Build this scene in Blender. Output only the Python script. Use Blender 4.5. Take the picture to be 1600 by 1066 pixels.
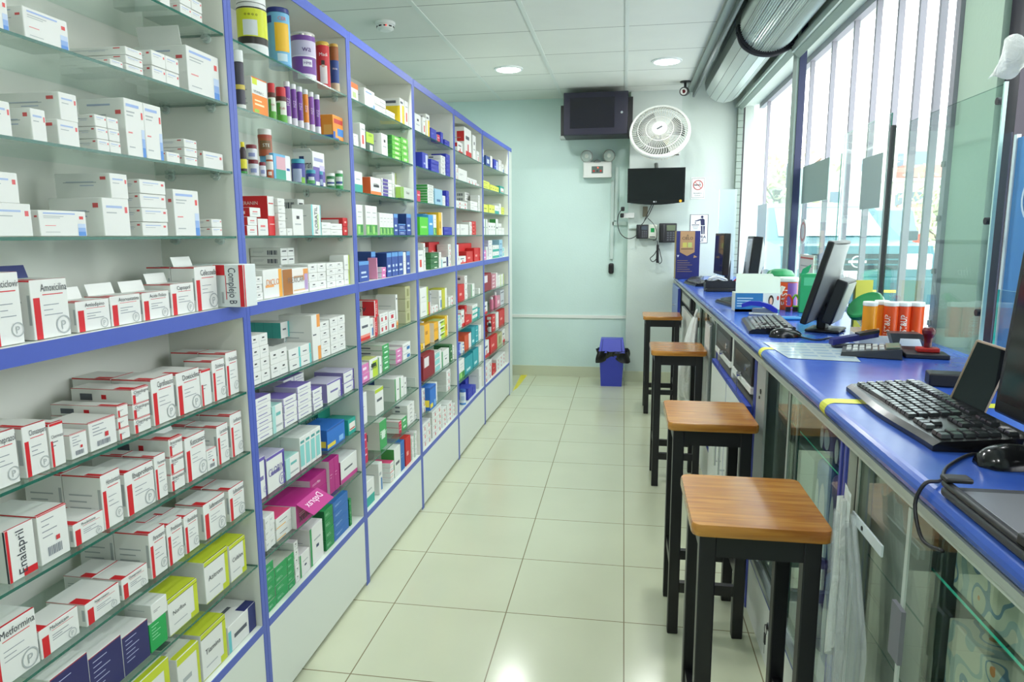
import bpy, bmesh, math, random
from mathutils import Vector, Matrix
random.seed(7)
S = bpy.context.scene
for o in list(bpy.data.objects): bpy.data.objects.remove(o)
COL = S.collection
# ------------------------------------------------------------------ camera
CH = 1.4446
FPX, YAW, PIT, ROL = 1072.93, .1607, .1532, -.0046
cy, sy, cp, sp = math.cos(YAW), math.sin(YAW), math.cos(PIT), math.sin(PIT)
FW = Vector((-sy*cp, cy*cp, -sp)); RT0 = Vector((cy, sy, 0)); UP0 = RT0.cross(FW)
RT = RT0*math.cos(ROL)+UP0*math.sin(ROL); UP = UP0*math.cos(ROL)-RT0*math.sin(ROL)
CAM = Vector((0, 0, CH))
cam = bpy.data.objects.new('camera', bpy.data.cameras.new('camera')); COL.objects.link(cam)
cam.matrix_world = Matrix(((RT.x, UP.x, -FW.x, 0), (RT.y, UP.y, -FW.y, 0), (RT.z, UP.z, -FW.z, CH), (0, 0, 0, 1)))
cam.data.sensor_width = 36; cam.data.lens = 36*FPX/1600; cam.data.clip_start = .02; cam.data.clip_end = 300
S.camera = cam
# ------------------------------------------------------------------ light and exposure
S.view_settings.view_transform = 'Standard'; S.view_settings.look = 'None'
S.view_settings.gamma = 1; S.view_settings.use_curve_mapping = False
S.view_settings.exposure = EXPOSURE = -.2
SKY, LAMP = 7.0, 17
W = bpy.data.worlds.new('overcast_sky'); S.world = W; W.use_nodes = True
wn = W.node_tree.nodes; wl = W.node_tree.links
bg = wn['Background']; bg.inputs[1].default_value = SKY
tc = wn.new('ShaderNodeTexCoord'); sx = wn.new('ShaderNodeSeparateXYZ'); cr = wn.new('ShaderNodeValToRGB')
wl.new(tc.outputs['Generated'], sx.inputs[0]); wl.new(sx.outputs[2], cr.inputs[0]); wl.new(cr.outputs[0], bg.inputs[0])
cr.color_ramp.elements[0].color = (.55, .57, .56, 1); cr.color_ramp.elements[0].position = .0
cr.color_ramp.elements[1].color = (.90, .96, 1, 1); cr.color_ramp.elements[1].position = .35
# daylight portals in the two window openings of the street side
def area(name, loc, rot, sx_, sy_, power, portal=False, shape='RECTANGLE', col=(1, 1, 1)):
    l = bpy.data.lights.new(name, 'AREA'); l.shape = shape; l.size = sx_; l.size_y = sy_; l.energy = power; l.color = col
    if portal: l.cycles.is_portal = True
    o = bpy.data.objects.new(name, l); COL.objects.link(o); o.location = loc; o.rotation_euler = rot
    return o
area('window_portal', (1.34, 4.8, 1.75), (0, math.pi/2, 0), 1.6, 3.8, 1, True)
area('doorway_portal', (1.34, 1.35, 1.75), (0, math.pi/2, 0), 1.6, 2.1, 1, True)
# ------------------------------------------------------------------ helpers
def ray(x, y): return FW + RT*((x-800)/FPX) - UP*((y-533)/FPX)
def on(ax, x, y, v):
    d = ray(x, y); return CAM + d*((v-CAM[ax])/d[ax])
def onX(x, y, v): return on(0, x, y, v)
def onY(x, y, v): return on(1, x, y, v)
def onZ(x, y, v): return on(2, x, y, v)
def lin(h):
    h = h.lstrip('#'); h = h if len(h) == 6 else ''.join(q*2 for q in h); c = [int(h[i:i+2], 16)/255 for i in (0, 2, 4)]
    return [v/12.92 if v <= .04045 else ((v+.055)/1.055)**2.4 for v in c]
MC = {}
def M(h, rough=.5, metal=0, spec=.5, trans=0, alpha=1, emit=0, bump=0, bscale=200, coat=0, sheen=0):
    k = (h, rough, metal, spec, trans, alpha, emit, bump, bscale, coat, sheen)
    if k in MC: return MC[k]
    m = bpy.data.materials.new('surface_'+h.strip('#')); m.use_nodes = True
    n = m.node_tree.nodes; b = n['Principled BSDF']; c = lin(h)
    b.inputs['Base Color'].default_value = (*c, 1); b.inputs['Roughness'].default_value = rough
    b.inputs['Metallic'].default_value = metal; b.inputs['Specular IOR Level'].default_value = spec
    b.inputs['Transmission Weight'].default_value = trans; b.inputs['Alpha'].default_value = alpha
    b.inputs['Coat Weight'].default_value = coat
    if emit:
        b.inputs['Emission Color'].default_value = (*c, 1); b.inputs['Emission Strength'].default_value = emit
    if bump:
        t = n.new('ShaderNodeTexNoise'); t.inputs['Scale'].default_value = bscale; t.inputs['Detail'].default_value = 3
        g = n.new('ShaderNodeTexCoord'); u = n.new('ShaderNodeBump'); u.inputs['Strength'].default_value = bump; u.inputs['Distance'].default_value = .01
        L = m.node_tree.links; L.new(g.outputs['Object'], t.inputs['Vector']); L.new(t.outputs[0], u.inputs['Height']); L.new(u.outputs[0], b.inputs['Normal'])
    MC[k] = m; return m
def glass_mat(name, tint, refl=1.0, rough=0.0, ior=1.5, body=0, bodycol='#CFE6DE'):
    """thin sheet: clear transparency plus a fresnel mirror, with an optional milky share"""
    m = bpy.data.materials.new(name); m.use_nodes = True; n = m.node_tree.nodes; L = m.node_tree.links
    n.remove(n['Principled BSDF']); out = n['Material Output']
    t = n.new('ShaderNodeBsdfTransparent'); t.inputs[0].default_value = (*lin(tint), 1)
    g = n.new('ShaderNodeBsdfGlossy'); g.inputs['Roughness'].default_value = rough; g.inputs[0].default_value = (.93, 1, .97, 1)
    lw = n.new('ShaderNodeLayerWeight'); lw.inputs[0].default_value = .5; pw = n.new('ShaderNodeMath'); pw.operation = 'POWER'; pw.inputs[1].default_value = 5
    f = n.new('ShaderNodeMath'); f.operation = 'MULTIPLY_ADD'; f.inputs[1].default_value = .96; f.inputs[2].default_value = ((ior-1)/(ior+1))**2
    L.new(lw.outputs['Facing'], pw.inputs[0]); L.new(pw.outputs[0], f.inputs[0])
    x = n.new('ShaderNodeMixShader'); k = n.new('ShaderNodeMath'); k.operation = 'MULTIPLY'; k.inputs[1].default_value = refl
    L.new(f.outputs[0], k.inputs[0]); L.new(k.outputs[0], x.inputs[0]); L.new(t.outputs[0], x.inputs[1]); L.new(g.outputs[0], x.inputs[2])
    if body:
        d = n.new('ShaderNodeBsdfDiffuse'); d.inputs[0].default_value = (*lin(bodycol), 1)
        y = n.new('ShaderNodeMixShader'); y.inputs[0].default_value = body
        L.new(x.outputs[0], y.inputs[1]); L.new(d.outputs[0], y.inputs[2]); L.new(y.outputs[0], out.inputs[0])
    else: L.new(x.outputs[0], out.inputs[0])
    return m
TXT = {}
def text_geo(s, bold=0.0):
    k = (s, bold)
    if k in TXT: return TXT[k]
    c = bpy.data.curves.new('lettering', 'FONT'); c.body = s; c.resolution_u = 2; c.fill_mode = 'FRONT'; c.offset = bold
    o = bpy.data.objects.new('lettering', c); me = o.to_mesh()
    v = [(p.co.x, p.co.y) for p in me.vertices]; f = [tuple(p.vertices) for p in me.polygons]
    o.to_mesh_clear(); bpy.data.objects.remove(o); bpy.data.curves.remove(c)
    if v:
        x0 = min(p[0] for p in v); x1 = max(p[0] for p in v); y0 = 0; y1 = .72
        v = [((p[0]-x0)/max(1e-6, x1-x0), (p[1]-y0)/y1) for p in v]
        asp = (x1-x0)/y1
    else: asp = 1
    TXT[k] = (v, f, asp); return TXT[k]
class MB:
    def __init__(s): s.v = []; s.f = []; s.m = []; s.ms = []; s.sm = []
    def mi(s, m):
        if isinstance(m, str): m = M(m)
        if m not in s.ms: s.ms.append(m)
        return s.ms.index(m)
    def raw(s, v, f, m, smooth=False):
        b = len(s.v); s.v += [tuple(p) for p in v]; i = s.mi(m)
        for q in f: s.f.append([b+k for k in q]); s.m.append(i); s.sm.append(smooth)
        return s
    def quad(s, a, b, c, d, m): return s.raw([a, b, c, d], [(0, 1, 2, 3)], m)
    def box(s, a, b, m, mx=None):
        (x0, y0, z0), (x1, y1, z1) = [[min(p, q) for p, q in zip(a, b)], [max(p, q) for p, q in zip(a, b)]]
        v = [(x0, y0, z0), (x1, y0, z0), (x1, y1, z0), (x0, y1, z0), (x0, y0, z1), (x1, y0, z1), (x1, y1, z1), (x0, y1, z1)]
        F = [('-z', (0, 3, 2, 1)), ('+z', (4, 5, 6, 7)), ('-y', (0, 1, 5, 4)), ('+x', (1, 2, 6, 5)), ('+y', (2, 3, 7, 6)), ('-x', (3, 0, 4, 7))]
        for n, q in F: s.raw([v[k] for k in q], [(0, 1, 2, 3)], (mx or {}).get(n, m)) if mx else None
        if not mx: s.raw(v, [q for n, q in F], m)
        return s
    def obox(s, c, ax, ay, az, m):
        """box about centre c with half-axis vectors"""
        c, ax, ay, az = map(Vector, (c, ax, ay, az))
        v = [c+ax*i+ay*j+az*k for k in (-1, 1) for i, j in ((-1, -1), (1, -1), (1, 1), (-1, 1))]
        return s.raw(v, [(0, 3, 2, 1), (4, 5, 6, 7), (0, 1, 5, 4), (1, 2, 6, 5), (2, 3, 7, 6), (3, 0, 4, 7)], m)
    def bbox(s, a, b, m, r=.003, seg=2):
        """bevelled box"""
        bm = bmesh.new(); bmesh.ops.create_cube(bm, size=1)
        a, b = Vector(a), Vector(b); c = (a+b)/2; d = b-a
        for v in bm.verts: v.co = Vector((c.x+v.co.x*d.x, c.y+v.co.y*d.y, c.z+v.co.z*d.z))
        bmesh.ops.bevel(bm, geom=list(bm.edges), offset=min(r, min(abs(t) for t in d)*.45), segments=seg, affect='EDGES', profile=.5)
        bm.normal_update(); bm.verts.index_update()
        b = len(s.v); s.v += [tuple(v.co) for v in bm.verts]; i = s.mi(m)
        for f in bm.faces: s.f.append([b+v.index for v in f.verts]); s.m.append(i); s.sm.append(max(abs(t) for t in f.normal) < .995)
        bm.free(); return s
    def cyl(s, p, q, r, m, n=16, r2=None, caps=True):
        p, q = Vector(p), Vector(q); d = (q-p).normalized(); a = d.orthogonal().normalized(); b = d.cross(a); r2 = r if r2 is None else r2
        v = []
        for i in range(n):
            t = 2*math.pi*i/n; u = a*math.cos(t)+b*math.sin(t); v += [p+u*r, q+u*r2]
        s.raw(v, [(2*i, 2*((i+1) % n), 2*((i+1) % n)+1, 2*i+1) for i in range(n)], m, True)
        if caps: s.raw([v[2*i] for i in range(n)], [tuple(range(n))[::-1]], m); s.raw([v[2*i+1] for i in range(n)], [tuple(range(n))], m)
        return s
    def lathe(s, prof, c, m, n=24, ax=None):
        """prof: (r, z[, material])"""
        c = Vector(c); R = Vector((0, 0, 1)).rotation_difference(Vector(ax)).to_matrix() if ax else Matrix.Identity(3)
        for k in range(len(prof)-1):
            (r0, z0), (r1, z1) = prof[k][:2], prof[k+1][:2]; mm = prof[k][2] if len(prof[k]) > 2 else m
            v = []
            for i in range(n):
                t = 2*math.pi*i/n; u = Vector((math.cos(t), math.sin(t), 0))
                v += [c+R@(u*r0+Vector((0, 0, z0))), c+R@(u*r1+Vector((0, 0, z1)))]
            s.raw(v, [(2*i, 2*((i+1) % n), 2*((i+1) % n)+1, 2*i+1) for i in range(n)], mm, True)
        return s
    def tube(s, pts, r, m, n=6, sub=4):
        P = [Vector(p) for p in pts]
        if sub > 1 and len(P) > 2:
            Q = []
            for i in range(len(P)-1):
                a, b, c, d = P[max(0, i-1)], P[i], P[i+1], P[min(len(P)-1, i+2)]
                for k in range(sub):
                    t = k/sub; Q.append(.5*((2*b)+(c-a)*t+(2*a-5*b+4*c-d)*t*t+(3*b-a-3*c+d)*t**3))
            P = Q+[P[-1]]
        v = []; a = None
        for i, p in enumerate(P):
            d = (P[min(i+1, len(P)-1)]-P[max(i-1, 0)])
            if d.length < 1e-9: d = Vector((0, 0, 1))
            d.normalize()
            a = d.orthogonal().normalized() if a is None else (a-d*a.dot(d)).normalized()
            b = d.cross(a)
            for k in range(n):
                t = 2*math.pi*k/n; v.append(p+(a*math.cos(t)+b*math.sin(t))*r)
        f = [(i*n+k, i*n+(k+1) % n, (i+1)*n+(k+1) % n, (i+1)*n+k) for i in range(len(P)-1) for k in range(n)]
        f += [tuple(range(n))[::-1], tuple(range((len(P)-1)*n, len(P)*n))]
        return s.raw(v, f, m, True)
    def text(s, t, o, u, v, size, m, width=None, center=True, bold=0.0):
        """flat lettering: o = left end of the baseline (or its middle), u right, v up"""
        V, F, asp = text_geo(t, bold); o, u, v = Vector(o), Vector(u).normalized(), Vector(v).normalized()
        w = size*asp
        if width and w > width: w = width
        o = o-u*(w/2) if center else o
        return s.raw([o+u*(p[0]*w)+v*(p[1]*size) for p in V], F, m)
    def text_cyl(s, t, c, r, ang, z, size, m, width=None, vert=False, bold=0.0):
        """lettering wrapped on an upright cylinder; ang = direction its middle faces"""
        V, F, asp = text_geo(t, bold); w = size*asp
        if width and w > width: w = width
        out = []
        for p in V:
            a, b = ((p[0]-.5)*w, (p[1]-.5)*size)
            if vert: a, b = -b, a
            q = ang+a/r; out.append((c[0]+math.cos(q)*r, c[1]+math.sin(q)*r, c[2]+z+b))
        return s.raw(out, F, m)
    def prism(s, poly, axis, a, b, m, smooth=False):
        """poly: 2D outline extruded along axis (0,1,2) from a to b"""
        def mk(p, t):
            l = list(p); l.insert(axis, t); return tuple(l)
        n = len(poly); v = [mk(p, a) for p in poly]+[mk(p, b) for p in poly]
        s.raw(v, [(i, (i+1) % n, n+(i+1) % n, n+i) for i in range(n)], m, smooth)
        s.raw(v, [tuple(range(n))[::-1], tuple(range(n, 2*n))], m); return s
    def grid(s, fn, nu, nv, m, smooth=True):
        v = [fn(i/nu, j/nv) for j in range(nv+1) for i in range(nu+1)]
        return s.raw(v, [(j*(nu+1)+i, j*(nu+1)+i+1, (j+1)*(nu+1)+i+1, (j+1)*(nu+1)+i) for j in range(nv) for i in range(nu)], m, smooth)
    def mesh(s, name, fix=True):
        me = bpy.data.meshes.new(name); me.from_pydata([tuple(p) for p in s.v], [], s.f)
        for m in s.ms: me.materials.append(m)
        me.polygons.foreach_set('material_index', s.m); me.polygons.foreach_set('use_smooth', s.sm)
        me.update(); return me
    def build(s, name, parent=None, loc=None, rz=None, rot=None):
        o = bpy.data.objects.new(name, s.mesh(name)); COL.objects.link(o)
        if parent: o.parent = parent
        if loc: o.location = loc
        if rz is not None: o.rotation_euler = (0, 0, rz)
        if rot: o.rotation_euler = rot
        return o
def tag(o, label=None, cat=None, group=None, kind=None):
    if label: o['label'] = label
    if cat: o['category'] = cat
    if group: o['group'] = group
    if kind: o['kind'] = kind
    return o
def thing(name, label, cat, loc=(0, 0, 0), rz=0, group=None, rot=None):
    o = bpy.data.objects.new(name, None); COL.objects.link(o); o.location = loc; o.rotation_euler = rot or (0, 0, rz)
    o.empty_display_size = .05
    return tag(o, label, cat, group)
def struct(name, mb): return tag(mb.build(name), kind='structure')
def copy_tree(o, parent=None):
    c = o.copy(); COL.objects.link(c); c.parent = parent
    for ch in list(o.children): copy_tree(ch, c)
    return c
# ------------------------------------------------------------------ setting
CE = 2.761
def tile_mat(name, base, grout, w, ox, oy, mortar, rough, var=.02, bump=True, spec=.5):
    m = bpy.data.materials.new(name); m.use_nodes = True; n = m.node_tree.nodes; L = m.node_tree.links; b = n['Principled BSDF']
    g = n.new('ShaderNodeTexCoord'); mp = n.new('ShaderNodeMapping'); mp.inputs['Location'].default_value = (-ox, -oy, 0)
    t = n.new('ShaderNodeTexBrick'); t.offset = 0; t.squash = 1
    for k, v in (('Scale', 1), ('Mortar Size', mortar), ('Mortar Smooth', .1), ('Brick Width', w), ('Row Height', w), ('Bias', 0)): t.inputs[k].default_value = v
    c = lin(base); t.inputs['Color1'].default_value = (*c, 1); t.inputs['Color2'].default_value = (*[x*(1-var) for x in c], 1); t.inputs['Mortar'].default_value = (*lin(grout), 1)
    L.new(g.outputs['Object'], mp.inputs[0]); L.new(mp.outputs[0], t.inputs[0])
    no = n.new('ShaderNodeTexNoise'); no.inputs['Scale'].default_value = 3; no.inputs['Detail'].default_value = 5; L.new(g.outputs['Object'], no.inputs[0])
    mx = n.new('ShaderNodeMixRGB'); mx.blend_type = 'MULTIPLY'; mx.inputs[0].default_value = .12
    L.new(t.outputs[0], mx.inputs[1]); L.new(no.outputs[0], mx.inputs[2]); L.new(mx.outputs[0], b.inputs['Base Color'])
    mr = n.new('ShaderNodeMapRange'); mr.inputs[3].default_value = rough*.7; mr.inputs[4].default_value = rough*1.4
    L.new(no.outputs[0], mr.inputs[0]); L.new(mr.outputs[0], b.inputs['Roughness']); b.inputs['Specular IOR Level'].default_value = spec
    if bump:
        u = n.new('ShaderNodeBump'); u.inputs['Strength'].default_value = .3; u.inputs['Distance'].default_value = .002; u.invert = True
        L.new(t.outputs['Fac'], u.inputs['Height']); L.new(u.outputs[0], b.inputs['Normal'])
    return m
def wall_mat(name, h, rough=.6):
    m = bpy.data.materials.new(name); m.use_nodes = True; n = m.node_tree.nodes; L = m.node_tree.links; b = n['Principled BSDF']
    g = n.new('ShaderNodeTexCoord'); no = n.new('ShaderNodeTexNoise'); no.inputs['Scale'].default_value = 2.5; no.inputs['Detail'].default_value = 6
    L.new(g.outputs['Object'], no.inputs[0]); c = lin(h); r = n.new('ShaderNodeValToRGB'); L.new(no.outputs[0], r.inputs[0])
    r.color_ramp.elements[0].color = (*[x*.92 for x in c], 1); r.color_ramp.elements[1].color = (*[min(1, x*1.05) for x in c], 1); L.new(r.outputs[0], b.inputs['Base Color'])
    n2 = n.new('ShaderNodeTexNoise'); n2.inputs['Scale'].default_value = 60; L.new(g.outputs['Object'], n2.inputs[0])
    u = n.new('ShaderNodeBump'); u.inputs['Strength'].default_value = .08; u.inputs['Distance'].default_value = .01; L.new(n2.outputs[0], u.inputs['Height']); L.new(u.outputs[0], b.inputs['Normal'])
    b.inputs['Roughness'].default_value = rough; return m
FLOOR = tile_mat('cream_floor_tile', '#CDD2B6', '#857B5E', .45, -.8722, 2.4307, .0022, .16)
CEIL = tile_mat('ceiling_tile', '#E4E9E1', '#8E938C', .61, -1.2282, 4.0948-.61*3, .004, .85, bump=False, spec=.2)
WALL = wall_mat('mint_wall_paint', '#CFE6E0'); WALL2 = wall_mat('pale_grey_wall_paint', '#C9D6CE'); PIER = wall_mat('grey_green_wall_paint', '#A9C0AE')
WHITE = M('#E9ECE6', .45)
X0, X1, Y0, Y1 = -2.0, 1.3, -2.2, 6.97
struct('floor', MB().box((X0-.1, Y0-.1, -.1), (1.3, Y1+.1, 0), FLOOR))
struct('ceiling', MB().box((X0-.1, Y0-.1, CE), (.605, Y1+.1, CE+.1), CEIL).box((.6, Y0-.1, 3.0), (1.4, Y1+.1, 3.1), WALL2).box((.6, Y0-.1, CE+.1), (.605, Y1, 3.0), WALL2))
struct('wall_left', MB().box((X0-.1, Y0, 0), (X0, Y1, CE), WALL))
struct('wall_front', MB().box((X0, Y0-.1, 0), (1.3, Y0, CE), WALL))
# back wall: recessed left part with a ledge, then a pier that stands forward
w = MB(); w.box((X0, Y1, 0), (1.3, Y1+.1, CE), WALL); struct('wall_back', w)
w = MB(); w.box((.035, 6.79, 0), (1.15, Y1, CE), WALL2); w.box((.04, 6.765, 1.75), (.505, 6.79, CE), M('#D2DBD6', .6)); struct('wall_pier', w)
zl = onY(880, 492, Y1).z
w = MB(); w.box((-1.3, Y1-.018, zl-.03), (.035, Y1, zl), WHITE); w.box((-1.3, Y1-.008, 0), (.035, Y1, zl-.03), WALL); struct('trim_1', w)
w = MB(); BB = M('#C8CDB2', .4)
w.box((-1.3, Y1-.02, 0), (.035, Y1-.008, .105), BB); struct('baseboard_back', w)
w = MB(); w.box((.035, 6.775, 0), (.5, 6.79, .105), BB); w.box((.023, 6.775, 0), (.035, Y1-.02, .105), BB); struct('baseboard_pier', w)
# ceiling tee bars along the room
for i, k in enumerate((-1, 0, 1, 2)):
    x = -1.2282+.61*k; struct('trim_%d' % (i+2), MB().box((x-.013, Y0, CE-.004), (x+.013, Y1, CE), M('#D7DFD8', .5)))
# street side: knee wall, pier, lintel; openings filled by window_1 and window_2
w = MB(); w.box((1.13, 2.86, 0), (1.3, 6.79, 1.02), WALL2); w.box((1.13, 2.44, 0), (1.2, 2.86, .9), WALL2); w.box((1.13, Y0, 0), (1.3, .3, CE), WALL2); w.box((1.13, .3, 0), (1.3, 2.585, .3), WALL2)
w.box((1.07, Y0, 2.6), (1.3, 6.79, 3.0), WALL2); w.box((.605, 6.79, CE), (1.3, Y1, 3.0), WALL2); w.box((.605, Y0-.1, CE), (1.3, Y0, 3.0), WALL2); struct('wall_right', w)
struct('trim_6', MB().box((1.2, 2.585, 0), (1.3, 2.86, 2.6), PIER))
# window header rail, jamb of small boards at the back and the dark steel post
w = MB(); HM = M('#9FB0A6', .4, .3)
w.prism([(1.0, 2.60), (1.06, 2.60), (1.06, 2.53), (1.03, 2.50), (1.0, 2.53)], 1, 2.45, 4.62, HM); w.box((.985, 2.45, 2.535), (1.0, 4.62, 2.57), M('#B9C6BE', .35, .4))
w.prism([(1.0, 2.62), (1.06, 2.62), (1.06, 2.58), (1.03, 2.555), (1.0, 2.58)], 1, 4.72, 6.79, HM); w.box((.985, 4.72, 2.585), (1.0, 6.79, 2.61), M('#B9C6BE', .35, .4))
struct('trim_7', w)
w = MB(); 
for k in range(26):
    z = 1.02+k*.06; w.box((1.0, 6.70, z), (1.045, 6.79, z+.057), M('#8C9C92', .5))
w.box((1.045, 6.70, 1.02), (1.06, 6.79, 2.6), M('#3A3A3C', .5)); struct('trim_8', w)
w = MB(); w.box((1.02, 4.62, 1.02), (1.07, 4.72, 2.7), M('#8FA39A', .6)); w.box((1.035, 4.612, 1.02), (1.075, 4.62, 2.7), M('#2D3558', .4)); struct('trim_9', w)
# white security bars: one grille per opening
GB = M('#8C8C95', .5)
def ygrille(x, y=100): return onX(x, y, 1.2).y
w = MB()
for x in (1178, 1205, 1270, 1302, 1335, 1368, 1402, 1435, 1467):
    y = ygrille(x); w.box((1.188, y-.01, 1.02), (1.214, y+.01, 2.6), GB)
w.box((1.185, 2.862, 1.02), (1.22, 2.90, 2.6), GB)
for z in (1.1, 1.3, 1.5, 1.7): w.cyl((1.18, 2.88, z-.01), (1.18, 2.88, z+.01), .008, M('#9A9A9A', .4, .6), 8)
w.box((1.18, 2.86, 1.02), (1.22, 6.7, 1.06), GB); w.box((1.18, 2.86, 2.56), (1.22, 6.7, 2.6), GB); struct('window_1', w)
w = MB(); DB = M('#2A2330', .4)
w.box((1.22, 2.49, .3), (1.27, 2.58, 2.6), DB); w.box((1.2, .3, .3), (1.27, .36, 2.6), DB); w.box((1.22, .36, 2.53), (1.27, 2.49, 2.6), DB)
for k in range(6):
    y = .62+k*.3; w.box((1.185, y-.012, .3), (1.215, y+.012, 2.6), GB)
struct('window_2', w)
tag(MB().prism([(p.x, p.y) for p in (onZ(801, 611, 0), onZ(808, 607, 0), onZ(824, 586, 0), onZ(814, 586, 0))], 2, .0006, .0012, M('#D8CC3A', .5)).build('floor_tape'), 'yellow warning tape stuck on the floor by the shelf end', 'tape')
# ------------------------------------------------------------------ ceiling lamps and detectors
def lamp(x, y, label, lit=True):
    t = thing('ceiling_light', label, 'ceiling light', (x, y, CE), 0, 'round recessed ceiling lights')
    f = MB(); f.lathe([(.118, 0), (.115, -.008), (.098, -.012), (.095, -.004), (.09, -.004)], (0, 0, 0), M('#E8EEEC', .4), 32); f.build('rim', t)
    d = MB(); d.lathe([(.096, -.006), (.09, -.012), (.05, -.016), (0.0005, -.017)], (0, 0, 0), M('#EFFBFF', .5, emit=9), 32); d.build('diffuser', t)
    a = area('lamp_glow', (0, 0, -.03), (0, 0, 0), .18, .18, LAMP, shape='DISK', col=(.97, 1, .98)); a.parent = t
lamp(-.94, 5.69, 'round lit ceiling light nearer the shelf wall')
lamp(.297, 5.65, 'round lit ceiling light nearer the shutter')
for x, y, l in ((-.94, 2.7, 'round ceiling light above the middle of the shelves'), (.297, 2.7, 'round ceiling light above the middle of the counter'),
             (-.94, -.3, 'round ceiling light behind the viewer by shelves'), (.297, -.3, 'round ceiling light behind the viewer by counter')): lamp(x, y, l)
t = thing('smoke_detector', 'white round smoke detector on the ceiling above the shelves', 'smoke detector', (-1.5, 4.36, CE))
MB().lathe([(.062, 0), (.062, -.018), (.055, -.02), (.052, -.04), (.035, -.05), (.0005, -.052)], (0, 0, 0), M('#E6EAE6', .4), 28).build('body', t)
v = MB()
for k in range(10):
    a = k*.628; v.obox((math.cos(a)*.0525, math.sin(a)*.0525, -.03), (.002*math.cos(a), .002*math.sin(a), 0), (-.01*math.sin(a), .01*math.cos(a), 0), (0, 0, .004), M('#23201F'))
v.build('vent', t); MB().box((.02, -.056, -.034), (.026, -.05, -.028), M('#FF3A30', emit=2)).build('indicator', t)
# steel channel along the ceiling and the two shutter rolls
tag(MB().box((.545, 2.4, CE-.03), (.60, 6.75, CE-.001), M('#8B9890', .4, .5)).box((.595, 2.4, CE-.075), (.61, 6.75, CE-.001), M('#6E7877', .4, .5)).build('ceiling_channel'), 'long grey steel channel along the ceiling beside the shutter rolls', 'channel')
def roll(name, label, y0, y1, cx, cz, r, n, rib):
    t = thing(name, label, 'roller shutter', (cx, y0, cz)); s = MB(); SM = M('#BCC8C2', .32, .55); DK = M('#4A5250', .5)
    L = y1-y0
    for k in range(n):
        a0, a1 = 2*math.pi*k/n, 2*math.pi*(k+1)/n-.018
        seg = 1 if not rib else 4; P = []
        for j in range(seg*2+1 if rib else 2):
            u = j/(seg*2 if rib else 1); a = a0+(a1-a0)*u; rr = r+(.006 if rib and j % 2 else 0); P.append((math.cos(a)*rr, math.sin(a)*rr))
        for p, q in zip(P, P[1:]): s.quad((p[0], 0, p[1]), (q[0], 0, q[1]), (q[0], L, q[1]), (p[0], L, p[1]), SM)
        a2 = 2*math.pi*(k+1)/n; p = P[-1]; q = (math.cos(a2)*r*.985, math.sin(a2)*r*.985); s.quad((p[0], 0, p[1]), (q[0], 0, q[1]), (q[0], L, q[1]), (p[0], L, p[1]), DK)
    s.build('curtain', t)
    e = MB(); e.cyl((0, L-.004, 0), (0, L-.001, 0), r*.98, M('#9DAAA4', .5), n*2); e.cyl((0, .001, 0), (0, .004, 0), r*.98, M('#9DAAA4', .5), n*2); e.build('end_disc', t)
    return t
r1 = roll('roller_shutter', 'smooth grey roller shutter curtain rolled up at the far end', 4.75, 6.42, .83, 2.735, .165, 16, False)
r2 = roll('roller_shutter', 'ribbed silver roller shutter rolled up overhead nearer the viewer', 2.5, 4.62, .85, 2.72, .17, 20, True)
b = MB(); BK = M('#22242C', .6)
a = [(math.cos(t)*.185+.85, math.sin(t)*.185+2.72) for t in [math.pi+i*math.pi/16 for i in range(17)]]
c = [(math.cos(t)*.155+.85, math.sin(t)*.155+2.72) for t in [math.pi+i*math.pi/16 for i in range(17)]]
for i in range(16): b.prism([a[i], a[i+1], c[i+1], c[i]], 1, 4.64, 4.70, BK)
b.prism([(.98, 2.59), (1.02, 2.59), (1.06, 2.755), (.99, 2.755)], 1, 4.63, 4.72, BK)
b.tube([(.67, 4.67, 2.68), (.70, 4.66, 2.60), (.78, 4.65, 2.545), (.88, 4.65, 2.535), (.97, 4.66, 2.57), (1.02, 4.67, 2.60)], .012, BK)
tag(b.build('shutter_bracket'), 'black bracket and cable between the two shutter rolls', 'bracket')
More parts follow.
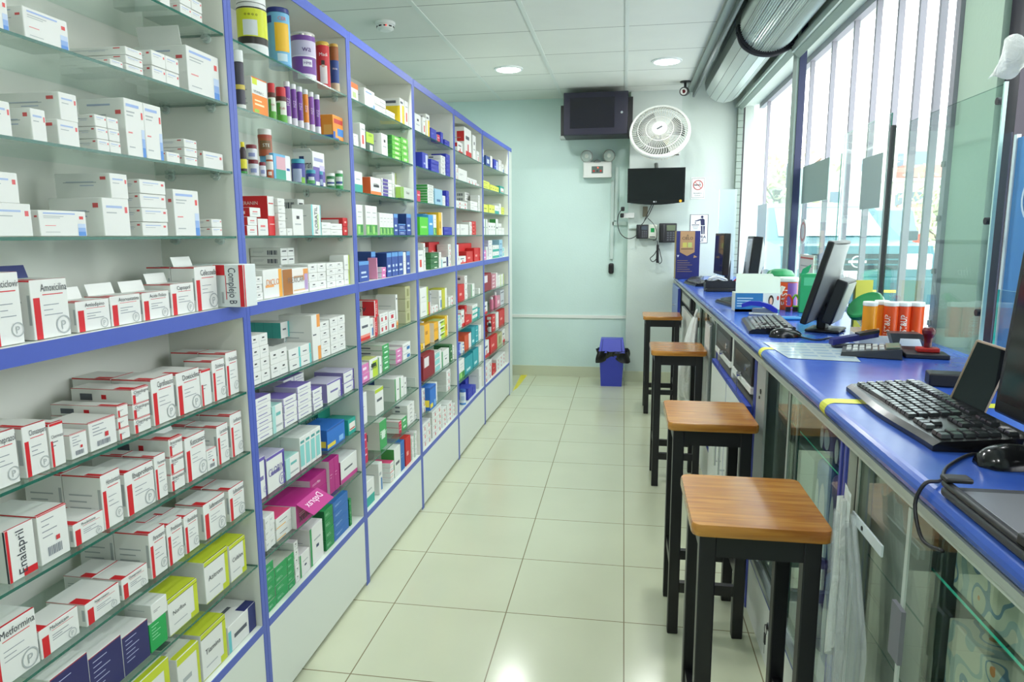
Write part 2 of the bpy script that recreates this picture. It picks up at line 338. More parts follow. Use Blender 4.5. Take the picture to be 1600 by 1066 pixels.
# ------------------------------------------------------------------ shelving along the left wall
XF, XB = -1.03, -1.262
SZ = [1.963, 1.79, 1.615, 1.445, 1.258, 1.015, .842, .668, .499, .305]     # shelf heights, top to bottom
BAYS = [(.78, 1.735), (1.771, 2.545), (2.581, 3.352), (3.388, 4.178), (4.214, 5.03), (5.070, 6.03)]
BN = ['nearest bay', 'second bay', 'third bay', 'fourth bay', 'fifth bay', 'farthest bay']
SN = ['top shelf', 'second shelf', 'third shelf', 'fourth shelf', 'blue-edged middle shelf', 'sixth shelf', 'seventh shelf', 'eighth shelf', 'ninth shelf', 'bottom shelf']
MEL = M('#DDE3DA', .42); MELI = M('#E2E3DA', .45); BLUE = M('#4E61B8', .4)
SHGLASS = glass_mat('shelf_glass', '#F4FAF8', 1.0); EDGE = M('#206656', .15, alpha=.92)
GREENEDGE = EDGE
def bay(i):
    y0, y1 = BAYS[i]; last = i == 5
    lab = ['white shelving unit nearest the viewer with blue edges and red-striped cartons', 'white blue-edged shelving unit with cans and tubes on its top shelves', 'white blue-edged shelving unit, third along the wall from the viewer',
           'white blue-edged shelving unit, fourth along the wall from the viewer', 'white blue-edged shelving unit, last but one before the back wall', 'white blue-edged shelving unit ending near the back wall'][i]
    t = thing('shelving_unit', lab, 'shelving unit', (XF, y0-.018, 0), 0, 'blue-edged shelving units along the left wall')
    L = y1-y0+.036; D = XF-XB; T = .018
    for s in (0, 1):
        y = s*(L-T); p = MB(); p.box((-D, y+.0006, 0), (-.0025, y+T-.0006, 2.197), MELI); p.box((-.0025, y+.0006, .0), (0, y+T-.0006, 2.197), BLUE)
        if last and s: p.box((-D, y+T, 0), (0, y+T+.13, 2.185), M('#D3DDD3', .45))
        p.build('side_panel', t)
    p = MB(); p.box((-D-.003, T, .02), (-D, L-T, 2.18), MELI); p.build('back_panel', t)
    p = MB(); p.box((-D, T, 2.17), (-.0025, L-T, 2.197), MELI); p.box((-.0025, T, 2.166), (.0005, L-T+(.15 if last else 0), 2.199), BLUE); p.build('top_panel', t)
    for z, n in ((SZ[4], 'middle_shelf'), (SZ[9], 'base_shelf')):
        h = .034 if n == 'middle_shelf' else .022
        p = MB(); p.box((-D, T, z-h), (-.0025, L-T, z), MEL); p.box((-.0025, T, z-h), (.0005, L-T, z+.0005), BLUE); p.build(n, t)
    p = MB(); p.box((-.02, T, .018), (-.001, L-T, SZ[9]-.022), MEL); p.box((-.03, T, 0), (-.02, L-T, .018), M('#1D1D1A', .6)); p.build('kick_panel', t)
    for k in (0, 1, 2, 3, 5, 6, 7, 8):
        z = SZ[k]; p = MB(); g = SHGLASS
        p.box((-D+.004, T+.002, z-.006), (-.004, L-T-.002, z), g, {'+x': EDGE, '-y': EDGE, '+y': EDGE})
        sh = p.build('glass_shelf', t)
        if i < 3:
            for x in (-.05, -D+.05):
                MB().cyl((x, L-T-.022, z-.012), (x, L-T, z-.012), .006, M('#B9C2BC', .3, .6), 8).cyl((x, L-T-.006, z-.012), (x, L-T, z-.012), .011, M('#C9D6CF', .3), 10).build('shelf_pin', sh)
    if last: t.rotation_euler = (0, 0, math.radians(-1.6))
for i in range(6): bay(i)
# ------------------------------------------------------------------ cartons
WH = '#E6E7E2'; INK = '#5A5F68'; RED = '#D3202A'; NAVY = '#262A6B'; GRY = '#AEB4B4'
STY = {}
def style(k, desc, base=WH, front=(), side=(), top=(), sidec=None, topc=None, ink=INK, lines=0, slines=0, ring=None, txt=None, barcode=False, depth=.1):
    STY[k] = dict(desc=desc, base=base, front=front, side=side, top=top, sidec=sidec, topc=topc, ink=ink, lines=lines, slines=slines, ring=ring, txt=txt, barcode=barcode, depth=depth)
# front rects: (u0,v0,u1,v1,colour) with u from near to far and v upward; side rects: u from back to front
style('gx', 'white red-striped carton', front=[(.05, 0, .22, .70, RED), (.3, .735, .86, .75, RED)], top=[(0, 0, 1, .05, RED), (0, .0, .22, .42, RED)], side=[(0, .97, 1, 1, RED), (.9, .25, .97, .75, GRY)], lines=3, slines=3, ring=GRY, txt=(.26, .80, .13))
style('gb', 'white carton showing its barcode side', front=[(.0, .975, 1, 1, RED)], top=[(0, 0, 1, .05, RED)], side=[(0, .97, 1, 1, RED)], lines=4, slines=2, barcode=True, ink='#8A8F98')
style('gs', 'slim white red-cornered carton', front=[(.04, 0, .2, .6, RED), (.05, .94, 1, 1, RED)], top=[(0, 0, 1, .06, RED), (0, 0, .4, .3, RED)], side=[(0, .95, 1, 1, RED), (.15, .2, .35, .65, INK), (.5, .3, .58, .6, RED)], lines=2, txt=(.1, .66, .22))
style('gv', 'white carton with lengthwise red edge', front=[(.0, 0, .1, 1, RED), (.5, 0, 1, .14, RED)], top=[(0, 0, 1, .05, RED)], lines=0, slines=2, side=[(.94, 0, 1, 1, '#33363E')])
SKY1, SKY2, SKY3 = '#C3D3EC', '#93B2E4', '#5E93DA'
style('w', 'white blue-lettered carton', front=[(.82, .62, .92, .78, '#E2686A'), (.12, .74, .72, .8, '#A9BCE0'), (.12, .6, .5, .63, GRY)], side=[(.45, .5, .7, .53, '#A6B4CC'), (.2, .64, .7, .67, '#A6B4CC'), (.82, .74, .92, .86, '#D35A5A')], slines=1)
style('wg', 'white carton with blue fading corner', front=[(.8, .0, .97, .18, SKY3), (.8, .18, .97, .34, SKY2), (.8, .34, .97, .5, SKY1), (.84, .68, .93, .8, '#E0504F'), (.08, .86, .75, .91, '#9FB6E4'), (.08, .76, .5, .785, GRY), (.08, .70, .42, .72, GRY), (.1, .4, .32, .425, '#E58B8B'), (.1, .15, .4, .17, GRY)], side=[(.2, .87, .7, .9, '#A6B4CC'), (.8, .72, .92, .79, '#D35A5A'), (.1, .7, .6, .72, GRY), (.1, .64, .7, .66, GRY)])
style('wn', 'plain white carton', lines=2, slines=1)
style('wk', 'white carton with dark print', front=[(.35, .62, .62, .74, '#2B2B30'), (.2, .4, .75, .45, GRY)], lines=0, slines=1, side=[(.2, .3, .5, .7, INK)])
style('wbar', 'long white carton with black barcode', front=[(.2, .55, .8, .68, '#2B2B30')], lines=1, side=[(.56, .2, .6, .72, INK), (.62, .2, .65, .72, INK), (.67, .2, .73, .72, INK), (.75, .2, .77, .72, INK), (.79, .2, .84, .72, INK), (.86, .2, .88, .72, INK), (.1, .6, .45, .64, GRY), (.1, .45, .4, .49, GRY)])
style('lime', 'white carton with lime green edge', front=[(0, .9, 1, 1, '#C9D430'), (.86, .0, 1, .9, '#C9D430'), (.72, 0, .86, .16, '#C9D430'), (0, .885, 1, .9, '#22301C'), (.0, 0, 1, .02, '#C9D430'), (.15, .22, .6, .245, GRY)], top=[(0, 0, 1, .9, '#CBD636'), (0, .0, 1, .03, '#22301C')], slines=4, txt=(.14, .5, .12), ring=None)
style('limelow', 'flat white lime-edged carton', front=[(0, .85, 1, 1, '#C9D430'), (.88, 0, 1, 1, '#C9D430'), (.2, .4, .6, .5, GRY)], top=[(0, .02, 1, .14, '#C9D430'), (.35, .45, .8, .75, INK), (.1, .3, .3, .6, GRY)], slines=1, topc='#DDDFD2')
style('navy', 'white carton with navy text panel', front=[(0, 0, 1, 1, '#2B2A63'), (0, .975, 1, 1, '#A23A44')], ink='#B9BDE0', lines=6, topc='#E3E3DF', slines=3)
style('green', 'bright green small carton', base='#1F9B54', ink='#D8F0DC', lines=4, sidec='#C9CFC4', topc='#CFD3C6')
style('greentop', 'green carton under an opened flap', base='#1FA352', ink='#A8E6BC', lines=5, sidec='#17894A', topc='#E0E2DC')
style('navymed', 'flat white carton with navy end', front=[(.72, 0, 1, 1, '#27306E'), (0, 0, .1, .8, '#6FC6CB'), (.2, .4, .65, .55, INK)], top=[(.6, .0, 1, .3, '#27306E'), (.2, .5, .7, .62, INK)], slines=1)
style('vitc', 'white and orange vitamin carton', front=[(0, 0, 1, .54, '#F08A2A'), (.05, .8, .35, .99, '#D6E238'), (0, .965, 1, 1, '#E57A2A'), (.15, .25, .75, .3, '#FFE3B5'), (.15, .36, .6, .4, '#FFE3B5'), (.1, .05, .4, .14, '#9BC64A')], txt=(.1, .58, .07), slines=4, ink='#E57A2A', topc='#E57A2A')
style('kids', 'orange and blue carton', base='#F0922E', front=[(0, 0, .55, .34, '#2A63B8'), (.2, .1, .85, .45, '#F3A64C'), (.1, .68, .95, .86, '#C4302C'), (.4, .2, 1, .5, '#3D84D0')], side=[(.25, .0, .5, .85, '#B52B2E'), (.6, .1, .95, .6, '#F6B25A'), (.0, .0, 1, .2, '#2A63B8')])
style('purplebx', 'white and purple carton with open lid', front=[(0, 0, 1, .55, '#6D5AA6'), (0, .0, 1, .12, WH), (.55, .45, .95, .62, '#C9BFE3'), (.1, .72, .85, .82, '#9CA0C8')], side=[(.3, .2, .55, .85, '#2E3A6B')], lines=0)
style('sham', 'light blue carton with green print', base='#6DB4DC', front=[(.15, .3, .7, .9, '#D9A9B4'), (.1, .0, .7, .4, '#3FA58C'), (.7, 0, 1, 1, '#E6EEF2'), (.75, .4, .95, .5, '#3B5FA8')])
style('feranin', 'red and white tall carton', base='#D8262B', front=[(0, .5, 1, 1, WH), (.15, .8, .85, .83, '#C33'), (.2, .28, .9, .3, '#F4C9C6')], side=[(.1, .06, .9, .1, '#F4C9C6')], topc='#D8262B')
style('redw', 'small red carton with white end', base=WH, sidec='#C4262B', topc='#D02A2E', front=[(.25, .5, .7, .62, '#D77'), (.2, .3, .7, .36, GRY)], side=[(.6, .3, .75, .6, '#F4D9D6')])
style('fluor', 'white carton with teal stripe', front=[(0, 0, .16, 1, '#7FD0D2'), (.92, 0, 1, 1, '#7FD0D2'), (.62, .2, .75, .7, '#C3DDA0')], slines=2)
style('redbar', 'flat red carton with barcode', base='#CF2A2E', sidec='#CC2A2E', side=[(.5, .25, .9, .8, '#E4E0DC')], front=[(.3, .4, .7, .6, '#F3BDB5')])
style('doxy', 'white carton with orange stripe', front=[(.82, 0, 1, 1, '#F2A93B'), (.1, .38, .55, .46, '#F0A860')], slines=1, txt=None)
style('knee', 'white carton with brown end and leg picture', front=[(0, 0, .36, 1, '#A86A2C'), (.36, .72, 1, .95, '#EDE6DE'), (.8, .5, 1, .95, '#E89A4C'), (.84, .1, .98, .75, '#B79CC8'), (.42, .62, .8, .7, '#C59A74'), (.4, .1, .85, .16, '#E0B78C')], ring=None)
style('limeend', 'white carton with lime stripe', front=[(.8, 0, 1, 1, '#BFD64A'), (.2, .3, .6, .36, GRY)])
style('tealend', 'white carton with teal end', front=[(.84, 0, 1, 1, '#63C7C4'), (.25, .35, .6, .45, INK)], sidec='#D5DAD5', slines=1)
style('tealside', 'white carton with teal sides', front=[(.8, 0, 1, 1, '#5FC0BC'), (.2, .5, .6, .6, INK)], sidec='#3FA79E', topc='#D9DED8', side=[(.25, 0, .26, 1, '#2E8A82'), (.5, 0, .51, 1, '#2E8A82'), (.75, 0, .76, 1, '#2E8A82')])
style('orangetall', 'tall white carton with orange bands', front=[(.62, .0, 1, .3, '#F0A050'), (.6, .72, 1, 1, '#F0A050'), (.1, .55, .5, .58, INK)], slines=2)
style('pur', 'white carton with purple trim', front=[(.0, 0, .05, 1, '#5A46A0'), (.2, .45, .75, .58, '#8A82B4')], sidec='#B9B4CC', topc='#7A68B4', slines=1)
style('purbig', 'large white carton with purple ends', front=[(.88, 0, 1, 1, '#4B3A96'), (0, .92, 1, 1, '#6A58AE'), (.2, .45, .7, .55, '#7E78AC')], sidec='#8B80B8', topc='#C7C2D8', ring='#8A80B8', side=[(.3, .1, .8, .4, '#3A3A46')])
style('teal', 'white carton with pale teal print', front=[(.0, .0, .3, 1, '#A8D8D2'), (.35, .6, .8, .72, '#6DB8B4'), (.3, .2, .9, .28, GRY)], topc='#A5D3CC', sidec='#6EB7B0')
style('tealw', 'teal and white upright carton', front=[(0, .1, .75, .75, '#8CD0CB'), (.1, .8, .8, .88, '#4B9C98')])
style('aspi', 'dark green carton with pale panel', base='#1E8D78', front=[(.0, .0, 1, .25, '#187664'), (.2, .3, .8, .36, '#BFE3D8')], sidec='#178070', side=[(.1, .3, .4, .7, '#6FBFAE')], topc='#178070')
style('tealred', 'teal and white low carton', base='#2AA596', front=[(.12, .25, .9, .75, '#EFE9E2'), (.15, .3, .85, .38, '#C84C44')], topc='#27917F')
style('blu', 'bright blue carton', base='#2C74C8', front=[(0, .1, .45, .28, '#E8D34A'), (.65, .1, .9, .35, '#86B9EA'), (0, .9, 1, 1, '#1E57A6')], topc='#2A6CBF', sidec='#1F62B4', side=[(.55, .15, .95, .45, '#E8D34A')])
style('mag', 'magenta carton', base='#B3247E', ink='#F0C6DE', lines=2, sidec='#D9D9D6', topc='#B3247E', slines=1)
style('magw', 'white carton with magenta base', front=[(0, 0, 1, .2, '#C7448F'), (.2, .5, .7, .58, INK)], sidec='#B3247E')
style('pinktop', 'white carton with pink top', front=[(.0, .1, .6, .18, '#F0B03A'), (.2, .5, .7, .56, INK)], topc='#E2507F', slines=1)
style('grn', 'dark green carton', base='#218A4A', ink='#B9E3C4', lines=3, sidec='#1E7E45', topc='#2A9A56')
style('grnstack', 'green carton with pale top', base='#219A55', ink='#CDEFD8', lines=3, sidec='#BFC6BA', topc='#C3C8B8')
style('bluestack', 'mid blue carton', base='#2F6DB5', ink='#C5DBF2', lines=2, sidec='#9CB4CC', topc='#3C7CC2')
style('grnband', 'white carton with green band', front=[(.0, 0, .14, 1, '#2E9A57'), (.45, .38, .65, .46, '#2A3A5A'), (.3, .6, .8, .64, GRY)], side=[(.2, .3, .35, .4, '#2A3A5A')], top=[(.3, .5, .6, .6, '#2A3A5A')], slines=1)
# third bay and beyond
style('orangetop', 'white carton with orange top', front=[(0, .7, 1, 1, '#F0752E'), (.2, .2, .7, .5, '#B9D68C')])
style('bluecurve', 'white carton with blue corner curve', front=[(.1, .78, .7, .86, '#8AA4CC'), (.6, 0, 1, .12, '#6E9BE0'), (.8, .12, 1, .28, '#8FB2E8')], slines=2)
style('yelw', 'yellow and white carton', base=WH, front=[(.45, 0, 1, .75, '#F2D02A'), (.1, .8, .7, .88, INK)], side=[(.0, .0, 1, .7, '#F2CE28'), (.2, .8, .8, .9, INK)], topc='#EDE6B0')
style('redfig', 'white carton with red drop', front=[(.3, .2, .65, .55, '#D94A3C'), (.2, .75, .8, .8, GRY)])
style('dukal', 'dark carton with lime label', base='#3E5A4A', front=[(0, .45, 1, 1, '#B6E33C'), (.45, .05, .85, .35, '#DADFD6')])
style('limestack', 'lime green carton', base='#6CC644', front=[(.3, .3, .75, .7, '#D8F2B8')], sidec='#3E8B45', topc='#6CC644')
style('greenlow', 'white carton with green base band', front=[(0, 0, 1, .36, '#5DB04A'), (.2, .05, .5, .3, '#A4D67A'), (.6, .1, .9, .34, '#2F7F3C'), (.2, .75, .8, .78, GRY), (.2, .6, .7, .62, GRY)])
style('tealbot', 'white carton with teal base', front=[(0, 0, 1, .38, '#2FA898'), (.2, .6, .7, .66, GRY)])
style('orangeflap', 'white carton with orange edges', front=[(0, 0, 1, .2, '#F08038'), (.25, .45, .8, .58, '#43464E')], sidec='#E0622C', topc='#E0622C')
style('orangelow', 'white carton with orange base and dark letters', front=[(0, 0, 1, .1, '#F0A046'), (0, .1, 1, .16, '#F4C48E'), (.2, .84, .8, .89, INK)], slines=2)
style('purend', 'white carton with purple print', front=[(.1, .1, .6, .9, '#5A4A9C')], sidec='#C9CBCB', lines=0)
style('dorado', 'green and white lengthwise carton', base='#C9D0C4', front=[(0, 0, .2, 1, '#86B94A')], sidec='#8FB84E')
style('blueeye', 'navy blue carton with pale lettering', base='#2D4E9E', front=[(0, .82, 1, 1, '#5E9AD6'), (.2, .4, .7, .5, '#C8DAF0'), (.2, .2, .8, .27, '#C8DAF0')], sidec='#23407F', topc='#2D4E9E')
style('pinkt', 'slim pink carton', base='#E795B8', front=[(.2, .3, .7, .7, '#F2C3D6')])
style('assy', 'white and red carton with black letters', front=[(.0, 0, .2, 1, '#F6F0EC')], sidec='#D8D6D0', side=[(.62, .1, 1, .95, '#C9222B')], base='#D3222B')
style('redfade', 'white carton with red fading base', front=[(0, 0, 1, .14, '#DA2F2C'), (0, .14, 1, .26, '#EE8C7E'), (.2, .55, .8, .66, INK)], side=[(0, 0, 1, .12, '#DA2F2C')])
style('red2', 'white carton with small red figure', front=[(.35, .2, .7, .6, '#C93040'), (.2, .75, .8, .8, GRY)], slines=1)
style('kraft', 'olive carton', base='#B8B88A', front=[(.3, .2, .7, .8, '#8E8F58')], sidec='#C9C7A6')
style('grnend', 'pale carton with green end', base='#3FA35C', front=[(.25, .35, .75, .65, '#D6EEDB')], sidec='#D4D8CC', topc='#D8DCD0', side=[(.1, .3, .6, .55, INK)])
style('pinkend', 'pale carton with pink end', base='#DB7BB4', front=[(.25, .35, .7, .65, '#F5DDEC')], sidec='#D9DAD6', topc='#DADAD4', slines=1)
style('zom', 'lime and white carton', front=[(.35, 0, 1, .85, '#BFD93C'), (.2, .55, .8, .75, '#2E4A2A')], sidec='#D8DCC8', topc='#CBD27A')
style('bluetop', 'white carton with blue figure', front=[(.5, .1, .9, .5, '#3A78B4'), (.1, .6, .7, .7, GRY)], slines=1)
style('redend', 'pale carton with crimson end', base='#D02A52', front=[(.15, .55, .8, .66, '#F5C4CF')], sidec='#D6D7D0', topc='#D8D8D0')
style('limetop2', 'white carton with lime top stripe', front=[(0, .86, 1, 1, '#B9CF3A'), (.2, .5, .8, .6, INK)], topc='#DADCC8')
style('dnavy', 'navy carton with white label', base='#26468E', front=[(.25, .3, .75, .7, '#D6DEEA')])
style('grnstripe', 'white carton with green edge stripe', front=[(0, 0, .22, 1, '#3B9C52'), (.5, .45, .8, .5, INK)], sidec='#D3D8D0', slines=1)
style('yell', 'yellow carton', base='#EFC02C', front=[(.7, 0, 1, 1, '#E8E4D6'), (.2, .3, .5, .6, '#B08A20')], topc='#F2CF4A')
style('orng', 'amber yellow carton', base='#F0B12A', front=[(.15, .55, .6, .7, '#C07E14'), (0, 0, 1, .1, '#3A2A16')], sidec='#EFE6D0')
style('dblue', 'royal blue carton', base='#2A3BB4', front=[(.55, .1, .95, .9, '#C7D0EC'), (.2, .3, .5, .4, '#A9B5E8')], topc='#2A3BB4')
style('mblue', 'royal blue carton with faint print', base='#2B36B0', lines=2, ink='#8D96DD', topc='#3C48BE')
style('pblue', 'pale blue carton', base='#9CC7DC', front=[(.2, .2, .7, .35, '#3C6C98')])
style('green3', 'white carton with dark green side', base='#E4E8E0', sidec='#3F9A4A', side=[(0, 0, .35, 1, '#C7CFC2')], front=[(.2, .4, .8, .5, INK)])
style('lgreen', 'vivid green carton', base='#55CC32', front=[(.15, .4, .8, .5, '#B7F09C')], topc='#66D642')
style('sblue', 'sky blue carton', base='#3E9BD8', front=[(.2, .5, .8, .6, '#D6EAF6')], topc='#3E9BD8')
style('redbox', 'red carton', base='#CC2022', front=[(.2, .35, .55, .5, '#F0A8A0')], topc='#D6352F')
style('dgreen', 'deep green carton', base='#2C6A3A', front=[(.45, .1, .8, .3, '#D8E6CE'), (.1, .55, .9, .6, '#7FB07A')], topc='#3B7A48')
style('maroon', 'dark red carton', base='#8E1E2C', front=[(.1, .5, .5, .9, '#E4DCDC')], topc='#A62A36')
style('redwht', 'white carton with red corner', front=[(.2, 0, 1, .2, '#D2282A'), (.45, .2, .6, .45, '#D2282A'), (.2, .6, .7, .72, INK)], side=[(.5, .5, 1, .85, '#CC2A2A')], slines=1)
style('limey', 'pale yellow green carton', base='#DDE25A', front=[(.2, .4, .7, .55, '#8E9A2A')], topc='#E6EA82')
style('tealb', 'turquoise carton', base='#2B9EA8', front=[(.2, .15, .7, .3, '#C9ECEC')], topc='#2A8FA0')
style('orred', 'orange red carton', base='#D2522A', front=[(.6, 0, 1, 1, '#E8E4E0')], topc='#BF4522')
style('pinkb', 'dusty pink carton', base='#C98A98', front=[(.2, .3, .7, .6, '#EED6DC')], topc='#D4A2AC')
style('redsw', 'white carton with red slash', front=[(.55, 0, .7, .5, '#CC2B2E'), (.2, .6, .8, .68, GRY)], sidec='#D9DAD4', slines=2)
style('silver', 'silver grey carton', base='#C4C8CC', front=[(.1, .8, .9, .86, '#3B3F48'), (.2, .2, .8, .3, '#8B9096')])
style('olive', 'olive yellow carton', base='#C3C22E', front=[(.6, 0, 1, 1, '#E4E6D8')])
MESHC = {}
def carton_mesh(sk, w, d, h, text=None):
    key = (sk, round(w, 4), round(d, 3), round(h, 4), text)
    if key in MESHC: return MESHC[key]
    s = STY[sk]; b = MB(); P = lambda c: M(c, .5)
    base = P(s['base']); sd = P(s['sidec'] or s['base']); tp = P(s['topc'] or s['base']); ink = P(s['ink'])
    e = .0009
    b.bbox((-d, 0, 0), (0, w, h), base, .0012, 1)
    b.quad((-d+e, -.0001, e), (-e, -.0001, e), (-e, -.0001, h-e), (-d+e, -.0001, h-e), sd) if sd != base else None
    b.quad((-e, e, h+.0001), (-e, w-e, h+.0001), (-d+e, w-e, h+.0001), (-d+e, e, h+.0001), tp) if tp != base else None
    k = [0]
    def fr(u0, v0, u1, v1, m):
        k[0] += 1; x = .0002+.00004*k[0]; a = e/2
        y0, y1, z0, z1 = max(a, u0*w), min(w-a, u1*w), max(a, v0*h), min(h-a, v1*h)
        b.quad((x, y0, z0), (x, y1, z0), (x, y1, z1), (x, y0, z1), m)
    def si(u0, v0, u1, v1, m):
        k[0] += 1; y = -.0002-.00004*k[0]; a = e/2
        x0, x1, z0, z1 = max(-d+a, -d+u0*d), min(-a, -d+u1*d), max(a, v0*h), min(h-a, v1*h)
        b.quad((x0, y, z0), (x1, y, z0), (x1, y, z1), (x0, y, z1), m)
    for r in s['front']: fr(*r[:4], P(r[4]))
    for r in s['side']: si(*r[:4], P(r[4]))
    for r in s['top']:
        k[0] += 1; z = h+.0002+.00004*k[0]; u0, v0, u1, v1 = r[:4]; a = e/2
        y0, y1, x0, x1 = max(a, u0*w), min(w-a, u1*w), min(-a, -v0*d), max(-d+a, -v1*d)
        b.quad((x0, y0, z), (x0, y1, z), (x1, y1, z), (x1, y0, z), P(r[4]))
    for i in range(s['lines']):
        v = .56-.085*i if s['lines'] < 4 else .85-.11*i
        u = .3 if s['ring'] else .12
        if v > .06: fr(u, v, u+(.42, .25, .5, .34, .45, .3)[i % 6], v+min(.028, (.0012 if s['ring'] else .0014)/h*1.2), P('#8E949C') if s['ring'] else ink)
    for i in range(s['slines']):
        v = .62-.12*i; si(.15, v, .15+(.6, .45, .55)[i % 3], v+min(.03, .003/h), P(GRY))
    if s['barcode']:
        for i in range(9): fr(.25+.055*i, .12, .25+.055*i+(.03 if i % 3 else .04), .3, ink)
        fr(.55, .37, .68, .37+.13*w/h, P('#CF3A40'))
    if s['ring']:
        R = min(.21*w, .17*h); c = (w*.8, h*.2); n = 20; rm = P(s['ring']); v = []
        for i in range(n):
            t = 2*math.pi*i/n
            for q in (R, R*.84): v.append((.0009, min(w-.0006, c[0]+math.cos(t)*q), max(.0006, c[1]+math.sin(t)*q)))
        b.raw(v, [(2*i, 2*((i+1) % n), 2*((i+1) % n)+1, 2*i+1) for i in range(n)], rm)
        b.text('P', (.0009, c[0], c[1]-R*.5), (0, 1, 0), (0, 0, 1), R*1.0, rm)
    if text:
        for line in text.split('|'):
            q = line.split('@'); tx = q[0]; o = q[1] if len(q) > 1 else ''
            dk = P(q[2]) if len(q) > 2 else P('#3A3E48')
            if o == 'v':      # reading upward along the front
                b.text(tx, (.001, w*.62, h*.5), (0, 0, 1), (0, -1, 0), w*.3, dk, h*.86)
            elif o == 'c': b.text(tx, (.001, w*.5, h*.45), (0, 1, 0), (0, 0, 1), h*.22, dk, w*.86)
            elif o == 't': b.text(tx, (.001, w*.5, h*.8), (0, 1, 0), (0, 0, 1), h*.12, dk, w*.86)
            elif o == 's': b.text(tx, (-d*.5, -.001, h*.5), (1, 0, 0), (0, 0, 1), h*.24, dk, d*.85)
            elif o == 'sr': b.text(tx, (-d*.55, -.001, h*.62), (-1, 0, 0), (0, 0, -1), h*.3, dk, d*.6)
            elif o == 'st': b.text(tx, (-d*.5, -.001, h*.78), (1, 0, 0), (0, 0, 1), h*.09, dk, d*.85)
            elif o == 'd': b.text(tx, (.001, w*.5, h*.45), (0, -1, 0), (0, 0, -1), h*.4, dk, w*.86)
            else:
                u, v, sz = s['txt'] or (.12, .6, .18)
                b.text(tx, (.001, w*u, h*v), (0, 1, 0), (0, 0, 1), min(h*sz, w*.2), dk, w*(.97-u), center=False)
    me = b.mesh('carton'); MESHC[key] = me; return me
ORD = ['first', 'second', 'third', 'fourth', 'fifth', 'sixth', 'seventh', 'eighth', 'ninth', 'tenth', 'eleventh', 'twelfth', 'thirteenth', 'fourteenth', 'fifteenth', 'sixteenth', 'seventeenth', 'eighteenth', 'nineteenth', 'twentieth']
ITEMS = []
def zs(i, z): return SZ[i]+.0012
def B(b, s, sk, x0, x1, yt, n=1, cols=1, d=None, sb=.018, text=None, base=None, flap=None, rows=1, say=None):
    """cartons on shelf s of bay b: front spans image columns x0..x1 and tops out at row yt; n high, cols wide"""
    xp = (XF if b < 5 else XF+.02)-sb; z0 = (SZ[s]+.0012) if base is None else base
    # base line of the front face: find Y where column x meets height z0
    def ycol(x):
        lo, hi = 200., 1400.
        for _ in range(40):
            m = (lo+hi)/2; p = on(0, x, m, xp)
            if p.z > z0: lo = m
            else: hi = m
        return on(0, x, (lo+hi)/2, xp).y
    ya, yb = ycol(x0), ycol(x1); za = onX(x0, yt, xp).z
    ITEMS.append(dict(b=b, s=s, sk=sk, y0=ya, y1=yb, h=za-z0, n=n, c=cols, d=d or STY[sk]['depth'], x=xp, z=z0, text=text, flap=flap, rows=rows, say=say))
    return za
VW = [0, 0, 1]
def view(ox, oy, sc): VW[:] = [ox, oy, sc]
def b_(b, s, sk, x0, x1, yt, *a, **k): return B(b, s, sk, VW[0]+x0/VW[2], VW[0]+x1/VW[2], VW[1]+yt/VW[2], *a, **k)
# ---- nearest bay
view(0, 0, 3.947)
b_(0, 0, 'w', 1052, 1110, -30, d=.12); b_(0, 0, 'w', 1168, 1298, -25, 2, 2, d=.1)
b_(0, 0, 'w', 800, 960, -160, d=.11)
b_(0, 1, 'wg', -60, 130, -60, d=.1); b_(0, 1, 'wg', 220, 480, 62, d=.08); b_(0, 1, 'w', 720, 795, 372, d=.08); b_(0, 1, 'w', 815, 915, 297, 3, d=.16)
b_(0, 1, 'w', 970, 1132, 318, 2, 2, d=.07); b_(0, 1, 'wg', 1185, 1375, 290, d=.14, flap='side')
b_(0, 2, 'w', -40, 85, 610, d=.12); b_(0, 2, 'w', 210, 300, 668, d=.09)
z = b_(0, 2, 'w', 372, 500, 735, d=.14); b_(0, 2, 'w', 385, 492, 568, d=.15, base=z)
b_(0, 2, 'w', 608, 752, 705, 3, 2, d=.06); b_(0, 2, 'wg', 795, 912, 608, d=.11, rows=2); b_(0, 2, 'wg', 912, 1018, 640, d=.11)
b_(0, 2, 'w', 1035, 1115, 935, d=.06); b_(0, 2, 'w', 1148, 1225, 855, 3, d=.1); b_(0, 2, 'w', 1262, 1382, 930, d=.05)
view(0, 240, 3.807)
z = b_(0, 3, 'w', -30, 205, 290, d=.14); b_(0, 3, 'w', -90, 125, 98, d=.14, base=z)
b_(0, 3, 'wg', 248, 525, 335, d=.05)
z = b_(0, 3, 'w', 630, 785, 262, d=.125); b_(0, 3, 'w', 668, 770, 40, d=.13, base=z)
b_(0, 3, 'w', 858, 1008, 152, 4, d=.07); b_(0, 3, 'wg', 1052, 1198, 212, d=.07); b_(0, 3, 'w', 1265, 1325, 388, 2, d=.08)
b_(0, 4, 'gx', -30, 155, 702, text='Aciclovir', d=.1, flap='back'); b_(0, 4, 'gx', 215, 430, 752, text='Amoxicilina', d=.08, flap='navy')
b_(0, 4, 'gx', 468, 665, 882, text='Amlodipino', d=.06, flap='back'); b_(0, 4, 'gx', 672, 848, 850, text='Atorvastatina', d=.06, flap='back')
b_(0, 4, 'gx', 860, 1018, 830, text='Acido Folico', d=.06, flap='back'); b_(0, 4, 'gx', 1030, 1165, 778, text='Captopril', d=.07, flap='back')
b_(0, 4, 'gx', 1176, 1302, 675, text='Celecoxib', d=.065, rows=2, flap='back')
view(0, 500, 3.807)
b_(0, 5, 'gx', -50, 128, 690, text='Omeprazol', d=.12); b_(0, 5, 'gx', 165, 305, 632, text='Clonazepam', d=.12); b_(0, 5, 'gs', 318, 400, 615, text='Clotrimazol', d=.1)
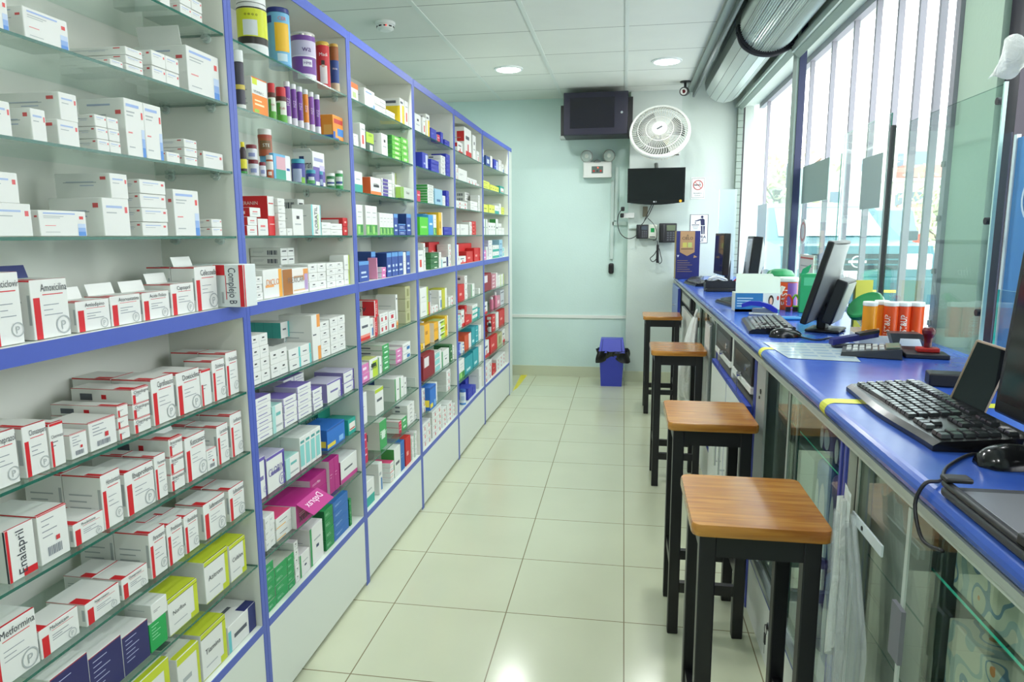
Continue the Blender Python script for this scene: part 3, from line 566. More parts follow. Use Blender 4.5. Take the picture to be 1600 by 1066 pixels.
b_(0, 5, 'gb', 432, 530, 682, d=.05); b_(0, 5, 'gb', 545, 702, 612, d=.1); b_(0, 5, 'gs', 716, 778, 508, 3, d=.16); b_(0, 5, 'gs', 808, 905, 408, 3, d=.15, text='Clopidogrel')
b_(0, 5, 'gx', 922, 1052, 352, d=.1, text='Ciprofloxacino', rows=2); b_(0, 5, 'gx', 1068, 1202, 318, text='Doxiciclina', d=.1); b_(0, 5, 'gs', 1208, 1266, 300, d=.06)
b_(0, 5, 'gx', 1278, 1350, 242, text='Diclofenaco', d=.08); b_(0, 5, 'gx', 1360, 1426, 195, text='Dicloxacilina', d=.08, rows=2)
b_(0, 6, 'gx', 630, 742, 918, d=.09, rows=2, text='Hidroclorotiazida'); b_(0, 6, 'gx', 765, 932, 905, d=.1, text='Ibuprofeno')
b_(0, 6, 'gx', 940, 1005, 808, d=.08, rows=2, text='Fluconazol'); b_(0, 6, 'gs', 1028, 1106, 702, 3, d=.16, text='Itraconazol'); b_(0, 6, 'gx', 1120, 1238, 684, d=.09, text='Ketoconazol', flap='back')
b_(0, 6, 'gb', 1240, 1296, 775, d=.05); b_(0, 6, 'gx', 1306, 1370, 632, d=.09, rows=2, text='Loratadina'); b_(0, 6, 'gx', 1386, 1452, 562, d=.09, rows=2, text='Levofloxacino')
view(0, 760, 3.484)
b_(0, 6, 'gv', 60, 212, 235, d=.07, text='Enalapril@v'); b_(0, 6, 'gb', 232, 388, 152, d=.12); b_(0, 6, 'gx', 412, 590, 208, d=.08, text='Prednisona', rows=2)
b_(0, 7, 'gx', -40, 225, 805, d=.1, text='Metformina'); b_(0, 7, 'gx', 232, 440, 782, d=.06, text='Meloxicam'); b_(0, 7, 'gx', 478, 660, 640, d=.09, text='Naproxeno')
b_(0, 7, 'gx', 674, 812, 505, d=.07, text='Omeprazol', rows=2); b_(0, 7, 'gx', 832, 918, 248, d=.09, rows=2, text='Paracetamol'); b_(0, 7, 'gx', 926, 1008, 205, d=.06, text='Prednisona', rows=2)
b_(0, 7, 'gx', 1018, 1090, 160, d=.06, text='Ranitidina', rows=2); b_(0, 7, 'gx', 1122, 1236, 98, d=.08, text='Sulfametoxazol'); b_(0, 7, 'gx', 1258, 1338, 15, d=.08, text='Salbutamol', rows=2)
b_(0, 8, 'navy', 308, 520, 1030, d=.12); b_(0, 8, 'navy', 508, 682, 925, d=.12); b_(0, 8, 'navy', 684, 822, 815, d=.12)
z = b_(0, 8, 'greentop', 828, 918, 748, d=.08); b_(0, 8, 'wn', 832, 916, 645, d=.07, base=z, say='flat white carton on the green one')
b_(0, 8, 'lime', 930, 1086, 612, d=.08, text='Norflox', flap='near'); b_(0, 8, 'lime', 1128, 1252, 408, d=.1, text='Azitrom'); b_(0, 8, 'lime', 1262, 1346, 318, d=.08, text='Cefalex')
b_(0, 9, 'limelow', 700, 945, 1035, d=.12); b_(0, 9, 'limelow', 985, 1100, 930, 1, d=.14); b_(0, 9, 'lime', 1112, 1242, 800, d=.08, text='Tiamina'); b_(0, 9, 'navymed', 1252, 1410, 762, d=.1)
# ---- second bay
view(360, 0, 5.33)
b_(1, 1, 'vitc', 200, 325, 640, d=.06, text='VITAMINA C'); b_(1, 1, 'kids', 862, 945, 955, d=.09)
view(360, 190, 5.33)
b_(1, 2, 'sham', 372, 508, 262, d=.045); b_(1, 2, 'purplebx', 698, 795, 232, d=.07, flap='near', text='Dexeran@s')
z = b_(1, 3, 'redw', 148, 230, 865, d=.06); z2 = b_(1, 3, 'redw', 150, 228, 792, d=.06, base=z); b_(1, 3, 'redw', 168, 256, 714, d=.06, base=z2)
b_(1, 3, 'redw', 238, 322, 808, d=.04, sb=.02, say='white carton before the red boxes')
b_(1, 3, 'feranin', 326, 405, 620, d=.12, sb=.03, rows=1, text='FERANIN@st@#F8E6E0'); b_(1, 3, 'wn', 412, 470, 638, 5, d=.08)
b_(1, 3, 'wn', 478, 522, 890, 1, d=.05); b_(1, 3, 'wk', 528, 618, 725, d=.07); b_(1, 3, 'fluor', 684, 762, 690, d=.07, text='FLORATIL@v')
b_(1, 3, 'wbar', 575, 628, 590, 3, d=.12, sb=.11)
b_(1, 3, 'wn', 768, 840, 838, 2, d=.04); b_(1, 3, 'wn', 842, 936, 848, 2, d=.04); b_(1, 3, 'redbar', 946, 1005, 800, 2, d=.17)
view(360, 370, 4.636)
b_(1, 4, 'wk', 185, 240, 290, 3, d=.08); b_(1, 4, 'doxy', 248, 382, 242, d=.09, text='DICLO@c@#E58A2E'); b_(1, 4, 'knee', 388, 570, 238, d=.09, text='FLEXICAR@c@#8A7A74')
b_(1, 4, 'wk', 576, 700, 200, 3, 2, d=.09); b_(1, 4, 'wk', 706, 826, 192, 4, 2, d=.09); b_(1, 4, 'limeend', 832, 880, 132, 2, d=.06)
z = b_(1, 4, 'wbar', 372, 470, 205, 2, 2, d=.12, sb=.115); b_(1, 4, 'wbar', 372, 470, 75, 2, 2, d=.12, sb=.115, base=z)
z = SZ[4]+.0012+.1
b_(1, 5, 'wk', 165, 292, 720, 4, 2, d=.09); b_(1, 5, 'wk', 300, 422, 832, 2, 2, d=.08); b_(1, 5, 'tealend', 432, 592, 818, 2, 2, d=.09)
z = b_(1, 5, 'tealend', 400, 535, 722, 3, 1, d=.1, sb=.115); b_(1, 5, 'tealside', 372, 480, 622, 1, d=.13, base=z, sb=.1)
b_(1, 5, 'orangetall', 604, 662, 568, d=.12, rows=1); b_(1, 5, 'wk', 664, 728, 618, 4, d=.09); b_(1, 5, 'wk', 732, 838, 590, 4, 2, d=.09)
view(380, 580, 2.805)
b_(1, 6, 'pur', 62, 132, 122, 6, 1, d=.08); b_(1, 6, 'teal', 134, 178, 155, d=.05); b_(1, 6, 'pur', 182, 240, 120, 4, 1, d=.08); b_(1, 6, 'pur', 242, 304, 70, 5, 1, d=.08)
b_(1, 6, 'pur', 308, 350, 85, 3, 1, d=.08); b_(1, 6, 'purbig', 372, 436, 55, d=.1); b_(1, 6, 'purbig', 444, 502, 5, 2, d=.12); b_(1, 6, 'pur', 182, 290, 40, 6, 2, d=.09, sb=.105)
b_(1, 7, 'purbig', 72, 106, 385, d=.06); b_(1, 7, 'purbig', 112, 188, 380, d=.1, text='CLORIX@c@#6A62A0'); b_(1, 7, 'teal', 192, 250, 388, 1, d=.1); b_(1, 7, 'tealw', 256, 346, 290, 1, 4, d=.07, rows=2)
b_(1, 7, 'blu', 372, 458, 258, d=.11); b_(1, 7, 'tealred', 464, 516, 215, d=.1)
b_(1, 7, 'aspi', 395, 442, 135, d=.085, sb=.125, text='ASPIRINA@s@#DFF3EA')
b_(1, 8, 'wn', 104, 146, 640, 3, 2, d=.08); b_(1, 8, 'pinktop', 150, 232, 645, 2, d=.08); b_(1, 8, 'mag', 238, 352, 590, 1, d=.16, sb=.0, flap='front', text='Deprax@d')
b_(1, 8, 'mag', 300, 376, 478, 2, d=.13, sb=.03, text='Flex@c@#F6DDEB'); b_(1, 8, 'mag', 384, 426, 392, 1, 2, d=.06); b_(1, 8, 'magw', 432, 502, 398, d=.1)
b_(1, 9, 'grnstack', 112, 146, 838, 5, d=.08); b_(1, 9, 'grnstack', 148, 200, 855, 4, d=.07); b_(1, 9, 'grnstack', 202, 230, 808, 5, d=.07); b_(1, 9, 'wk', 233, 250, 745, 5, d=.1)
b_(1, 9, 'grnband', 253, 296, 808, d=.05); b_(1, 9, 'grnband', 300, 355, 690, d=.11); b_(1, 9, 'grn', 366, 401, 595, 4, d=.06); b_(1, 9, 'bluestack', 404, 466, 572, 4, d=.08)
b_(1, 9, 'grn', 452, 503, 505, 4, d=.06, sb=.11); b_(1, 9, 'grn', 470, 478, 558, 3, d=.06)
# ---- third bay
view(540, 90, 5.925)
b_(2, 0, 'orangetop', 66, 130, 228, d=.07); b_(2, 0, 'bluecurve', 190, 280, 282, d=.08); b_(2, 0, 'wn', 284, 380, 355, 4, 2, d=.06); b_(2, 0, 'wn', 384, 460, 480, 2, 1, d=.06)
b_(2, 0, 'yelw', 512, 548, 375, d=.1, rows=1); b_(2, 0, 'redfig', 555, 592, 400, d=.1)
b_(2, 1, 'wn', 80, 122, 700, 2, d=.06); b_(2, 1, 'redfig', 145, 190, 605, d=.08); b_(2, 1, 'dukal', 196, 266, 685, d=.05, text='SUCRA@t@#1C2A1C'); b_(2, 1, 'wk', 340, 395, 700, d=.1)
b_(2, 1, 'limestack', 440, 518, 715, 5, d=.07); b_(2, 1, 'limestack', 523, 585, 735, 4, d=.06)
view(540, 250, 5.33)
b_(2, 2, 'tealbot', 80, 146, 92, d=.05); b_(2, 2, 'orangeflap', 215, 300, 140, d=.09, text='SOPIN@c'); b_(2, 2, 'purend', 306, 392, 150, 5, d=.08); b_(2, 2, 'wn', 398, 412, 120, d=.08); b_(2, 2, 'red2', 420, 462, 205, 3, d=.07)
b_(2, 2, 'limeend', 500, 530, 125, 1, d=.1, sb=.09); b_(2, 2, 'dorado', 466, 572, 222, d=.028, sb=-.012, text='Duspat@c')
b_(2, 3, 'greenlow', 100, 152, 372, 1, 1, d=.06); b_(2, 3, 'greenlow', 176, 270, 378, 1, 2, d=.06); b_(2, 3, 'greenlow', 290, 404, 440, 1, 4, d=.05); b_(2, 3, 'blueeye', 408, 440, 448, d=.06); b_(2, 3, 'blueeye', 446, 505, 530, 2, d=.07); b_(2, 3, 'blueeye', 512, 552, 448, 1, d=.06)
b_(2, 4, 'blueeye', 118, 200, 848, d=.04, sb=.012); b_(2, 4, 'blueeye', 218, 262, 765, d=.15, sb=.045); b_(2, 4, 'pinkt', 266, 304, 815, d=.04); b_(2, 4, 'pinkend', 306, 340, 895, 2, d=.04); b_(2, 4, 'blueeye', 350, 388, 775, d=.08)
b_(2, 4, 'blueeye', 392, 442, 770, 1, 2, d=.07); b_(2, 4, 'blueeye', 446, 484, 765, d=.06); b_(2, 4, 'wn', 487, 508, 768, d=.06); b_(2, 4, 'blueeye', 512, 542, 762, d=.07)
view(550, 430, 5.925)
b_(2, 5, 'redfade', 80, 172, 405, d=.07); b_(2, 5, 'bluetop', 174, 204, 400, d=.07); z = b_(2, 5, 'assy', 208, 242, 395, d=.1, text='ASSYL@v@#F8EEEA'); b_(2, 5, 'assy', 212, 246, 235, d=.14, base=z, text='ASSYL@v@#F8EEEA|ASSYL@sr')
b_(2, 5, 'red2', 262, 340, 360, 2, 2, d=.07); b_(2, 5, 'red2', 346, 410, 340, 2, 1, d=.1); b_(2, 5, 'orangelow', 414, 480, 180, d=.1, sb=.04); b_(2, 5, 'wk', 275, 312, 190, 2, d=.12, sb=.125); b_(2, 5, 'kraft', 502, 545, 105, 3, d=.14)
b_(2, 6, 'pinkend', 90, 165, 840, 2, d=.06); b_(2, 6, 'zom', 170, 244, 785, d=.06, text='ZIROX@c'); b_(2, 6, 'grnstripe', 250, 280, 760, d=.05); b_(2, 6, 'grnend', 292, 352, 650, 5, d=.14); b_(2, 6, 'pinkend', 412, 466, 690, 3, d=.12); b_(2, 6, 'bluetop', 476, 544, 640, 2, d=.09)
b_(2, 6, 'wk', 380, 436, 615, 3, d=.07, sb=.14)
view(550, 590, 5.33)
b_(2, 7, 'wn', 90, 132, 80, d=.08); b_(2, 7, 'limetop2', 200, 268, 105, d=.1); b_(2, 7, 'dnavy', 196, 275, 50, d=.08, sb=.125); b_(2, 7, 'grnstripe', 362, 400, 12, d=.1); b_(2, 7, 'grnstripe', 402, 435, 0, d=.09); b_(2, 7, 'wk', 438, 458, 5, d=.08); b_(2, 7, 'grnstripe', 532, 560, 0, d=.12)
z = b_(2, 8, 'redend', 92, 136, 280, 2, d=.07); b_(2, 8, 'grnend', 238, 295, 225, d=.14, text='Fluter@c@#F0FAEE'); b_(2, 8, 'redend', 395, 416, 370, 2, d=.14); b_(2, 8, 'grnend', 420, 462, 345, 2, d=.08); b_(2, 8, 'wk', 468, 524, 232, 5, d=.08, rows=1); b_(2, 8, 'bluetop', 530, 562, 305, 2, d=.06)
b_(2, 9, 'tealbot', 122, 192, 880, d=.06); b_(2, 9, 'bluetop', 134, 172, 745, 1, d=.05, sb=.09); b_(2, 9, 'bluetop', 232, 268, 715, d=.08); b_(2, 9, 'pinktop', 325, 355, 712, 4, d=.1); b_(2, 9, 'green3', 360, 410, 595, d=.1); b_(2, 9, 'bluestack', 414, 443, 535, d=.09); b_(2, 9, 'redbox', 452, 494, 510, d=.08); b_(2, 9, 'grnband', 500, 520, 500, 3, d=.06); b_(2, 9, 'grnband', 524, 552, 455, 5, d=.07)
b_(2, 8, 'redend', 108, 148, 505, 2, d=.05, base=SZ[9]+.09, sb=.12) if 0 else None
# ---- fourth to farthest bays
view(640, 130, 6.27)
b_(3, 0, 'wk', 56, 116, 290, d=.09); b_(3, 0, 'redfig', 135, 162, 330, d=.07); b_(3, 0, 'yelw', 168, 200, 300, d=.1); b_(3, 0, 'mblue', 212, 265, 435, d=.05); b_(3, 0, 'redend', 275, 300, 500, d=.05); b_(3, 0, 'mblue', 310, 332, 478, d=.08); b_(3, 0, 'mblue', 345, 393, 548, 2, d=.06)
b_(3, 1, 'dblue', 130, 184, 675, d=.09); b_(3, 1, 'mblue', 215, 290, 740, 3, d=.07); b_(3, 1, 'wk', 312, 354, 705, 5, d=.09); b_(3, 1, 'mblue', 362, 400, 668, 5, d=.09)
b_(4, 0, 'redwht', 540, 608, 420, d=.1); b_(4, 0, 'redwht', 470, 522, 565, d=.06); b_(4, 0, 'wk', 622, 652, 505, d=.09); b_(4, 0, 'redsw', 658, 696, 662, 1, d=.06)
b_(4, 1, 'redsw', 456, 476, 795, 2, d=.06); b_(4, 1, 'wn', 482, 565, 830, d=.08); b_(4, 1, 'redsw', 568, 660, 920, 1, 3, d=.07); b_(4, 1, 'redsw', 663, 684, 985, d=.05)
b_(5, 0, 'bluetop', 728, 745, 640, d=.06); b_(5, 0, 'dnavy', 765, 806, 705, d=.07); b_(5, 0, 'wn', 809, 828, 710, d=.06); b_(5, 0, 'dblue', 842, 882, 742, d=.08); b_(5, 0, 'wn', 888, 916, 745, d=.07); b_(5, 0, 'bluetop', 920, 944, 790, d=.06)
b_(5, 1, 'limey', 732, 800, 945, 2, d=.06); b_(5, 1, 'limey', 806, 890, 990, 1, 4, d=.06); b_(5, 1, 'tealred', 902, 955, 1005, d=.08)
view(640, 290, 7.106)
b_(3, 2, 'redend', 88, 124, 52, d=.05); b_(3, 2, 'green3', 206, 272, -15, 7, d=.11); b_(3, 2, 'pblue', 288, 368, 32, d=.07); b_(3, 2, 'wn', 372, 402, 110, 2, d=.05); b_(3, 2, 'mblue', 412, 440, 55, 3, d=.06)
b_(3, 3, 'lgreen', 120, 212, 348, d=.06); b_(3, 3, 'sblue', 178, 212, 312, d=.05, sb=.085); b_(3, 3, 'sblue', 216, 266, 325, d=.07); b_(3, 3, 'greenlow', 270, 302, 322, d=.06); b_(3, 3, 'yell', 330, 370, 258, d=.12); b_(3, 3, 'mblue', 384, 500, 458, 2, d=.06)
b_(3, 4, 'orangetop', 98, 158, 600, d=.05, sb=.06); b_(3, 4, 'redfig', 98, 160, 722, 1, d=.03, sb=.014); b_(3, 4, 'wk', 164, 192, 600, 2, d=.07); b_(3, 4, 'dgreen', 206, 326, 752, 3, d=.06); b_(3, 4, 'wn', 334, 354, 740, 3, d=.06); b_(3, 4, 'navymed', 358, 432, 800, d=.05); b_(3, 4, 'redsw', 436, 465, 650, 4, d=.07)
b_(3, 4, 'redbar', 322, 425, 625, 1, d=.05, sb=.1, text='Micosil@c@#F3E7E4')
b_(4, 2, 'redsw', 520, 640, 162, 2, 2, d=.06, text=None); z = b_(4, 2, 'wn', 678, 755, 168, 2, 1, d=.07); b_(4, 2, 'wn', 764, 815, 105, 3, 1, d=.06); b_(4, 2, 'wbar', 668, 715, 82, 4, 1, d=.15, sb=.095)
b_(4, 3, 'wn', 528, 560, 428, d=.06); b_(4, 3, 'wn', 566, 655, 428, d=.07); b_(4, 3, 'redsw', 668, 694, 400, 3, d=.06); b_(4, 3, 'redbox', 698, 740, 395, 4, d=.07)
b_(4, 4, 'wn', 530, 548, 655, d=.08); b_(4, 4, 'redbox', 560, 700, 645, d=.06, sb=.085); b_(4, 4, 'redbox', 635, 705, 735, d=.06); b_(4, 4, 'redwht', 552, 628, 790, d=.04); b_(4, 4, 'redbox', 722, 775, 695, d=.06); b_(4, 4, 'redbox', 780, 835, 692, d=.06)
b_(5, 2, 'limey', 836, 890, 205, d=.08); b_(5, 2, 'limey', 900, 962, 210, 1, 2, d=.07); b_(5, 2, 'tealbot', 966, 1010, 220, d=.07); b_(5, 2, 'wn', 1014, 1032, 200, d=.06); b_(5, 2, 'limey', 1036, 1070, 240, 3, d=.05)
b_(5, 3, 'grnstripe', 832, 858, 370, d=.08); b_(5, 3, 'grnstripe', 862, 884, 372, 1, d=.07); b_(5, 3, 'wk', 892, 972, 410, 1, 3, d=.07); b_(5, 3, 'green3', 976, 1000, 372, d=.08); b_(5, 3, 'wk', 1003, 1038, 420, 1, 2, d=.06); b_(5, 3, 'wn', 1042, 1100, 470, 1, 3, d=.06)
b_(5, 4, 'pinkend', 838, 868, 720, 2, d=.06); b_(5, 4, 'wn', 872, 888, 680, 4, d=.06); b_(5, 4, 'pur', 892, 936, 590, 5, d=.08); b_(5, 4, 'tealbot', 940, 1010, 665, 2, 2, d=.06); b_(5, 4, 'pblue', 1015, 1048, 600, 3, d=.07); b_(5, 4, 'tealw', 1050, 1080, 685, 2, d=.06)
view(640, 420, 7.612)
b_(3, 5, 'limeend', 135, 228, 232, 2, d=.07); b_(3, 5, 'orred', 232, 262, 400, d=.05); b_(3, 5, 'redsw', 266, 340, 450, 2, 2, d=.04, sb=.012); b_(3, 5, 'silver', 250, 350, 265, d=.05, sb=.065); b_(3, 5, 'bluetop', 356, 386, 260, d=.06); b_(3, 5, 'olive', 392, 448, 240, d=.08); b_(3, 5, 'wn', 466, 486, 340, d=.05); b_(3, 5, 'red2', 494, 528, 325, 2, d=.06)
b_(3, 6, 'orng', 185, 246, 670, d=.06); b_(3, 6, 'orng', 262, 346, 662, 1, 3, d=.06); b_(3, 6, 'zom', 352, 424, 625, 3, d=.07); b_(3, 6, 'yell', 430, 462, 565, d=.15); b_(3, 6, 'yell', 140, 178, 905, d=.04); b_(3, 6, 'doxy', 140, 182, 640, d=.1, sb=.075)
b_(4, 5, 'redbox', 582, 655, 200, d=.08); b_(4, 5, 'wk', 660, 690, 85, 4, d=.06); b_(4, 5, 'grnstripe', 735, 775, 185, d=.1); b_(4, 5, 'wn', 825, 840, 235, d=.06)
b_(4, 6, 'tealw', 584, 612, 555, 4, d=.06); b_(4, 6, 'redwht', 618, 655, 505, d=.06); b_(4, 6, 'redbox', 664, 740, 580, d=.04, sb=.012); b_(4, 6, 'redbar', 662, 745, 440, d=.05, sb=.06); b_(4, 6, 'tealbot', 752, 812, 438, 3, d=.08); b_(4, 6, 'tealb', 818, 838, 470, 5, d=.06)
b_(4, 7, 'dblue', 582, 612, 895, d=.06); b_(4, 7, 'bluetop', 616, 652, 890, 3, d=.06); b_(4, 7, 'orred', 660, 735, 800, d=.1); b_(4, 7, 'tealb', 742, 780, 705, d=.1); b_(4, 7, 'tealb', 784, 820, 690, 3, d=.07); b_(4, 7, 'wn', 826, 858, 680, d=.08)
b_(5, 5, 'maroon', 902, 990, 70, d=.07); b_(5, 5, 'pinkb', 996, 1045, 70, 4, d=.08); b_(5, 5, 'wn', 1048, 1064, 50, d=.06); b_(5, 5, 'limeend', 1068, 1138, 80, 3, 2, d=.06)
b_(5, 6, 'redwht', 900, 945, 410, d=.05); b_(5, 6, 'pinkb', 1058, 1096, 330, d=.06); b_(5, 6, 'silver', 1100, 1140, 260, d=.06)
b_(5, 7, 'redbox', 905, 918, 580, d=.06); b_(5, 7, 'redbar', 1000, 1040, 560, 3, d=.08); b_(5, 7, 'wn', 1048, 1078, 505, d=.06); b_(5, 7, 'redbox', 1086, 1146, 505, d=.07)
b_(5, 8, 'redwht', 905, 965, 845, d=.07); b_(5, 8, 'redbox', 980, 1060, 760, d=.06); b_(5, 8, 'kraft', 1064, 1118, 790, d=.06); b_(5, 8, 'redwht', 1120, 1150, 735, d=.07)
view(640, 540, 5.921)
b_(3, 7, 'maroon', 130, 235, 85, d=.07); b_(3, 7, 'tealw', 240, 296, 70, 3, d=.06); b_(3, 7, 'grnband', 302, 368, 60, d=.05); b_(3, 7, 'dgreen', 372, 398, 0, 2, d=.1); b_(3, 7, 'wk', 402, 418, 0, 2, d=.06)
b_(3, 8, 'blu', 195, 284, 178, d=.1, sb=-.01); b_(3, 8, 'redsw', 345, 380, 195, 3, d=.12)
b_(3, 8, 'redsw', 120, 190, 375, 5, d=.08, base=None) if 0 else None
b_(3, 9, 'redsw', 125, 200, 735, 3, 2, d=.05); b_(3, 9, 'redsw', 215, 300, 610, 4, 2, d=.07); b_(3, 9, 'redsw', 306, 345, 590, 4, d=.07); b_(3, 9, 'redsw', 350, 395, 545, 4, d=.07); b_(3, 9, 'redsw', 400, 436, 545, 3, d=.06)
b_(3, 8, 'redsw', 122, 172, 390, 4, d=.07); b_(3, 8, 'redsw', 205, 258, 372, 3, d=.07); b_(3, 8, 'redsw', 264, 306, 350, 3, d=.06) if 0 else None
b_(4, 8, 'greenlow', 462, 510, 120, d=.06); b_(4, 8, 'tealb', 516, 586, 120, d=.06); b_(4, 8, 'tealb', 592, 640, 30, d=.08); b_(4, 8, 'wn', 644, 680, 10, d=.06)
b_(4, 9, 'mblue', 545, 585, 400, d=.08); b_(4, 9, 'mblue', 588, 615, 385, d=.08); b_(4, 9, 'dblue', 592, 640, 250, d=.06, sb=.1); b_(4, 9, 'wn', 646, 684, 215, d=.08)
b_(5, 9, 'redsw', 700, 775, 195, 3, 2, d=.07); b_(5, 9, 'redbox', 782, 815, 195, 2, d=.06); b_(5, 9, 'redsw', 820, 900, 130, 3, 3, d=.06)
# ------------------------------------------------------------------ place the cartons
def overlap(a, b):
    return a['x']-a['d'] < b['x'] and b['x']-b['d'] < a['x'] and a['z'] < b['z']+b['h']-.002 and b['z'] < a['z']+a['h']-.002
for it in ITEMS:
    y0, y1 = BAYS[it['b']]; s = it['s']
    if it['x'] < XF-.06 and it['y1'] > y1-.004:
        k = it['y1']-y1+.004; it['y0'] -= k; it['y1'] -= k
    if it['b'] == 5: it['x'] -= .012
    it['y0'] = max(it['y0'], y0+.004); it['y1'] = min(it['y1'], y1-.004)
    nxt = SZ[s-1]-.04 if s else 2.15
    it['h'] = max(.012, min(it['h'], nxt-it['z']-(.02 if it['flap'] else 0)))
    back = XB+.005
    if it['x']-it['d']*it['rows'] < back:
        if it['rows'] > 1: it['rows'] = max(1, int((it['x']-back)/it['d']))
        if it['x']-it['d'] < back: it['d'] = max(.02, it['x']-back)
ITEMS.sort(key=lambda i: (i['b'], i['s'], i['y0'], -i['x']))
for i, a in enumerate(ITEMS):
    for b in ITEMS[i+1:]:
        if (b['b'], b['s']) != (a['b'], a['s']): break
        A = dict(a, d=a['d']*a['rows']); Bq = dict(b, d=b['d']*b['rows'])
        if overlap(A, Bq) and b['y0'] < a['y1']+.0008:
            if b['y0']-.0008-a['y0'] > .5*(a['y1']-a['y0']) or b['y1']-a['y1'] < .02: a['y1'] = max(a['y0']+.008, b['y0']-.0008)
            else: b['y0'] = a['y1']+.0008
            if b['y0'] < a['y1']: b['y0'] = a['y1']+.0008
            if b['y1'] < b['y0']+.008: b['y1'] = b['y0']+.008
LABELS = set(); COUNT = 0
cols = {}
for it in ITEMS:
    k = (it['b'], it['s']); cols.setdefault(k, 0); it['col'] = cols[k]; cols[k] += it['c']
def flap(parent, w, d, h, kind, base):
    m = M(base if kind != 'navy' else '#27316E', .55); f = MB(); t = .0006
    if kind in ('back', 'navy'): f.obox((-d+.0, w*.5, h+.012), (t, 0, 0), (0, w*.42, 0), (-.004, 0, .012), m)
    elif kind == 'side': f.obox((-d*.5, .001, h+.022), (d*.4, 0, 0), (0, t, 0), (0, -.004, .022), m)
    elif kind == 'near': f.obox((-d*.5, -.007, h+.002), (d*.46, 0, 0), (0, .008, -.004), (0, t, t), m)
    elif kind == 'front': f.obox((.028, w*.5, h-.012), (.03, 0, -.016), (0, w*.47, 0), (t, 0, t), m); f.text('Deprax', (.031, w*.5, h-.012), (0, -1, 0), (-.03, 0, .016), w*.16, M('#F7DCEC'), w*.7)
    f.build('flap', parent)
CART = []
def pix(p):
    d = Vector(p)-CAM; w = d.dot(FW)
    if w < .05: return None
    return (800+FPX*d.dot(RT)/w, 533-FPX*d.dot(UP)/w)
def quad_area(P):
    Q = [pix(p) for p in P]
    if None in Q: return 0
    Q = [(min(1600, max(0, x)), min(1066, max(0, y))) for x, y in Q]
    return abs(sum(Q[i][0]*Q[(i+1) % 4][1]-Q[(i+1) % 4][0]*Q[i][1] for i in range(4)))/2
BRANDY = {'DICLO', 'FLEXICAR', 'CLORIX', 'Deprax', 'Flex', 'SUCRA', 'SOPIN', 'Duspat', 'ASSYL', 'ZIROX', 'Fluter', 'Micosil', 'FERANIN', 'FLORATIL', 'Dexeran', 'ASPIRINA', 'Norflox', 'Azitrom', 'Cefalex', 'Tiamina', 'VITAMINA C'}
for it in ITEMS:
    st = STY[it['sk']]; n, c = it['n'], it['c']; W_ = (it['y1']-it['y0'])/c; H_ = it['h']/n
    w = max(.004, W_-(.0008 if c > 1 else 0)); h = H_-(.0006 if n > 1 else 0); d = it['d']
    me = carton_mesh(it['sk'], w, d, h, it['text']); desc = it['say'] or st['desc']
    word = (it['text'] or '').split('@')[0].split('|')[0].strip()
    for r in range(it['rows']):
        for ci in range(c):
            for ni in range(n):
                jx = random.uniform(-.0012, .0012) if n > 1 else 0
                loc = (it['x']-r*(d+.0012)-jx-.0012, it['y0']+ci*W_, it['z']+ni*H_); x, y, z = loc
                d0 = desc
                if word and word not in BRANDY and r == 0: d0 = 'white carton reading '+word
                if word in BRANDY: d0 = desc+' with lettering'
                pos = ORD[min(19, it['col']+ci)]+' column'
                if n > 1: pos += ', '+ORD[ni]+' up'
                if r: pos += ', behind the front one'
                if it['z'] > SZ[it['s']]+.02: pos += ' on top'
                lab = d0+', '+pos+', '+SN[it['s']]+', '+BN[it['b']]
                if len(lab.split()) > 16: lab = lab.replace('behind the front one', 'behind').replace('blue-edged middle shelf', 'middle shelf').replace(' with lettering', '').replace('carton with', 'carton,')
                if len(lab.split()) > 16: lab = lab.replace(' column,', ',').replace(' shelf,', ' shelf,')
                A = quad_area([(x, y, z), (x, y+w, z), (x, y+w, z+h), (x, y, z+h)])+.5*quad_area([(x, y, z), (x-d, y, z), (x-d, y, z+h), (x, y, z+h)])
                A *= (.12 if r else 1)*(.4 if CH and it['x'] < XF-.06 else 1)
                CART.append(dict(me=me, loc=loc, lab=lab, A=A, b=it['b'], s=it['s'], flap=(w, d, h, it['flap'], st['base']) if it['flap'] and ni == n-1 and r == 0 and ci == c-1 else None))
CART.sort(key=lambda q: -q['A']); rest = MB()
for k, q in enumerate(CART):
    if k < 297 or q['flap']:
        o = bpy.data.objects.new('medicine_carton', q['me']); COL.objects.link(o); o.location = q['loc']; lab = q['lab']
        tag(o, lab, 'medicine box', 'medicine cartons on the '+SN[q['s']]+' of the '+BN[q['b']])
        if len(lab.split()) > 16: print('LONG', lab)
        if lab in LABELS: print('DUP', lab)
        LABELS.add(lab)
        if q['flap']: flap(o, *q['flap'])
    else:
        me = q['me']; L_ = Vector(q['loc']); base = len(rest.v); rest.v += [tuple(v.co+L_) for v in me.vertices]
        mi = [rest.mi(m) for m in me.materials]
        for p in me.polygons: rest.f.append([base+i for i in p.vertices]); rest.m.append(mi[p.material_index]); rest.sm.append(p.use_smooth)
o = rest.build('small_medicine_cartons'); tag(o, 'the many smaller medicine cartons crowding the farther shelving units', 'medicine boxes', kind='stuff')
print('cartons', len(CART))
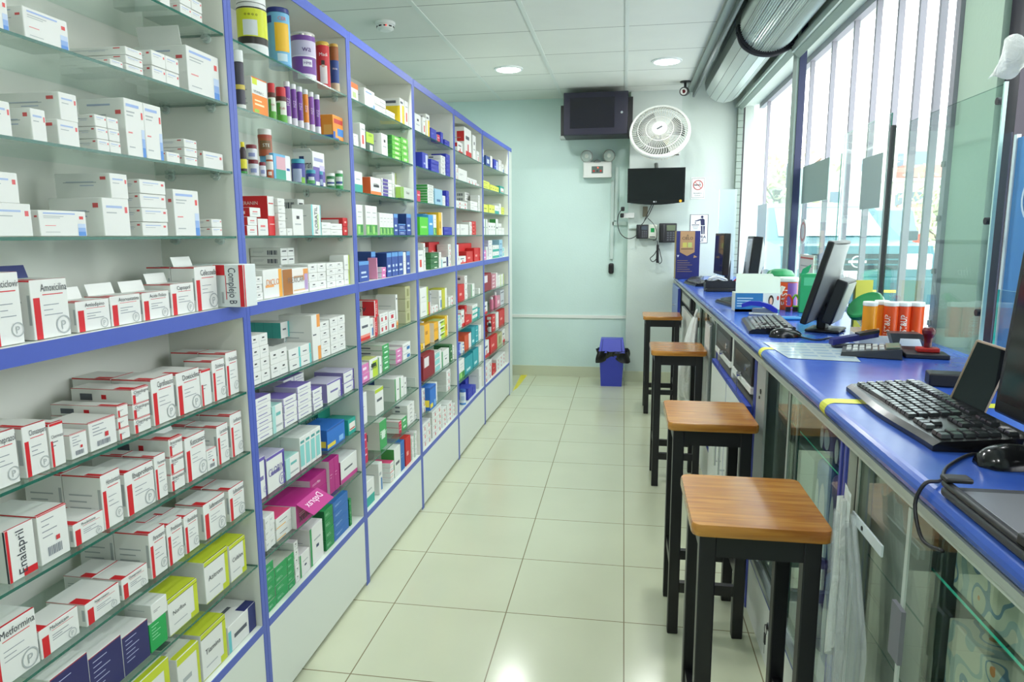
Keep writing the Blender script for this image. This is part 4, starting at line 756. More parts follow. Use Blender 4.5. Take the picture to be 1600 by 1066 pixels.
# the carton pulled forward over the upright
t = MB(); m = M('#DCE3E1', .5); RD = M(RED, .5)
t.bbox((-.1, 0, 0), (.065, .062, .112), m, .0012, 1)
def fy(x0, x1, z0, z1, mm): t.quad((x0, -.0006, z0), (x1, -.0006, z0), (x1, -.0006, z1), (x0, -.0006, z1), mm)
fy(-.02, .012, .084, .111, RD); fy(.052, .064, .001, .111, RD); fy(.0125, .0145, .02, .084, RD); fy(-.0, .006, .01, .04, M(GRY))
t.quad((.0656, .001, .001), (.0656, .006, .001), (.0656, .006, .111), (.0656, .001, .111), RD)
t.text('Complejo B', (.022, -.0009, .056), (0, 0, -1), (1, 0, 0), .022, M('#2F3748'), .095)
cb = t.build('medicine_carton', loc=(-1.047, 1.668, SZ[4]+.0012)); tag(cb, 'white carton reading Complejo B turned sideways past the blue upright', 'medicine box', 'medicine cartons on the blue-edged middle shelf of the nearest bay')
# ------------------------------------------------------------------ jars, cans, bottles and tubes
def rpos(b, s, x0, x1, yt, sb=.012, base=None):
    z0 = zs(s, 0) if base is None else base; xp = XF-sb
    for _ in range(3):
        def ycol(x):
            lo, hi = 100., 1300.
            for _ in range(40):
                m = (lo+hi)/2
                if on(0, x, m, xp).z > z0: lo = m
                else: hi = m
            return on(0, x, (lo+hi)/2, xp).y
        ya, yb = ycol(x0), ycol(x1); yc = (ya+yb)/2; k = abs(yc)/math.hypot(yc, xp)
        # apparent width mixes depth and breadth: diameter from the sight-line normal
        r = abs(yb-ya)/2*abs(xp)/math.hypot(yc, xp); xp = XF-sb-r
    y = min(max((ya+yb)/2, BAYS[b][0]+r+.004), BAYS[b][1]-r-.004)
    zt = on(1, (x0+x1)/2, yt, y).z
    return (xp, y, z0), r, zt-z0
RUSED = {}
def fit(b, s, c, r, z, h):
    for (c2, r2, z2, h2) in RUSED.get((b, s), []):
        if z < z2+h2-.002 and z2 < z+h-.002:
            d = math.hypot(c[0]-c2[0], c[1]-c2[1])
            if d < r+r2+.0005: r = max(.006, d-r2-.0007)
    RUSED.setdefault((b, s), []).append((c, r, z, h)); return r
def dirang(c): return math.atan2(-c[1], -c[0])
def jar(b, s, x0, x1, yt, kind, label, cat, body, lid, sb=.012, base=None, lidh=.22, bands=(), txt=None, group=None, neck=False, gold=None):
    x0, x1, yt = VW[0]+x0/VW[2], VW[0]+x1/VW[2], VW[1]+yt/VW[2]
    c, r, h = rpos(b, s, x0, x1, yt, sb, base); nxt = SZ[s-1]-.012 if s else 2.15
    h = min(h, nxt-c[2]-.002); r = fit(b, s, c, r, c[2], h)
    t = thing(kind, label, cat, c, 0, group); bm, lm = M(body, .35), M(lid, .35); hb = h*(1-lidh)
    P = MB()
    if neck: P.lathe([(.0005, 0), (r*.9, 0), (r, .004), (r, hb*.86), (r*.85, hb*.95), (r*.55, hb)], (0, 0, 0), bm, 64)
    else: P.lathe([(.0005, 0), (r*.96, 0), (r, .003), (r, hb-.003), (r*.93, hb), (.0005, hb)], (0, 0, 0), bm, 64)
    P.build('body', t); rl = r*.62 if neck else r*.985
    L = MB(); L.lathe([(rl, hb+.0003), (rl, h-.003), (rl*.95, h), (.0005, h)], (0, 0, 0), lm, 24); L.build('lid' if not neck else 'cap', t)
    if gold: MB().lathe([(r*1.01, hb-.004), (r*1.01, hb+.001), (r*.9, hb+.001)], (0, 0, 0), M(gold, .25, .8), 24).build('rim', t)
    if bands or txt:
        Q = MB(); nb = 0
        for (v0, v1, a0, a1, colr) in bands:
            da = dirang(c); n = max(4, int(abs(a1-a0)*10.2)); nb += 1; rr = r+.0004+.00012*nb
            Q.grid(lambda u, v: (math.cos(da+a0+(a1-a0)*u)*rr, math.sin(da+a0+(a1-a0)*u)*rr, hb*(v0+(v1-v0)*v)), n, 1, M(colr, .4))
        for tx in (txt or []):
            Q.text_cyl(tx[0], (0, 0, 0), r+.0018, dirang(c)+tx[4], hb*tx[1], tx[2]*r, M(tx[3]), 1.7*r if not (len(tx) > 5) else hb*.75, len(tx) > 5)
        Q.build('wrap_label', t)
    return c[2]+h
view(360, 0, 5.33); FULL = 3.1
jar(1, 0, 72, 318, -60, 'supplement_jar', 'big white jar with a yellow label on the top shelf', 'jar', '#E9ECEA', '#EDF0EE', lidh=.2, bands=[(.02, .16, -FULL, FULL, '#DDE2E0'), (.2, .48, -FULL, FULL, '#2E2B28'), (.34, .88, -FULL, FULL, '#D9E02C'), (.885, .91, -FULL, FULL, '#26241F'), (.36, .66, -.65, .35, '#DFE6EA')], txt=[('o o o o', .77, .22, '#2B2A20', -.05)])
jar(1, 0, 318, 512, 80, 'milk_powder_can', 'blue and yellow milk powder can on the top shelf', 'can', '#74B7DE', '#27347E', lidh=.08, bands=[(.28, .8, -.35, 1.0, '#F1BE2E'), (.1, .24, -.2, .7, '#C9E2F0'), (.0, .05, -FULL, FULL, '#4A93CB'), (.8, .93, -1.2, -.6, '#27347E')], txt=[('CER', .88, .32, '#D85C50', .35)])
jar(1, 0, 515, 720, 285, 'milk_powder_can', 'purple and lilac powder can on the top shelf', 'can', '#7B4A9E', '#D8D5CF', lidh=.05, gold='#D9D4CC', bands=[(.5, .86, -FULL, FULL, '#CFC6DD'), (.0, .12, -.6, 1.2, '#E9E4EE'), (.5, .53, -FULL, FULL, '#E9E2F0'), (.28, .44, -.1, .7, '#EEE9F2')], txt=[('wa', .68, .5, '#56367C', .25), ('HMB', .36, .24, '#6A3F86', .3)])
jar(1, 0, 722, 836, 355, 'milk_powder_can', 'red maternity milk can on the top shelf', 'can', '#C9242E', '#D8B24A', lidh=.06, gold='#D9B45A', bands=[(.08, .5, -.5, .6, '#EDE3E0'), (.5, .62, -.25, .25, '#3A2A26'), (.46, .52, -.2, .2, '#D9AE94')], txt=[('Madi', .76, .5, '#F6EDEA', .1)])
jar(1, 0, 838, 912, 370, 'milk_powder_can', 'blue and bronze nutrition can ending the top shelf row', 'can', '#27488F', '#D0A445', lidh=.06, gold='#D5AE58', bands=[(.7, 1, -FULL, FULL, '#9C5A2C'), (.0, .2, -FULL, FULL, '#C9B79A')], txt=[('nsu', .52, .6, '#EDEFF5', .1)])
jar(1, 1, 45, 132, 420, 'shampoo_bottle', 'dark bottle with white cap beside the blue upright', 'bottle', '#3B3A48', '#E3E7E6', lidh=.2, bands=[(.42, .52, -FULL, FULL, '#C9B44A'), (.02, .1, -FULL, FULL, '#DEE0DC')])
for x0, x1, yt, l in ((322, 384, 695, 'red-lidded green and white gummy jar beside the vitamin carton'), (388, 474, 730, 'red-lidded gummy jar beside the purple tubes')):
    jar(1, 1, x0, x1, yt, 'gummy_jar', l, 'jar', '#DCE2D2', '#CC2A2E', lidh=.26, bands=[(.0, .3, -FULL, FULL, '#5FAE3F'), (.82, 1, -FULL, FULL, '#5A2A1E'), (.3, .75, -1.2, -.2, '#4E9C3C')], txt=[('Kids', .55, .5, '#B0342E', .2)], group='red-lidded gummy jars')
TB = [(430, 512, 680, '#7B3FA0', 'first purple effervescent tube, at the near end of the row'), (514, 562, 702, '#7B3FA0', 'second purple effervescent tube in the row'), (564, 612, 724, '#7B3FA0', 'purple effervescent tube just before the orange one'),
      (614, 660, 746, '#EE8A1F', 'orange effervescent tube amid the purple ones'), (662, 706, 768, '#8D57B4', 'lighter purple effervescent tube just after the orange one'), (708, 755, 790, '#7B3FA0', 'last purple effervescent tube, at the far end of the row')]
c0, r0_, h0 = rpos(1, 1, 360+450/5.33, 360+520/5.33, 700/5.33)
TRZ = zs(1, 0)
for k, (x0, x1, yt, colr, l) in enumerate(TB):
    jar(1, 1, x0+(28 if k == 0 else 0), x1, yt, 'effervescent_tube', l, 'tube', colr, '#E8E9EC', lidh=.12, bands=[(.02, .22, -FULL, FULL, '#E6E2EA')], txt=[('FIZZ', .6, .9, '#EADCF2', .2, 1)], group='effervescent tubes in a row')
view(360, 190, 5.33)
jar(1, 2, 88, 142, 170, 'syrup_bottle', 'small dark bottle with yellow cap beside the blue upright', 'bottle', '#3A2C30', '#E3D22C', lidh=.16, bands=[(.2, .55, -FULL, FULL, '#E2D83A'), (.02, .1, -FULL, FULL, '#3F9A4A')], neck=True)
z = jar(1, 2, 152, 240, 322, 'cream_jar', 'white cream jar with dark red lid, under another', 'jar', '#D9DBE2', '#7C2230', lidh=.24, bands=[(.25, .6, -.6, .6, '#8C96C4')], group='white jars with dark red lids')
jar(1, 2, 132, 226, 195, 'cream_jar', 'white cream jar with dark red lid, on top', 'jar', '#D9DBE2', '#7C2230', lidh=.26, base=z+.0005, bands=[(.25, .6, -.6, .6, '#8C96C4')], group='white jars with dark red lids')
jar(1, 2, 244, 300, 340, 'cream_jar', 'small white jar with dark red lid, before the copper jars', 'jar', '#D9DBE2', '#7C2230', lidh=.24, sb=.004, bands=[(.25, .6, -.6, .6, '#8C96C4')], group='white jars with dark red lids')
z = jar(1, 2, 304, 362, 280, 'sweetener_jar', 'white-lidded copper jar carrying another jar', 'jar', '#B9582E', '#E3E2DE', lidh=.2, bands=[(.45, .9, -FULL, FULL, '#E4E1DA'), (.15, .35, -.5, .5, '#E9DDD2')], group='copper jars with white lids')
jar(1, 2, 235, 352, 65, 'sweetener_jar', 'large copper jar with white lid stacked on top', 'jar', '#A9542F', '#E6E6E2', lidh=.22, base=z+.0005, sb=.03, bands=[(.3, .72, -.8, .9, '#7A5A34'), (.85, 1, -FULL, FULL, '#B04A34')], txt=[('STE', .5, .5, '#E6EBDD', .15)], group='copper jars with white lids')
jar(1, 2, 512, 628, 315, 'ointment_jar', 'large blue ointment jar with teal lid', 'jar', '#3A3F93', '#3FA0B8', lidh=.18, bands=[(.05, .72, -.9, .5, '#B9C0D8'), (.0, .3, .4, 1.1, '#7FB83A')], group='ointment jars with teal lids')
jar(1, 2, 632, 714, 405, 'ointment_jar', 'small ointment jar with teal lid beside the large one', 'jar', '#3A3F93', '#3FA0B8', lidh=.24, bands=[(.1, .5, -.9, .9, '#5FAE68'), (.4, .7, -.5, .7, '#DDE4EC')], group='ointment jars with teal lids')
jar(1, 2, 716, 776, 415, 'ointment_jar', 'small ointment jar with teal lid before the open carton', 'jar', '#3A3F93', '#3FA0B8', lidh=.24, bands=[(.1, .6, -.9, .9, '#9FB0CC')], group='ointment jars with teal lids')
jar(1, 2, 802, 874, 432, 'pill_jar', 'small white-lidded green jar beside a taller one', 'jar', '#2F7A4A', '#E4E7E3', lidh=.2, bands=[(.2, .75, -.9, .9, '#DDE5DE'), (.35, .5, -.9, .9, '#39508F')], group='green pill jars with white lids')
jar(1, 2, 876, 942, 410, 'pill_jar', 'taller white-lidded green jar at the end of the shelf', 'jar', '#37A054', '#E4E7E3', lidh=.16, bands=[(.25, .8, -.9, .9, '#DDE5DE'), (.35, .5, -.9, .9, '#39508F')], group='green pill jars with white lids')
view(640, 420, 7.612)
jar(5, 6, 950, 998, 335, 'mouthwash_bottle', 'pink mouthwash bottle with white cap, nearer one', 'bottle', '#D87A96', '#E9E4E6', lidh=.2, neck=True, group='pink bottles on the seventh shelf')
jar(5, 6, 1002, 1038, 280, 'mouthwash_bottle', 'pink mouthwash bottle with white cap, taller farther one', 'bottle', '#D87A96', '#E9E4E6', lidh=.2, neck=True, group='pink bottles on the seventh shelf')
jar(5, 7, 934, 972, 620, 'syrup_bottle', 'dark syrup bottle with white cap and pale label in the farthest bay', 'bottle', '#2A2A2E', '#DFE3E2', lidh=.18, neck=True, bands=[(.05, .6, -1.2, 1.2, '#C9CDD0')])
view(640, 540, 5.921)
jar(4, 9, 464, 520, 405, 'cotton_jar', 'round blue and white tub on the bottom shelf of the fifth bay', 'jar', '#DDE6EE', '#3E6CC0', lidh=.18, bands=[(.0, .14, -FULL, FULL, '#4E8FD6'), (.35, .7, -.6, .6, '#B5C8E4')])
# ------------------------------------------------------------------ things on the back wall
BLK = M('#17171A', .45); BLKG = M('#141417', .2); DGR = M('#2B2C30', .5); CHR = M('#C9CDD2', .18, .9); WPL = M('#E4E6E1', .4)
WY = 6.79
def pY(x, y, Y): return onY(x, y, Y)
# network cabinet
a = pY(880, 212, 6.46); b = pY(982, 141, 6.46)
t = thing('network_cabinet', 'black wall-mounted network cabinet with a tinted door under the ceiling', 'network cabinet', (a.x, 6.46, a.z)); w, h = b.x-a.x, min(b.z, CE-.02)-a.z
m = MB(); m.bbox((0, .022, 0), (w, .31, h), M('#1B1B24', .5), .004); m.build('case', t)
d = MB(); d.bbox((.003, 0, .003), (w-.003, .02, h-.003), M('#1D1B2E', .3), .003); d.box((.06, -.002, .06), (w-.12, 0, h-.05), M('#15141F', .08)); o = d.build('door', t)
k = MB(); k.cyl((w-.055, -.008, h*.5), (w-.055, -.001, h*.5), .011, CHR, 14); k.build('lock', o)
for bx in (((-.05, .295, .03), (-.001, .325, h-.06)), ((w+.001, .295, .0), (w+.045, .325, h))): MB().box(*bx, M('#2A2A2C', .5)).build('mounting_rail', t)
MB().box((-.05, .20, .0), (-.002, .325, .025), M('#AEB6B2', .5)).build('mounting_bracket', t)
# emergency light
a = pY(911, 276, WY+.1); b = pY(956, 252, WY+.1)
t = thing('emergency_light', 'white emergency light with two round lamps under the network cabinet', 'emergency light', (a.x, Y1-.085, a.z)); w, h = b.x-a.x, b.z-a.z
m = MB(); m.bbox((0, 0, 0), (w, .084, h), WPL, .015, 3); m.bbox((.0, -.003, -.012), (w, .084, .012), WPL, .004); m.build('body', t)
p = MB(); p.box((w*.3, -.002, h*.2), (w*.7, .004, h*.68), M('#5C6B64', .4)); p.build('control_panel', t)
for x, c in ((.38, '#C92A22'), (.5, '#2F3A36'), (.62, '#C92A22')): MB().box((w*x-.008, -.005, h*.3), (w*x+.008, -.0015, h*.42), M(c, .4)).build('button', t)
MB().cyl((w*.52, -.006, h*.58), (w*.52, -.0005, h*.58), .006, M('#FF4A36', emit=3), 8).build('indicator', t)
MB().lathe([(.04, 0), (.036, -.008), (.0005, -.009)], (w*.5, .01, h*.86), M('#7E837F', .4), 16, (0, 1, 0)).build('badge', t)
for s, x in ((-1, .12), (1, .9)):
    c = (w*x, .01, h+.052); l = MB(); l.lathe([(.02, .06), (.055, .02), (.06, 0), (.056, -.008)], c, WPL, 24, (0, 1, 0)); o = l.build('lamp_head', t)
    g = MB(); g.lathe([(.053, -.004), (.035, -.014), (.0005, -.018)], c, M('#C9D6CF', .1), 20, (0, 1, 0)); g.lathe([(.02, -.02), (.0005, -.024)], c, M('#EEF3E8', .2), 12, (0, 1, 0)); g.build('lens', o)
    n = MB(); n.cyl((w*x, .04, h-.002), (w*x, .04, h+.012), .012, WPL, 10); n.build('swivel', t)
# wall fan: ring guard facing the viewer, tipped down and left
c0 = pY(1031, 206, 6.40)
t = thing('wall_fan', 'white round wall fan with swirled wire guard tilted downward', 'fan', tuple(c0)); FWH = M('#E3E5DF', .4); CRM = M('#D8D3B4', .45)
t.rotation_euler = (math.radians(-26), 0, math.radians(-6)); R = .262
m = MB(); n = 48
m.lathe([(R-.02, -.02), (R-.004, -.024), (R+.004, -.012), (R+.004, .012), (R-.012, .018), (R-.02, -.02)], (0, 0, 0), FWH, n, (0, 1, 0)); m.build('guard_ring', t)
g = MB()
for k in range(64):
    a0 = 2*math.pi*k/64; P = []
    for j in range(9):
        u = j/8; r = .066+(R-.018-.066)*u; a = a0+.55*math.sin(u*2.2)+.1*u; P.append((math.cos(a)*r, -.02-.035*math.cos(u*1.57), math.sin(a)*r))
    g.tube(P, .0021, FWH, 4, 1)
for rr, y in ((.12, -.05), (.19, -.037)): g.tube([(math.cos(2*math.pi*i/36)*rr, y, math.sin(2*math.pi*i/36)*rr) for i in range(37)], .003, FWH, 5, 1)
g.build('wire_guard', t)
hcap = MB(); hcap.lathe([(.066, -.05), (.066, -.058), (.05, -.062), (.0005, -.064)], (0, 0, 0), FWH, 28, (0, 1, 0)); hcap.obox((0, -.0645, 0), (.022, 0, .014), (0, .0006, 0), (-.004, 0, .006), M('#50545A')); hcap.build('hub_cap', t)
bg_ = MB()
for k in range(60):
    a0 = 2*math.pi*k/60; bg_.tube([(math.cos(a0)*(R-.015), .015, math.sin(a0)*(R-.015)), (math.cos(a0)*R*.9, .085, math.sin(a0)*R*.9), (math.cos(a0)*.09, .11, math.sin(a0)*.09)], .0016, CRM, 4, 2)
bg_.build('rear_guard', t)
for k in range(3):
    a0 = 2.094*k+.4; bl = MB()
    bl.grid(lambda u, v: (math.cos(a0+(v-.5)*1.25)*(.05+.165*u), .035+.045*(v-.5), math.sin(a0+(v-.5)*1.25)*(.05+.165*u)), 5, 6, M('#565A55', .4)); bl.build('blade', t)
mo = MB(); mo.lathe([(.0005, .19), (.05, .18), (.075, .14), (.085, .11), (.085, .105), (.0005, .1)], (0, 0, 0), CRM, 24, (0, 1, 0)); mo.cyl((0, -.04, 0), (0, .105, 0), .012, DGR, 10); mo.build('motor', t)
Rm = t.rotation_euler.to_matrix().inverted(); q = Rm@(Vector((c0.x+.02, WY-.03, c0.z-.02))-c0); ar = MB(); ar.tube([(0, .17, -.04), q*.75, q], .018, CRM, 10, 3); ar.build('arm', t)
wp = MB(); q2 = Rm@(Vector((c0.x+.02, WY-.016, c0.z-.02))-c0); yv = Rm@Vector((0, 1, 0)); wp.obox(q2, Rm@Vector((.06, 0, 0)), yv*.014, Rm@Vector((0, 0, .09)), CRM); wp.build('wall_plate', t)
p = pY(1052, 240, WY); tag(MB().bbox((p.x-.05, WY-.045, p.z-.02), (p.x+.055, WY-.0255, p.z+.06), WPL, .004).box((p.x-.045, WY-.047, p.z-.021), (p.x+.05, WY-.04, p.z-.012), DGR).build('switch_box'), 'small white switch box peeping out under the wall fan', 'switch')
# television on an arm
TVY = 6.62
a = pY(980, 319, TVY); b = pY(1071, 262, TVY); w, h = b.x-a.x, b.z-a.z
t = TV = thing('television', 'black flat television on the wall under the fan', 'television', (a.x, TVY, a.z)); t.rotation_euler = (math.radians(4), 0, math.radians(-3))
m = MB(); pts = [(0, .012)]+[(w*i/10, .012-.022*math.sin(math.pi*i/10)) for i in range(1, 10)]+[(w, .012), (w, h), (0, h)]
m.prism([(x, z) for x, z in pts], 1, 0, .045, BLKG); m.build('frame', t)
s_ = MB(); s_.box((.018, -.0012, .035), (w-.018, -.0002, h-.018), M('#101014', .12)); s_.build('screen', t)
l = MB(); l.cyl((w*.47, -.003, .018), (w*.47, -.0005, .018), .007, M('#B9BCC0', .3), 10); l.text('LG', (w*.5, -.002, .0125), (1, 0, 0), (0, 0, 1), .012, M('#B9BCC0', .3)); l.build('logo', t)
l = MB(); l.cyl((w*.93, -.003, .022), (w*.93, -.0005, .022), .013, M('#D8A62A', .4), 12); l.build('sticker', t)
am = MB(); am.tube([(w*.5, .05, h*.75), (w*.5, .09, h*.95), (w*.49, .13, h+.04)], .018, M('#6D726F', .4), 8, 3); am.obox((w*.5, .057, h*.7), (.06, 0, 0), (0, .012, 0), (0, 0, .06), DGR); am.build('arm', t)
# signs
def sign(x0, y0, x1, y1, label, fn, name='wall_sign'):
    a = pY(x0, y1, WY); b = pY(x1, y0, WY); w, h = b.x-a.x, b.z-a.z
    m = MB(); m.box((0, -.003, 0), (w, 0, h), M('#E9ECE8', .3)); fn(m, w, h)
    o = m.build(name, loc=(a.x, WY-.0006, a.z)); return tag(o, label, 'sign')
def q2d(m, y, pts, mat): m.raw([(x, y, z) for x, z in pts], [tuple(range(len(pts)))], mat)
def ringq(m, y, cx, cz, r0, r1, mat, n=28):
    v = []
    for i in range(n):
        t_ = 2*math.pi*i/n; v += [(cx+math.cos(t_)*r0, y, cz+math.sin(t_)*r0), (cx+math.cos(t_)*r1, y, cz+math.sin(t_)*r1)]
    m.raw(v, [(2*i, 2*((i+1) % n), 2*((i+1) % n)+1, 2*i+1) for i in range(n)], mat)
def nosmoke(m, w, h):
    y = -.0036; dk = M('#33363C'); rd = M('#B8433F')
    for p in ([(.05*w, .05*h), (.95*w, .05*h), (.95*w, .065*h), (.05*w, .065*h)], [(.05*w, .94*h), (.95*w, .94*h), (.95*w, .955*h), (.05*w, .955*h)]): q2d(m, y, p, dk)
    for x in (.05, .935): q2d(m, y, [(x*w, .05*h), ((x+.015)*w, .05*h), ((x+.015)*w, .955*h), (x*w, .955*h)], dk)
    c = (.5*w, .64*h); r = .36*w
    q2d(m, y, [(c[0]-.28*w, c[1]-.02*h), (c[0]+.12*w, c[1]-.02*h), (c[0]+.12*w, c[1]+.025*h), (c[0]-.28*w, c[1]+.025*h)], dk); q2d(m, y, [(c[0]+.14*w, c[1]-.02*h), (c[0]+.2*w, c[1]-.02*h), (c[0]+.2*w, c[1]+.025*h), (c[0]+.14*w, c[1]+.025*h)], dk)
    m.tube([(c[0]+.17*w, y, c[1]+.03*h), (c[0]+.1*w, y, c[1]+.1*h), (c[0]+.16*w, y, c[1]+.15*h)], .002, dk, 4, 3)
    ringq(m, y-.0004, c[0], c[1], r*.82, r, rd); s = .7*r
    q2d(m, y-.0005, [(c[0]-s, c[1]+s-.02*h), (c[0]-s+.03*w, c[1]+s), (c[0]+s, c[1]-s+.02*h), (c[0]+s-.03*w, c[1]-s)], rd)
    m.text('PROHIBIDO', (.5*w, y, .23*h), (1, 0, 0), (0, 0, 1), .055*h, dk, .8*w); m.text('FUMAR', (.5*w, y, .13*h), (1, 0, 0), (0, 0, 1), .06*h, dk, .5*w)
sign(1079, 277, 1102, 311, 'small white no smoking sign beside the television', nosmoke)
def litter(m, w, h):
    y = -.0036; nb = M('#20224F')
    for p in ([(0, 0), (w, 0), (w, .012*h), (0, .012*h)], [(0, .988*h), (w, .988*h), (w, h), (0, h)], [(0, 0), (.03*w, 0), (.03*w, h), (0, h)], [(.97*w, 0), (w, 0), (w, h), (.97*w, h)]): q2d(m, y, p, nb)
    ringq(m, y, .66*w, .91*h, 0.0005, .075*w, nb, 16)
    q2d(m, y, [(.6*w, .62*h), (.82*w, .62*h), (.8*w, .82*h), (.7*w, .86*h), (.55*w, .84*h), (.26*w, .775*h), (.27*w, .75*h), (.57*w, .79*h)], nb)
    q2d(m, y, [(.6*w, .6*h), (.7*w, .6*h), (.72*w, .31*h), (.64*w, .31*h)], nb); q2d(m, y, [(.73*w, .6*h), (.83*w, .6*h), (.82*w, .31*h), (.76*w, .31*h)], nb)
    q2d(m, y, [(.1*w, .62*h), (.52*w, .62*h), (.52*w, .645*h), (.1*w, .645*h)], nb)
    for i in range(3): q2d(m, y, [((.14+.03*i)*w, (.57-.04*i)*h), ((.48-.03*i)*w, (.57-.04*i)*h), ((.48-.03*i)*w, (.58-.04*i)*h), ((.14+.03*i)*w, (.58-.04*i)*h)], nb)
    ringq(m, y, .3*w, .7*h, .0005, .04*w, nb, 10)
    m.text('BASURA', (.5*w, y, .17*h), (1, 0, 0), (0, 0, 1), .1*h, nb, .86*w, bold=.02); m.text('AQUI', (.5*w, y, .05*h), (1, 0, 0), (0, 0, 1), .1*h, nb, .5*w, bold=.02)
sign(1077, 335, 1107, 380, 'white litter sign with a navy figure over a bin', litter)
# telephones, clock terminal, outlets, cords
def desk_phone(px, label, screen):
    a = pY(px[0], px[3], WY); b = pY(px[2], px[1], WY); w, h = b.x-a.x, b.z-a.z
    t = thing('wall_phone', label, 'telephone', (a.x, WY-.0255 if b.x < .5 else WY-.001, a.z))
    m = MB(); m.bbox((0, -.04, 0), (w, -.0005, h), DGR, .006); m.build('body', t)
    s = MB(); s.box((w*.42, -.0415, h*.62), (w*.92, -.0402, h*.9), M(screen, .2)); s.build('screen', t)
    hs = MB(); hs.bbox((w*.04, -.07, h*.04), (w*.3, -.041, h*.96), BLK, .01); hs.build('handset', t)
    k = MB()
    for i in range(3):
        for j in range(4): k.box((w*(.45+.16*i), -.0425, h*(.1+.12*j)), (w*(.56+.16*i), -.0402, h*(.18+.12*j)), M('#55585E', .5))
    k.build('keypad', t); return t
desk_phone((994, 351, 1013, 373), 'grey wall terminal with small screen, left of the pale one', '#4A525C')
PH = desk_phone((1029, 349, 1057, 379), 'black wall phone hanging next to the pale terminal', '#6E7A62')
a = pY(1011, 373, WY); b = pY(1026, 351, WY)
t = TCK = thing('time_clock', 'pale rounded fingerprint terminal with green screen on the pier', 'terminal', (a.x+.004, WY-.0255, a.z)); w, h = b.x-a.x, b.z-a.z
m = MB(); m.bbox((0, -.035, 0), (w, -.0005, h), M('#CBD0C2', .4), .012, 3); m.build('body', t); MB().box((w*.3, -.0365, h*.45), (w*.7, -.0352, h*.75), M('#1F8A48', .2)).build('screen', t); MB().box((w*.2, -.0365, h*.1), (w*.8, -.0352, h*.16), BLK).build('slot', t)
def outlet(px, label, mat, name='outlet'):
    a = pY(px[0], px[3], WY); b = pY(px[2], px[1], WY); return tag(MB().bbox((a.x, WY-.05, a.z), (b.x, WY-.0255, b.z), mat, .003).build(name), label, 'outlet')
outlet((1004, 323, 1012, 339), 'brown outlet plate under the television', M('#6F6A55', .5)); outlet((970, 333, 991, 341), 'white double outlet left of the television cords', WPL)
def cord(par, pts, r, mat=BLK, Y=WY-.036, nm='cord'):
    P = [tuple(pY(x, y, Y+(dy if len(p) > 2 else 0))) for p in pts for x, y, dy in [(*p, 0)[:3]]]
    o = MB().tube(P, r, mat, 6, 5).build(nm); o.parent = par; o.matrix_parent_inverse = par.matrix_basis.inverted(); return o
cord(TV, [(1018, 320), (1012, 333), (1006, 347), (1002, 352), (997, 365), (988, 372), (978, 372), (969, 364), (965, 350), (966, 337), (971, 328)], .004, Y=6.70)
cord(TV, [(1021, 320), (1014, 335), (1007, 345)], .004, Y=6.715)
cord(TCK, [(1012, 341), (1021, 350), (1026, 362), (1025, 374), (1020, 376)], .003, Y=6.69)
cord(PH, [(1027, 376), (1028, 395), (1026, 404), (1020, 409), (1016, 404), (1022, 398), (1029, 388), (1032, 398), (1034, 408), (1030, 412), (1028, 402)], .004, Y=6.72)
tag(MB().bbox((pY(1027, 411, 6.72).x-.012, 6.70, pY(1027, 411, 6.72).z), (pY(1027, 411, 6.72).x+.012, 6.73, pY(1027, 382, 6.72).z), BLK, .008).build('cable_bundle'), 'tied black cable bundle among the cords under the phones', 'cable')
for x, y, l in ((973, 327, 'upper black plug beside the television'), (972, 337, 'lower black plug on the white outlet')):
    p = pY(x, y, WY); tag(MB().bbox((p.x-.018, WY-.085, p.z-.02), (p.x+.018, WY-.0515, p.z+.02), BLK, .008).build('plug'), l, 'plug')
p = pY(955, 419, Y1); tag(MB().bbox((p.x-.026, Y1-.04, p.z-.055), (p.x+.026, Y1-.002, p.z+.05), M('#1C1C1F', .35), .02, 3).build('hanging_switch'), 'black oblong switch hanging low on the mint wall', 'switch')
# raceways on the wall
RW = M('#C7D8D2', .45)
def race(x0, y0, x1, y1, Y, l, r=.013):
    a, b = pY(x0, y0, Y), pY(x1, y1, Y); m = MB(); m.box((min(a.x, b.x)-r, Y-.02, min(a.z, b.z)), (max(a.x, b.x)+r, Y-.0006, max(a.z, b.z)+(r if a.z == b.z else 0)), RW); return tag(m.build('cable_raceway'), l, 'raceway')
race(957, 282, 956, 405, Y1, 'white vertical cable raceway on the mint wall above the hanging switch', .012)
race(963, 262, 963, 345, Y1, 'second white raceway right beside the longer one', .01)
a, b = pY(957, 349, Y1), pY(1003, 349, WY); tag(MB().box((a.x, Y1-.02, a.z-.02), (.0225, Y1-.0006, a.z+.015), RW).build('cable_raceway'), 'short horizontal raceway ending at the pier corner', 'raceway')
tag(MB().box((.04, WY-.05, b.z-.02), (.18, WY-.0258, b.z+.012), RW).build('cable_raceway') if 0 else MB().box((.045, WY-.02, b.z-.05), (.2, WY-.0006, b.z-.02), RW).build('cable_raceway'), 'short horizontal raceway on the pier above the phones', 'raceway')
# little camera on the ceiling
c = onZ(1072, 128, CE); t = thing('security_camera', 'small black bullet camera on the ceiling by the channel', 'camera', (.50, 6.42, CE))
m = MB(); m.cyl((0, 0, 0), (0, 0, -.008), .045, BLK, 16); m.cyl((0, 0, -.008), (0, 0, -.06), .011, BLK, 8); m.build('mount', t)
m = MB(); m.cyl((.01, .06, -.075), (-.015, -.06, -.095), .033, M('#9A9C96', .4), 20); m.cyl((.002, .02, -.08), (-.016, -.065, -.0955), .037, BLK, 20); m.build('housing', t)
m = MB(); m.cyl((-.0162, -.066, -.0957), (-.0165, -.0685, -.0961), .028, M('#C9C9C4', .3), 18); m.cyl((-.0165, -.069, -.0962), (-.017, -.0705, -.0965), .016, M('#5A1518', .2), 16); m.build('lens', t)
